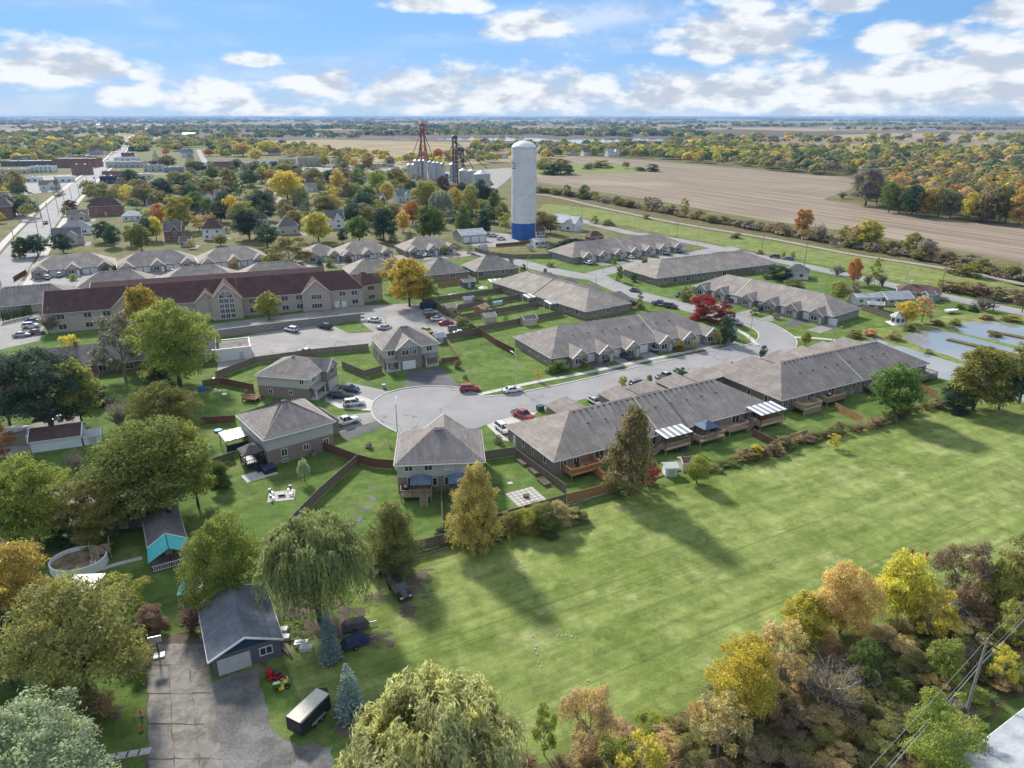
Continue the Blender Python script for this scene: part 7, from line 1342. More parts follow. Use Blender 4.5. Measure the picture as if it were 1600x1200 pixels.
# ================================================================ trees by hand: (x, top y, foot y, width, kind, colour, where)
for t in ((500, 798, 968, 172, 'willow', 'WL', 'beside the dark garage'), (690, 1066, 1330, 285, 'willow', 'WY', 'at the near edge of the field'), (356, 808, 945, 116, 'round', (.29, .36, .075), None), (517, 948, 1032, 40, 'spruce', 'BS', 'under the big willow'), (549, 1033, 1118, 50, 'spruce', 'BS', 'alone beside the cargo trailer'),
  (745, 722, 852, 96, 'pyramid', (.45, .40, .13), None), (616, 782, 885, 100, 'pyramid', 'OL', 'at the left deck of the semi'), (985, 632, 772, 90, 'pyramid', (.29, .28, .13), None), (1018, 720, 755, 24, 'shrub', 'RD', 'beside the end deck'), (250, 655, 808, 172, 'round', (.245, .275, .075), None), (60, 722, 850, 132, 'round', 'YG', 'left of the junk yard'), (155, 755, 842, 100, 'round', (.27, .25, .07), None), (205, 705, 800, 90, 'airy', 'OL', 'over the gravel yard'),
  (38, 858, 1010, 130, 'round', 'GO', 'beside the leafy pool'), (140, 912, 1090, 185, 'round', (.33, .29, .11), None), (18, 960, 1070, 90, 'round', 'DG', 'at the frame edge below the golden tree'), (88, 1104, 1285, 200, 'round', 'SV', 'at the bottom corner'), (118, 1078, 1135, 75, 'shrub', 'OL', 'above the silvery tree'), (195, 900, 960, 80, 'airy', 'YG', 'by the white canopy'), (165, 1070, 1120, 55, 'bare', 'TN', 'above the silvery tree'), (300, 940, 985, 60, 'bare', 'MR', 'between the maple and the hoop'), (240, 950, 985, 45, 'shrub', 'MR', 'by the basketball hoop'), (215, 985, 1030, 40, 'shrub', 'OL', 'by the basketball hoop'),
  (82, 542, 672, 132, 'round', 'DG', 'over the junk yard'), (16, 545, 665, 70, 'round', 'BR', 'at the frame edge beside the dark tree'), (130, 562, 668, 66, 'round', 'YG', 'behind the dark tree'), (116, 523, 572, 42, 'airy', 'Y', 'before the slate-roofed bungalow'), (196, 488, 590, 80, 'airy', 'GY', 'before the slate-roofed bungalow'), (282, 474, 602, 122, 'round', 'YG', 'towering over the bungalow fence'), (232, 446, 560, 72, 'round', (.42, .34, .06), None), (250, 548, 610, 46, 'spruce', 'DG', 'under the tall yellow-green tree'), (264, 604, 690, 105, 'round', (.27, .27, .06), None), (190, 612, 672, 46, 'bare', 'GY', 'by the dark board fence'), (155, 600, 632, 34, 'shrub', 'DG', 'by the bungalow porch'), (78, 475, 520, 40, 'bare', 'GY', 'at the residence corner'),
  (310, 660, 790, 70, 'round', 'YG', 'at the corner of the big lawn'), (476, 714, 752, 20, 'willow', 'SV', 'small, in a ring on the big lawn'), (455, 820, 850, 36, 'shrub', 'WL', 'at the lawn fence corner'), (421, 456, 500, 38, 'round', 'YG', 'small, before the residence'), (640, 402, 478, 62, 'round', (.55, .47, .07), None), (662, 430, 476, 44, 'round', 'YG', 'at the end of the residence'), (612, 402, 452, 42, 'airy', 'GO', 'behind the residence corner'), (455, 369, 428, 74, 'airy', 'OL', 'before the fourth terrace'), (425, 395, 420, 28, 'round', 'YG', 'small, beside the grey-olive tree'),
  (1100, 459, 498, 44, 'shrub', 'RD', 'at the street bend, the fuller one'), (1127, 470, 504, 36, 'shrub', (.30, .05, .05), None), (1132, 493, 536, 32, 'pyramid', 'BG', 'at the end of the six-gabled terrace'), (1146, 505, 530, 18, 'spruce', 'BS', 'on the terrace corner'), (1120, 519, 540, 16, 'airy', 'Y', 'small, by the last drive'), (1083, 532, 548, 14, 'airy', 'GO', 'small, in the verge'), (1062, 532, 548, 18, 'shrub', 'YG', 'by the fifth drive'), (953, 543, 562, 14, 'shrub', 'PU', 'by the second drive'), (912, 558, 572, 16, 'shrub', 'BR', 'by the first drive'), (870, 563, 580, 36, 'shrub', 'G', 'at the corner of the six-gabled terrace'), (841, 575, 596, 12, 'airy', 'Y', 'thin, on the green lot'),
  (973, 587, 607, 13, 'round', 'YG', 'small, on the near verge'), (1014, 585, 600, 11, 'round', 'YG', 'smaller, on the near verge'), (1062, 573, 596, 24, 'shrub', 'BG', 'behind the silver pickup'), (1097, 572, 584, 12, 'spruce', 'BS', 'small, on the near verge'), (1143, 566, 580, 16, 'shrub', 'PU', 'on the near verge'), (1191, 540, 566, 13, 'tall', 'BG', 'slim, by the dark blue suv'), (1395, 569, 652, 78, 'round', 'G', 'behind the pond terrace'), (1520, 543, 640, 92, 'round', (.30, .26, .06), None), (1560, 560, 640, 60, 'round', 'BG', 'beside the yellow pond tree'), (1592, 530, 630, 70, 'round', 'OL', 'at the frame edge by the ponds'), (1490, 600, 640, 50, 'shrub', 'DG', 'under the yellow pond tree'), (1088, 712, 755, 36, 'round', 'YG', 'by the beige garden shed'), (1180, 694, 716, 20, 'airy', 'Y', 'in the terrace hedge'), (1303, 678, 700, 22, 'airy', 'Y', 'small, in the pond terrace hedge'),
  (1257, 458, 483, 17, 'tall', 'BG', 'by the curved terrace garage'), (1204, 474, 491, 11, 'spruce', 'BG', 'slim, by a garage of the curved terrace'), (1258, 518, 540, 16, 'round', 'YG', 'small, on the pond lawn'), (1072, 448, 470, 22, 'shrub', 'OL', 'at the curved terrace end'), (1212, 488, 498, 12, 'shrub', 'OL', 'by the middle drive of the curved terrace'), (1178, 480, 491, 12, 'shrub', 'YG', 'in the curved terrace border'), (1310, 440, 470, 28, 'round', 'YG', 'by the white bungalow lawn'), (1333, 402, 445, 22, 'round', 'OR', 'by the long road'), (1308, 408, 430, 26, 'bare', 'GY', 'by the long road'), (1335, 440, 470, 24, 'shrub', 'GY', 'by the mobile home'), (1366, 402, 446, 20, 'airy', 'YG', 'thin, by the long road'), (1378, 420, 448, 18, 'bare', 'GY', 'thin, by the long road'), (1356, 422, 446, 16, 'bare', 'GY', 'beside the thin road tree'), (1415, 470, 505, 34, 'round', 'Y', 'by the garden house'), (1440, 462, 503, 36, 'airy', 'TN', 'by the garden house'), (1535, 458, 485, 40, 'bare', 'GY', 'spreading, on the pond lawn'), (1470, 436, 452, 16, 'shrub', 'OL', 'in the meadow'), (1238, 437, 455, 34, 'shrub', 'OL', 'below the white bungalow'),
  (1215, 415, 436, 40, 'shrub', 'DG', 'at the long terrace end'), (1240, 416, 430, 22, 'shrub', 'BG', 'by the white bungalow'), (1254, 326, 368, 30, 'tall', 'OR', 'flaming, in the railway hedge'), (1355, 343, 386, 40, 'round', 'Y', 'in the railway hedge'), (1318, 352, 380, 18, 'round', 'YG', 'beside the yellow hedge tree'), (1275, 338, 376, 34, 'bare', 'GY', 'beside the flaming tree'), (900, 375, 392, 60, 'shrub', 'DG', 'behind the seven-gabled terrace'), (868, 380, 395, 30, 'shrub', 'BG', 'by the tower fence'), (845, 330, 364, 30, 'round', 'BR', 'at the foot of the tower'), (860, 335, 366, 26, 'round', 'OL', 'at the foot of the tower'), (968, 414, 440, 10, 'round', 'G', 'small, on the corner lawn'), (964, 428, 439, 8, 'spruce', 'DG', 'small, on the corner lawn'), (1007, 400, 420, 9, 'round', 'G', 'small, on the terrace verge'), (990, 426, 440, 12, 'shrub', 'DG', 'at the long terrace wall'), (999, 456, 482, 10, 'shrub', 'OL', 'beside the sandy terrace'), (1000, 474, 482, 16, 'shrub', 'OL', 'on the corner lawn'), (960, 400, 416, 8, 'round', 'G', 'small, on the verge'),
  (735, 370, 396, 14, 'spruce', 'BG', 'by the grey steel garage'), (695, 382, 398, 16, 'round', 'WL', 'before the sixth terrace'), (720, 495, 512, 28, 'shrub', 'OL', 'at the yard fence ends'), (735, 505, 520, 26, 'shrub', 'G', 'at the yard fence ends'), (706, 480, 492, 20, 'shrub', 'OL', 'at the first yard end'), (765, 462, 478, 12, 'tall', 'OL', 'at the pool fence'), (745, 463, 474, 20, 'shrub', 'BG', 'behind the trampoline'), (790, 485, 503, 10, 'spruce', 'DG', 'slim, in the third yard'), (679, 448, 458, 14, 'shrub', 'BG', 'on the bright lawn'), (798, 402, 416, 10, 'shrub', 'PU', 'on the street corner'), (818, 412, 424, 10, 'shrub', 'PU', 'on the street verge'), (860, 409, 417, 12, 'shrub', 'MR', 'on the verge by the terrace'), (852, 419, 427, 7, 'round', 'G', 'small, on the street corner'), (577, 690, 700, 12, 'shrub', 'GY', 'in the turning-circle lawn'), (610, 690, 700, 14, 'bare', 'BR', 'in the turning-circle lawn'), (778, 680, 692, 14, 'shrub', 'GY', 'beside the end wall drive'), (715, 562, 575, 14, 'shrub', 'MR', 'at the green lot corner'), (727, 585, 592, 8, 'shrub', 'G', 'on the green lot edge'),
  # thicket trees
  (1250, 928, 1000, 78, 'round', 'Y', 'leftmost at the thicket edge'), (1312, 884, 990, 100, 'round', (.62, .48, .16), None), (1400, 864, 972, 80, 'round', 'Y', 'tallest, in the middle of the thicket edge'), (1446, 914, 1000, 74, 'airy', 'Y', 'before the brown bushes'), (1157, 1003, 1115, 110, 'round', 'Y', 'at the near thicket edge'), (1212, 973, 1090, 90, 'airy', 'TN', 'behind the white bush'), (1548, 875, 960, 60, 'round', 'YG', 'by the brown bushes'), (1592, 826, 940, 80, 'round', 'OL', 'at the thicket frame edge'), (1500, 850, 952, 95, 'airy', 'BR', 'in the thicket'), (1470, 1002, 1075, 56, 'round', 'YG', 'beside the utility pole'), (1556, 1008, 1072, 44, 'airy', 'Y', 'behind the utility pole'), (1450, 1086, 1215, 120, 'airy', 'YG', 'in the near thicket'), (1288, 1022, 1115, 110, 'bare', 'GY', 'whitish, in the thicket'), (922, 1078, 1185, 100, 'airy', 'TN', 'beside the pale willow'), (850, 1100, 1180, 40, 'airy', 'YG', 'beside the pale willow'), (1000, 1155, 1260, 90, 'airy', 'Y', 'at the bottom edge'), (1345, 1005, 1070, 50, 'shrub', 'G', 'in the middle of the thicket'), (960, 1160, 1240, 80, 'airy', 'YG', 'at the bottom edge'), (1120, 1090, 1180, 90, 'airy', 'TN', 'in the near thicket'), (1575, 940, 1010, 60, 'airy', 'YG', 'above the power lines')):
    x, yt, yb, wd, k, c, wh = t
    lab = None if wh else {745: 'golden-olive cone-shaped tree beside the right half of the semi', 985: 'tall brown-spotted conical tree at the field edge of the terrace', 356: 'bright green tree leaning over the dark garage roof', 250: 'great green tree spreading behind the teal cottage', 640: 'bright yellow tree at the residence corner', 155: 'yellow-green bushy tree over the gravel yard', 140: 'large olive-gold tree beside the concrete pad', 232: 'tall golden tree before the maroon roof', 264: 'broad yellow-green tree behind the long shed', 1127: 'crimson maple at the street bend, the thinner one', 1520: 'big yellow and green tree beside the ponds', 1312: 'wide pale golden tree at the thicket edge'}[x]
    tree(x, yt, yb, wd, k, c, wh or '', label=lab)
# ---- town trees told apart by colour: (x, top, foot, width, kind, colour)
TT = [(222, 350, 392, 34, 'round', 'G'), (205, 352, 384, 24, 'round', 'OL'), (178, 352, 386, 26, 'round', 'DG'), (165, 345, 378, 34, 'round', 'BG'), (60, 366, 400, 36, 'round', 'DG'), (100, 364, 396, 32, 'round', 'DG'), (38, 370, 402, 26, 'round', 'DG'), (285, 305, 360, 48, 'tall', 'YG'), (250, 318, 352, 24, 'round', 'OR'), (232, 340, 376, 34, 'round', 'DG'), (245, 338, 376, 22, 'round', 'Y'), (390, 326, 374, 52, 'round', 'DG'), (418, 350, 386, 38, 'round', 'BG'), (365, 305, 346, 30, 'round', 'Y'), (330, 332, 352, 20, 'shrub', 'GO'), (312, 335, 362, 24, 'airy', 'TN'), (326, 316, 332, 30, 'shrub', 'DG'), (352, 290, 318, 28, 'airy', 'GY'), (255, 278, 310, 38, 'round', 'DG'), (226, 288, 318, 38, 'round', 'OL'), (288, 273, 300, 32, 'round', 'DG'), (296, 288, 312, 34, 'round', 'BG'), (330, 280, 303, 32, 'round', 'OL'), (358, 262, 296, 26, 'tall', 'OL'), (375, 280, 310, 20, 'airy', 'G'), (392, 265, 292, 28, 'round', 'BG'), (420, 296, 325, 26, 'spruce', 'DG'),
 (450, 265, 316, 54, 'round', 'Y'), (478, 288, 332, 22, 'spruce', 'BG'), (462, 296, 324, 18, 'spruce', 'BG'), (510, 304, 340, 42, 'round', 'OL'), (522, 303, 332, 24, 'round', 'GO'), (498, 331, 378, 46, 'round', 'Y'), (550, 274, 306, 26, 'spruce', 'DG'), (528, 265, 300, 26, 'round', 'GO'), (560, 262, 296, 26, 'round', 'G'), (590, 265, 300, 30, 'round', 'YG'), (574, 290, 325, 32, 'tall', 'G'), (605, 286, 318, 24, 'round', 'GO'), (562, 337, 378, 36, 'round', 'G'), (576, 323, 352, 26, 'round', 'OL'), (600, 324, 376, 42, 'round', 'DG'), (630, 330, 362, 22, 'round', 'GO'), (645, 314, 352, 28, 'round', 'OR'), (672, 320, 378, 50, 'round', 'G'), (668, 280, 330, 44, 'round', 'YG'), (690, 294, 342, 40, 'willow', 'SV'), (712, 293, 335, 24, 'round', 'GO'), (736, 288, 340, 28, 'tall', 'OL'), (752, 280, 318, 22, 'round', 'DG'), (724, 318, 364, 30, 'pyramid', 'G'), (756, 326, 364, 28, 'pyramid', 'DG'), (742, 340, 364, 18, 'shrub', 'OL'), (640, 358, 380, 22, 'spruce', 'BG'), (614, 354, 378, 18, 'spruce', 'BG'), (594, 352, 374, 16, 'spruce', 'OL'), (536, 357, 380, 16, 'round', 'DG'), (785, 315, 352, 22, 'round', 'OL'), (772, 300, 332, 20, 'round', 'G'), (790, 332, 362, 20, 'airy', 'YG'), (652, 270, 296, 26, 'airy', 'BR'), (692, 274, 304, 20, 'round', 'PU'), (620, 262, 290, 30, 'round', 'OL'), (540, 283, 310, 20, 'airy', 'BR'), (493, 262, 290, 26, 'round', 'OL'), (470, 262, 288, 22, 'airy', 'OL'), (445, 255, 275, 34, 'round', 'OL'), (532, 232, 262, 18, 'airy', 'OL'),
 (30, 266, 305, 30, 'round', 'OL'), (92, 274, 305, 18, 'spruce', 'DG'), (2, 270, 300, 22, 'round', 'OL'), (36, 310, 338, 26, 'round', 'DG'), (112, 312, 332, 22, 'round', 'PU'), (146, 288, 312, 26, 'round', 'OL'), (165, 296, 312, 20, 'round', 'BR'), (205, 264, 288, 26, 'round', 'BG'), (105, 322, 338, 16, 'round', 'OL'), (245, 234, 258, 16, 'spruce', 'DG'), (263, 242, 262, 28, 'round', 'OL'), (298, 228, 256, 16, 'spruce', 'DG'), (310, 252, 272, 36, 'round', 'BG'), (300, 250, 270, 16, 'round', 'YG'), (326, 232, 244, 16, 'round', 'OR'), (260, 231, 243, 12, 'round', 'OR'), (400, 232, 252, 20, 'round', 'Y'), (380, 222, 244, 30, 'round', 'GO'), (420, 219, 242, 30, 'round', 'Y'), (355, 222, 240, 26, 'round', 'OL'), (410, 262, 286, 24, 'round', 'OL'), (575, 238, 262, 22, 'round', 'GO'), (620, 262, 278, 18, 'round', 'YG'), (685, 232, 250, 18, 'round', 'OR'), (30, 380, 404, 18, 'shrub', 'G'), (345, 366, 384, 20, 'round', 'OL'), (300, 372, 388, 16, 'airy', 'TN'), (366, 408, 420, 14, 'shrub', 'GO'), (306, 408, 422, 12, 'spruce', 'BG'), (115, 428, 438, 14, 'shrub', 'YG'), (165, 410, 428, 14, 'shrub', 'BR'), (515, 404, 416, 16, 'shrub', 'YG'), (545, 400, 410, 12, 'shrub', 'MR'), (500, 402, 414, 12, 'shrub', 'BG')]
for x, yt, yb, wd, k, c in TT: tree(x, yt, yb, wd, k, c, 'among the town houses', 'trees among the town houses')
# ---- belts of trees
wood([(330, 262), (640, 258), (640, 345), (480, 360), (300, 370), (215, 360), (210, 300)], 80, 12, 9, ['round', 'round', 'tall', 'airy', 'spruce'], ['OL', 'G', 'BG', 'YG', 'GO', 'DG', 'BR'], (9, 15), (10, 15), 'filling the town gardens', 'trees filling the town gardens')
wood([(640, 300), (790, 290), (795, 365), (700, 368), (640, 352)], 26, 12, 12, ['round', 'tall', 'pyramid', 'shrub'], ['OL', 'G', 'BG', 'YG', 'DG'], (7, 13), (8, 12), 'near the grain elevator', 'trees near the grain elevator')
wood([(1345, 322), (1450, 341), (1600, 353), (1600, 336), (1500, 322), (1400, 312), (1350, 306)], 24, 10, 6, ['round', 'round', 'tall'], ['GO', 'OL', 'G', 'BR', 'OL', 'GO', 'OL', 'TN'], (15, 19), (12, 16), 'in the golden wood beside the stubble', 'trees in the golden wood')
for x, yt, yb, wd, k, c in ((1352, 262, 322, 52, 'round', 'GY'), (1388, 285, 332, 30, 'round', 'G'), (1424, 288, 338, 38, 'round', 'DG'), (1512, 300, 346, 26, 'round', 'Y'), (1560, 288, 350, 40, 'round', 'OL'), (1465, 290, 340, 30, 'round', 'OL'), (1590, 292, 354, 36, 'tall', 'GO'), (1445, 292, 340, 28, 'tall', 'GO'), (1540, 295, 349, 26, 'tall', 'BR'), (1316, 295, 310, 20, 'bare', 'GY')): tree(x, yt, yb, wd, k, c, 'at the front edge of the golden wood', 'trees at the golden wood edge')
for x, yt, yb, wd, k, c in ((850, 246, 270, 30, 'round', 'YG'), (876, 247, 272, 36, 'round', 'OL'), (862, 256, 273, 30, 'shrub', 'DG'), (888, 258, 272, 20, 'shrub', 'G'), (940, 250, 262, 34, 'shrub', 'OL'), (920, 254, 264, 20, 'shrub', 'BR'), (978, 253, 263, 12, 'round', 'BR'), (1020, 256, 268, 22, 'shrub', 'BG'), (1000, 260, 267, 20, 'shrub', 'BR')): tree(x, yt, yb, wd, k, c, 'on the hedge island in the stubble', 'trees on the hedge island')
# railway hedge
q = random.Random(21); line = [P(*a) for a in ((838, 300), (925, 312), (1050, 335), (1200, 362), (1325, 384), (1430, 402), (1600, 436), (1700, 456))]
for i in range(84):
    t = i / 84 * 6.999; a, b = line[int(t)], line[int(t) + 1]; p = a.lerp(b, t % 1) + Vector((q.uniform(-4, 5), q.uniform(-4, 5), 0)); tall = q.random() < .16
    tree(0, 0, 0, 0, q.choice(['shrub', 'shrub', 'bare', 'round'] if not tall else ['round', 'airy']), q.choice(['OL', 'BR', 'GY', 'OL', 'MR', 'TN', 'OL', 'YG'] if t > 1 else ['OL', 'YG', 'G', 'BR']), 'in the railway hedge', 'shrubs in the railway hedge', at=(p.x, p.y), hw=(q.uniform(8, 12) if tall else q.uniform(3.5, 6.0), q.uniform(7, 10) if tall else q.uniform(6, 9)))
for x, yt, yb, wd, c in ((1482, 438, 456, 30, 'BR'), (1505, 440, 458, 34, 'OL'), (1530, 442, 463, 36, 'MR'), (1560, 447, 468, 34, 'BR'), (1590, 452, 474, 36, 'MR'), (1498, 412, 428, 36, 'OL'), (1515, 408, 432, 34, 'YG'), (1548, 413, 422, 14, 'OR'), (929, 337, 349, 14, 'YG'), (950, 342, 352, 20, 'OL'), (1010, 334, 342, 12, 'OL'), (1150, 363, 372, 16, 'OL'), (1187, 390, 397, 12, 'MR'), (1224, 393, 403, 7, 'OL'), (1238, 393, 404, 8, 'BR')): tree(x, yt, yb, wd, 'shrub', c, 'between the railway and the long road', 'shrubs between railway and road')
# hedge below the terraces
q = random.Random(8); line = [P(*a) for a in ((1090, 742), (1160, 720), (1195, 712), (1260, 690), (1340, 672), (1400, 655), (1470, 632))]
for i in range(34):
    t = i / 34 * 5.999; a, b = line[int(t)], line[int(t) + 1]; p = a.lerp(b, t % 1) + Vector((q.uniform(-.6, .6), q.uniform(-.7, .7), 0)); low = t < 1.2
    tree(0, 0, 0, 0, q.choice(['shrub', 'shrub', 'bare']) if not low else 'shrub', q.choice(['BR', 'BR', 'OL', 'TN', 'MR']) if not low else q.choice(['OL', 'G']), 'in the hedge below the terrace gardens', 'shrubs below the terrace gardens', at=(p.x, p.y), hw=(q.uniform(1.5, 2.6) if not low else q.uniform(.7, 1.1), q.uniform(2.6, 3.8)))
for x, yt, yb, wd, c in ((795, 800, 832, 40, 'OL'), (818, 795, 830, 44, 'YG'), (845, 785, 828, 46, 'OL'), (872, 782, 820, 42, 'TN'), (898, 795, 815, 36, 'OL'), (775, 815, 840, 30, 'BG'), (690, 825, 845, 22, 'BG'), (856, 806, 835, 40, 'G'), (905, 800, 815, 30, 'BR')): tree(x, yt, yb, wd, 'shrub', c, 'along the back fence of the small gardens', 'shrubs along the garden back fence')
# pond margins
for x, yt, yb, wd, c in ((1335, 515, 527, 26, 'OL'), (1360, 513, 525, 24, 'TN'), (1395, 518, 530, 22, 'TN'), (1420, 505, 516, 22, 'OL'), (1465, 500, 508, 22, 'OL'), (1492, 498, 508, 18, 'YG'), (1540, 490, 498, 24, 'TN'), (1580, 492, 502, 28, 'OL'), (1520, 476, 486, 16, 'DG'), (1500, 474, 482, 18, 'YG'), (1450, 545, 552, 14, 'TN'), (1555, 518, 526, 18, 'OL')): tree(x, yt, yb, wd, 'shrub', c, 'on the pond bank', 'shrubs on the pond bank')
# thicket undergrowth
poly = [(720, 1215), (905, 1185), (1010, 1135), (1110, 1105), (1225, 1022), (1380, 985), (1500, 935), (1640, 880), (1640, 1040), (1560, 1090), (1500, 1150), (1470, 1240), (1300, 1330), (800, 1330)]
q = random.Random(31)
for x, y in scatter(poly, 170, 2.1, 31):
    tree(0, 0, 0, 0, q.choice(['shrub', 'bare', 'bare', 'shrub', 'airy']), q.choice(['BR', 'OL', 'GY', 'MR', 'OL', 'TN', 'G', 'OL', 'OL', 'GY', 'TN', 'YG']), 'in the tangled thicket', 'shrubs of the thicket', at=(x, y), hw=(q.uniform(1.3, 2.8), q.uniform(2.8, 4.4)))
# trees at the far left margin gardens
for x, yt, yb, wd, k, c in ((20, 760, 860, 70, 'round', 'G'), (95, 820, 850, 50, 'shrub', 'BG'), (345, 720, 760, 40, 'shrub', 'G'), (298, 880, 925, 30, 'shrub', 'OL'), (150, 810, 850, 60, 'shrub', 'OL'), (10, 660, 720, 40, 'airy', 'OR'), (120, 700, 735, 40, 'bare', 'GY'), (245, 585, 612, 22, 'shrub', 'OL')): tree(x, yt, yb, wd, k, c, 'in the leafy corner gardens', 'plants of the corner gardens')
q = random.Random(41)
for i in range(12): tree(6 + i * 4, 484 - i * .8, 503 - i * .9, 5, 'pyramid', 'DG', 'clipped, in the row below the hipped house', 'clipped cedars below the hipped house')
# ================================================================ far country
def mk_mass():
    m, t, b, co, out = new_mat('leaf_mass'); g = t.n('ShaderNodeNewGeometry'); at = t.n('ShaderNodeAttribute', attribute_name='tint')
    c = t.mix(.6, at.outputs['Color'], t.mix(g.outputs['Random Per Island'], (.4, .4, .4), (1.6, 1.58, 1.5)), 'MULTIPLY'); t.l(c, b.inputs['Base Color']); setspec(b, .85, .1)
    tr = t.n('ShaderNodeBsdfTranslucent'); t.l(c, tr.inputs[0]); ms = t.n('ShaderNodeMixShader', i_0=.35); t.l(b.outputs[0], ms.inputs[1]); t.l(tr.outputs[0], ms.inputs[2]); t.l(ms.outputs[0], out.inputs[0]); return m
M['mass'] = mk_mass()
def far_stuff(name, label, cat, spots, seed, cols, faces=26, leaf=.2):
    """a distant wood as one mass: leafy clumps spread over each crown; every tree keeps its own leaf colour"""
    r = np.random.default_rng(seed); Vs = []; Cs = []; pal = np.array([C_[c] for c in cols])
    for x, y, wd, h in spots:
        d = rv(r, faces); d[:, 2] = np.abs(d[:, 2]) * .95; c = d * np.array([wd * .48, wd * .48, h * .6]) * (r.random(faces) ** .3 * 1.05)[:, None] + np.array([x, y, h * .36])
        N = d + rv(r, faces) * .5 + np.array([0, 0, .3]); N /= np.linalg.norm(N, axis=1)[:, None]
        Vs.append(leaf_quads(c, N, wd * leaf * r.uniform(.6, 1.35, faces), .7, r)); Cs.append(np.repeat(pal[r.integers(len(pal))][None] * r.uniform(.75, 1.2), faces * 4, 0))
    me = np_mesh(name, np.concatenate(Vs), ('mass',)); C4 = np.concatenate([np.concatenate(Cs), np.ones((len(Vs) * faces * 4, 1))], 1).astype(np.float32)
    me.attributes.new('tint', 'FLOAT_COLOR', 'POINT').data.foreach_set('color', C4.ravel())
    o = put(name, me); o['kind'] = 'stuff'; o['label'] = label; o['category'] = cat; return o
q = random.Random(77)
def block(px0, px1, py0, py1, n, wr, hr, dst):
    """trees spread over the ground between two photo rows"""
    for _ in range(n):
        p = P(q.uniform(px0, px1), q.uniform(py0, py1)); dst.append((p.x, p.y, q.uniform(*wr), q.uniform(*hr)))
def plot(poly, n, dmin, wr, hr, dst, seed):
    for x, y in scatter(poly, n, dmin, seed, 40): dst.append((x, y, q.uniform(*wr), q.uniform(*hr)))
AUT = ['OL', 'G', 'YG', 'GO', 'OL', 'BG', 'Y', 'OL', 'YG', 'BR']
sp = []; plot([(-60, 262), (60, 258), (130, 246), (180, 240), (190, 226), (60, 232), (-60, 238)], 130, 9, (14, 21), (11, 16), sp, 3); plot([(215, 240), (320, 234), (330, 246), (440, 246), (520, 250), (560, 246), (440, 224), (205, 226)], 120, 10, (14, 21), (10, 15), sp, 4)
far_stuff('wood', 'yellowing trees massed beyond the shops of the town', 'woods', sp, 5, ['Y', 'YG', 'GO', 'OL', 'G', 'OL', 'YG', 'BG'], 90, .13)
sp = []; plot([(845, 240), (1000, 238), (1160, 240), (1210, 264), (1150, 260), (1030, 249), (930, 243), (885, 242), (845, 252)], 170, 9, (14, 22), (11, 16), sp, 6)
far_stuff('wood', 'belt of mixed trees along the far side of the stubble', 'woods', sp, 8, AUT, 90, .13)
sp = []; plot([(1160, 248), (1345, 250), (1700, 256), (1700, 296), (1500, 287), (1400, 284), (1345, 279), (1200, 266)], 260, 9, (14, 21), (12, 17), sp, 7)
far_stuff('wood', 'dull olive wood behind the stubble field', 'woods', sp, 9, ['OL', 'OL', 'BG', 'BR', 'G', 'TN', 'OL', 'DG', 'GO'], 90, .13)
sp = []; plot([(1352, 305), (1400, 311), (1500, 321), (1600, 334), (1720, 362), (1720, 300), (1500, 288), (1400, 284), (1362, 292)], 210, 7.5, (11, 16), (14, 19), sp, 8)
far_stuff('wood', 'golden brown wood at the side of the stubble field', 'woods', sp, 10, ['GO', 'OL', 'GO', 'BR', 'TN', 'OL', 'OL', 'G', 'BR', 'OL', 'BG', 'OR'], 130, .11)
sp = []; plot([(640, 252), (700, 242), (800, 240), (800, 250), (760, 257), (640, 264)], 34, 14, (12, 18), (9, 14), sp, 9); plot([(430, 244), (640, 258), (640, 250), (540, 238), (430, 232)], 60, 12, (12, 18), (8, 13), sp, 10)
far_stuff('wood', 'yellow trees at the marsh edge behind the grain elevator', 'woods', sp, 11, ['Y', 'GO', 'YG', 'OL', 'OL', 'TN'], 90, .13)
sp = []; line = [P(*a) for a in ((838, 298), (925, 311), (1050, 335), (1200, 362), (1325, 384), (1430, 402), (1600, 437), (1750, 468))]
for i in range(620):
    t = i / 620 * 6.999; a, b = line[int(t)], line[int(t) + 1]; d = (b - a).normalized(); p = a.lerp(b, t % 1) + Vector((-d.y, d.x, 0)) * q.gauss(0, 2.6); sp.append((p.x, p.y, q.uniform(3, 5.5), q.uniform(1.8, 4.6)))
far_stuff('undergrowth', 'tangled brown scrub filling the hedge along the railway', 'scrub', sp, 12, ['BR', 'OL', 'GY', 'MR', 'OL', 'BR', 'GY', 'OL', 'TN'], 60, .1)
sp = []; plot([(215, 360), (300, 368), (480, 358), (640, 345), (790, 362), (790, 292), (640, 262), (330, 264), (200, 290)], 330, 6, (3, 7), (2, 5), sp, 13)
far_stuff('shrubbery', 'low shrubs and hedges between the town gardens', 'shrubbery', sp, 13, ['OL', 'G', 'BG', 'BR', 'YG', 'TN', 'DG'], 40, .14)
sp = []; plot([(215, 360), (300, 368), (480, 358), (640, 345), (640, 262), (330, 264), (150, 296), (130, 330)], 70, 10, (8, 12), (6, 10), sp, 23); plot([(-30, 300), (40, 296), (60, 340), (20, 360), (-40, 365)], 26, 9, (8, 13), (7, 12), sp, 24); plot([(130, 300), (215, 290), (215, 340), (160, 330)], 30, 9, (8, 12), (7, 11), sp, 25)
far_stuff('town_trees', 'garden trees packed between the town houses', 'trees', sp, 15, ['OL', 'G', 'BG', 'YG', 'OL', 'GO', 'DG', 'BR', 'OL', 'Y'], 230, .075)
sp = []; block(1150, 1800, 232, 250, 330, (15, 22), (11, 16), sp); block(-150, 420, 222, 230, 160, (16, 24), (11, 16), sp); block(820, 1170, 227, 238, 120, (16, 24), (11, 16), sp); block(1040, 1800, 212, 226, 150, (22, 36), (11, 16), sp); block(740, 830, 224, 238, 34, (16, 24), (10, 14), sp); block(-150, 380, 213, 222, 90, (22, 36), (10, 15), sp)
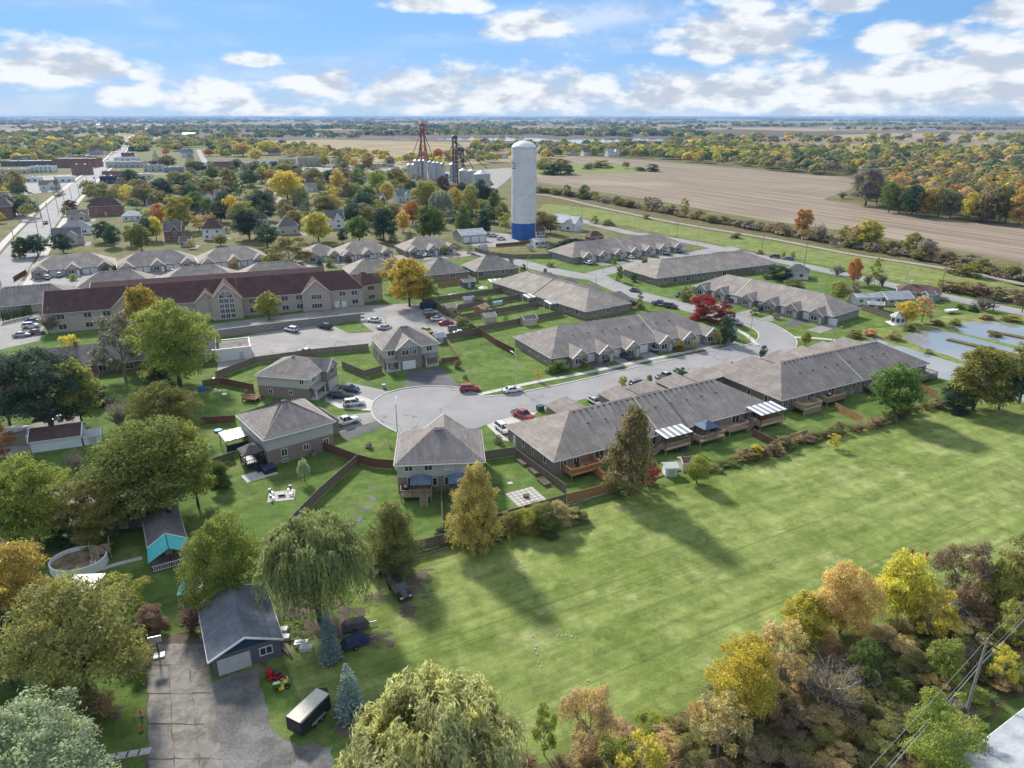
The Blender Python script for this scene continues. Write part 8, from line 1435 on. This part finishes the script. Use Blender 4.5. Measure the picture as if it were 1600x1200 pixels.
far_stuff('wood', 'mixed autumn woods behind the belt and the town', 'woods', sp, 14, AUT, 46, .17)
sp2 = []
for k in range(190):                              # hedgerows and wood lots out to the horizon, all lying along the concession grid
    d = 2500 * (1.0142 ** k); x0 = q.uniform(-.85, .85) * d; ln = q.uniform(.04, .2) * d; dp = q.uniform(20, 90) + d * .006; n = int(q.uniform(12, 30)); wd = max(26, d * .0065); tl = q.uniform(-.12, .12)
    for i in range(n):
        t = q.random(); sp2.append((x0 + (t - .5) * ln, d + (t - .5) * ln * tl + q.uniform(-dp, dp) * .5, wd * q.uniform(.7, 1.3), q.uniform(10, 17) * (1 + d / 60000)))
block(430, 800, 197, 203, 60, (50, 90), (12, 16), sp2); block(640, 1080, 204, 211, 130, (34, 60), (10, 14), sp2); block(200, 520, 205, 212, 50, (30, 50), (10, 14), sp2); block(860, 1100, 207, 214, 70, (30, 50), (11, 15), sp2); block(380, 560, 213, 216, 26, (22, 34), (9, 13), sp2)
far_stuff('distant_wood', 'distant wood lots and hedgerows fading toward the horizon', 'woods', sp2, 6, ['OL', 'BG', 'BR', 'G', 'OL', 'DG'], 18, .22)
for i, (px, py, wd, lab) in enumerate(((1010, 205, 60, 'by the lake'), (1050, 206, 40, 'beside the lake barns'), (1300, 202, 70, 'long and low, right of the lake'), (1430, 204, 110, 'longest of the far greenhouses'), (440, 190, 160, 'far beyond the marsh'), (150, 196, 70, 'beyond the town edge'), (285, 212, 40, 'at the water edge'), (610, 197, 90, 'in the far village'), (520, 196, 80, 'west of the far village'), (1080, 196, 90, 'far behind the lake'), (900, 197, 70, 'far left of the lake'), (1240, 196, 110, 'far beyond the wooded belt'))):
    p = P(px, py); building('pale farm building ' + lab, (p.x, p.y), 10, wd, 22, 5, 4, 'roof_metal', 'siding_white', 0, 0, name='farm_building', cat='farm building', group='far farm buildings')
for i in range(46):                               # far village houses too small to show parts
    px, py = q.choice(((q.uniform(480, 720), q.uniform(196, 203)), (q.uniform(830, 1000), q.uniform(198, 206)), (q.uniform(230, 420), q.uniform(196, 206)), (q.uniform(1100, 1580), q.uniform(194, 204))))
    p = P(px, py); L = q.uniform(12, 22); m = MB().box(0, 0, 0, L, 10, 4.5); m.slab([(-.4, -.4, 4.4), (L + .4, -.4, 4.4), (L + .4, 5, 7.6), (-.4, 5, 7.6), (L + .4, 10.4, 4.4), (-.4, 10.4, 4.4)], [(0, 1, 2, 3), (3, 2, 4, 5)], .2, 1)
    m.add([(0, 0, 4.5), (0, 10, 4.5), (0, 5, 7.4)], [(0, 1, 2)]).add([(L, 0, 4.5), (L, 10, 4.5), (L, 5, 7.4)], [(0, 2, 1)])
    tag(m.build('farm_house', [q.choice(['siding_white', 'brick', 'siding_beige']), q.choice(['roof_dark', 'roof_metal', 'roof_brown'])], None, p, q.uniform(0, 1)), 'tiny far house scattered over the distant farmland', 'house', 'tiny far houses on the farmland')
# ================================================================ haze
HAZE = 5.5e-5
if HAZE:
    o = MB().box(-30000, -300, -1.5, 30000, 45500, 66).build('haze', [])
    hm = bpy.data.materials.new('haze_air'); hm.use_nodes = True; t = NT(hm.node_tree); out = t.n('ShaderNodeOutputMaterial'); v = t.n('ShaderNodeVolumePrincipled'); v.inputs['Density'].default_value = HAZE; v.inputs['Color'].default_value = (.42, .64, 1.0, 1); v.inputs['Anisotropy'].default_value = .0
    t.l(v.outputs[0], out.inputs['Volume']); o.data.materials.append(hm); o['kind'] = 'stuff'; o['label'] = 'thin blue haze lying over the far country'; o['category'] = 'haze'
# ================================================================ labels: each one singled out
LAND = [(1507, 1122, 'the leaning pole'), (1288, 1115, 'the whitish bush'), (720, 1230, 'the pale willow'), (1400, 972, 'the yellow trees'), (1560, 1150, 'the steel shed'), (1157, 1115, 'the near yellow tree'), (922, 1190, 'the tan tree'), (1450, 1225, 'the thicket willow'), (1505, 960, 'the brown tree'), (1030, 1250, 'the bottom edge'), (1250, 1190, 'the wire spans'),
  (818, 372, 'the water tower'), (663, 285, 'the red elevator'), (740, 305, 'the grain bins'), (272, 377, 'the brick gable'), (335, 375, 'the pyramid-roofed house'), (120, 368, 'the navy-roofed house'), (165, 338, 'the brick block'), (453, 367, 'the charcoal-roofed house'), (525, 358, 'the two-gabled house'), (596, 323, 'the trimmed brick house'), (634, 316, 'the dormered house'), (322, 314, 'the tall white house'), (393, 320, 'the grey hipped bungalow'), (495, 297, 'the pale blue house'), (340, 266, 'the brick plaza'), (260, 270, 'the cross street'), (60, 297, 'the shop car park'), (450, 258, 'the box store'), (100, 400, 'the street terrace'), (360, 415, 'the third terrace'), (532, 307, 'the slate-roofed bungalow'), (240, 331, 'the dark-tree house'),
  (1254, 368, 'the flaming tree'), (1355, 386, 'the yellow hedge tree'), (885, 359, 'the white workshop'), (1057, 371, 'the meadow pole'), (1473, 440, 'the thin meadow pole'), (1590, 440, 'the frame edge'), (1150, 355, 'the stubble corner'), (960, 320, 'the meadow bend'), (1420, 405, 'the gravel bend'),
  (1400, 330, 'the wood corner'), (1500, 345, 'the wood middle'), (1590, 352, 'the wood end')]
LAND = [(P(a, b), n) for a, b, n in LAND]
bpy.context.view_layer.update()
def groups():
    by = {}
    for o in THINGS: by.setdefault(o['label'], []).append(o)
    return [(k, v) for k, v in by.items() if len(v) > 1]
for lab, os_ in groups():
    if len(os_) > 3:
        for o in os_:
            n = min(LAND, key=lambda l: (l[0] - o.location).length)
            if (n[0] - o.location).length < 90 and len(lab.split()) < 9: o['label'] = f"{lab} near {n[1]}"
for lab, os_ in groups():
    if len(os_) <= 4:
        os_.sort(key=lambda o: o.matrix_world.to_scale().z if o.type == 'EMPTY' else o.scale.z); hs = [o.scale.z for o in os_]
        if len(os_) == 2 and hs[1] > hs[0] * 1.12: os_[0]['label'] = lab + ', the lower one'; os_[1]['label'] = lab + ', the taller one'
ORD = 'first second third fourth fifth sixth seventh eighth ninth tenth eleventh twelfth thirteenth fourteenth fifteenth'.split()
for lab, os_ in groups():
    os_.sort(key=lambda o: proj(*o.location)[0])
    if len(os_) <= 15:
        for i, o in enumerate(os_): o['label'] = f"{lab}, {ORD[i]} from the left" if len(os_) > 2 else f"{lab}, the {'left' if i == 0 else 'right'} one"
    else:
        for o in os_:
            if 'group' not in o: o['group'] = lab
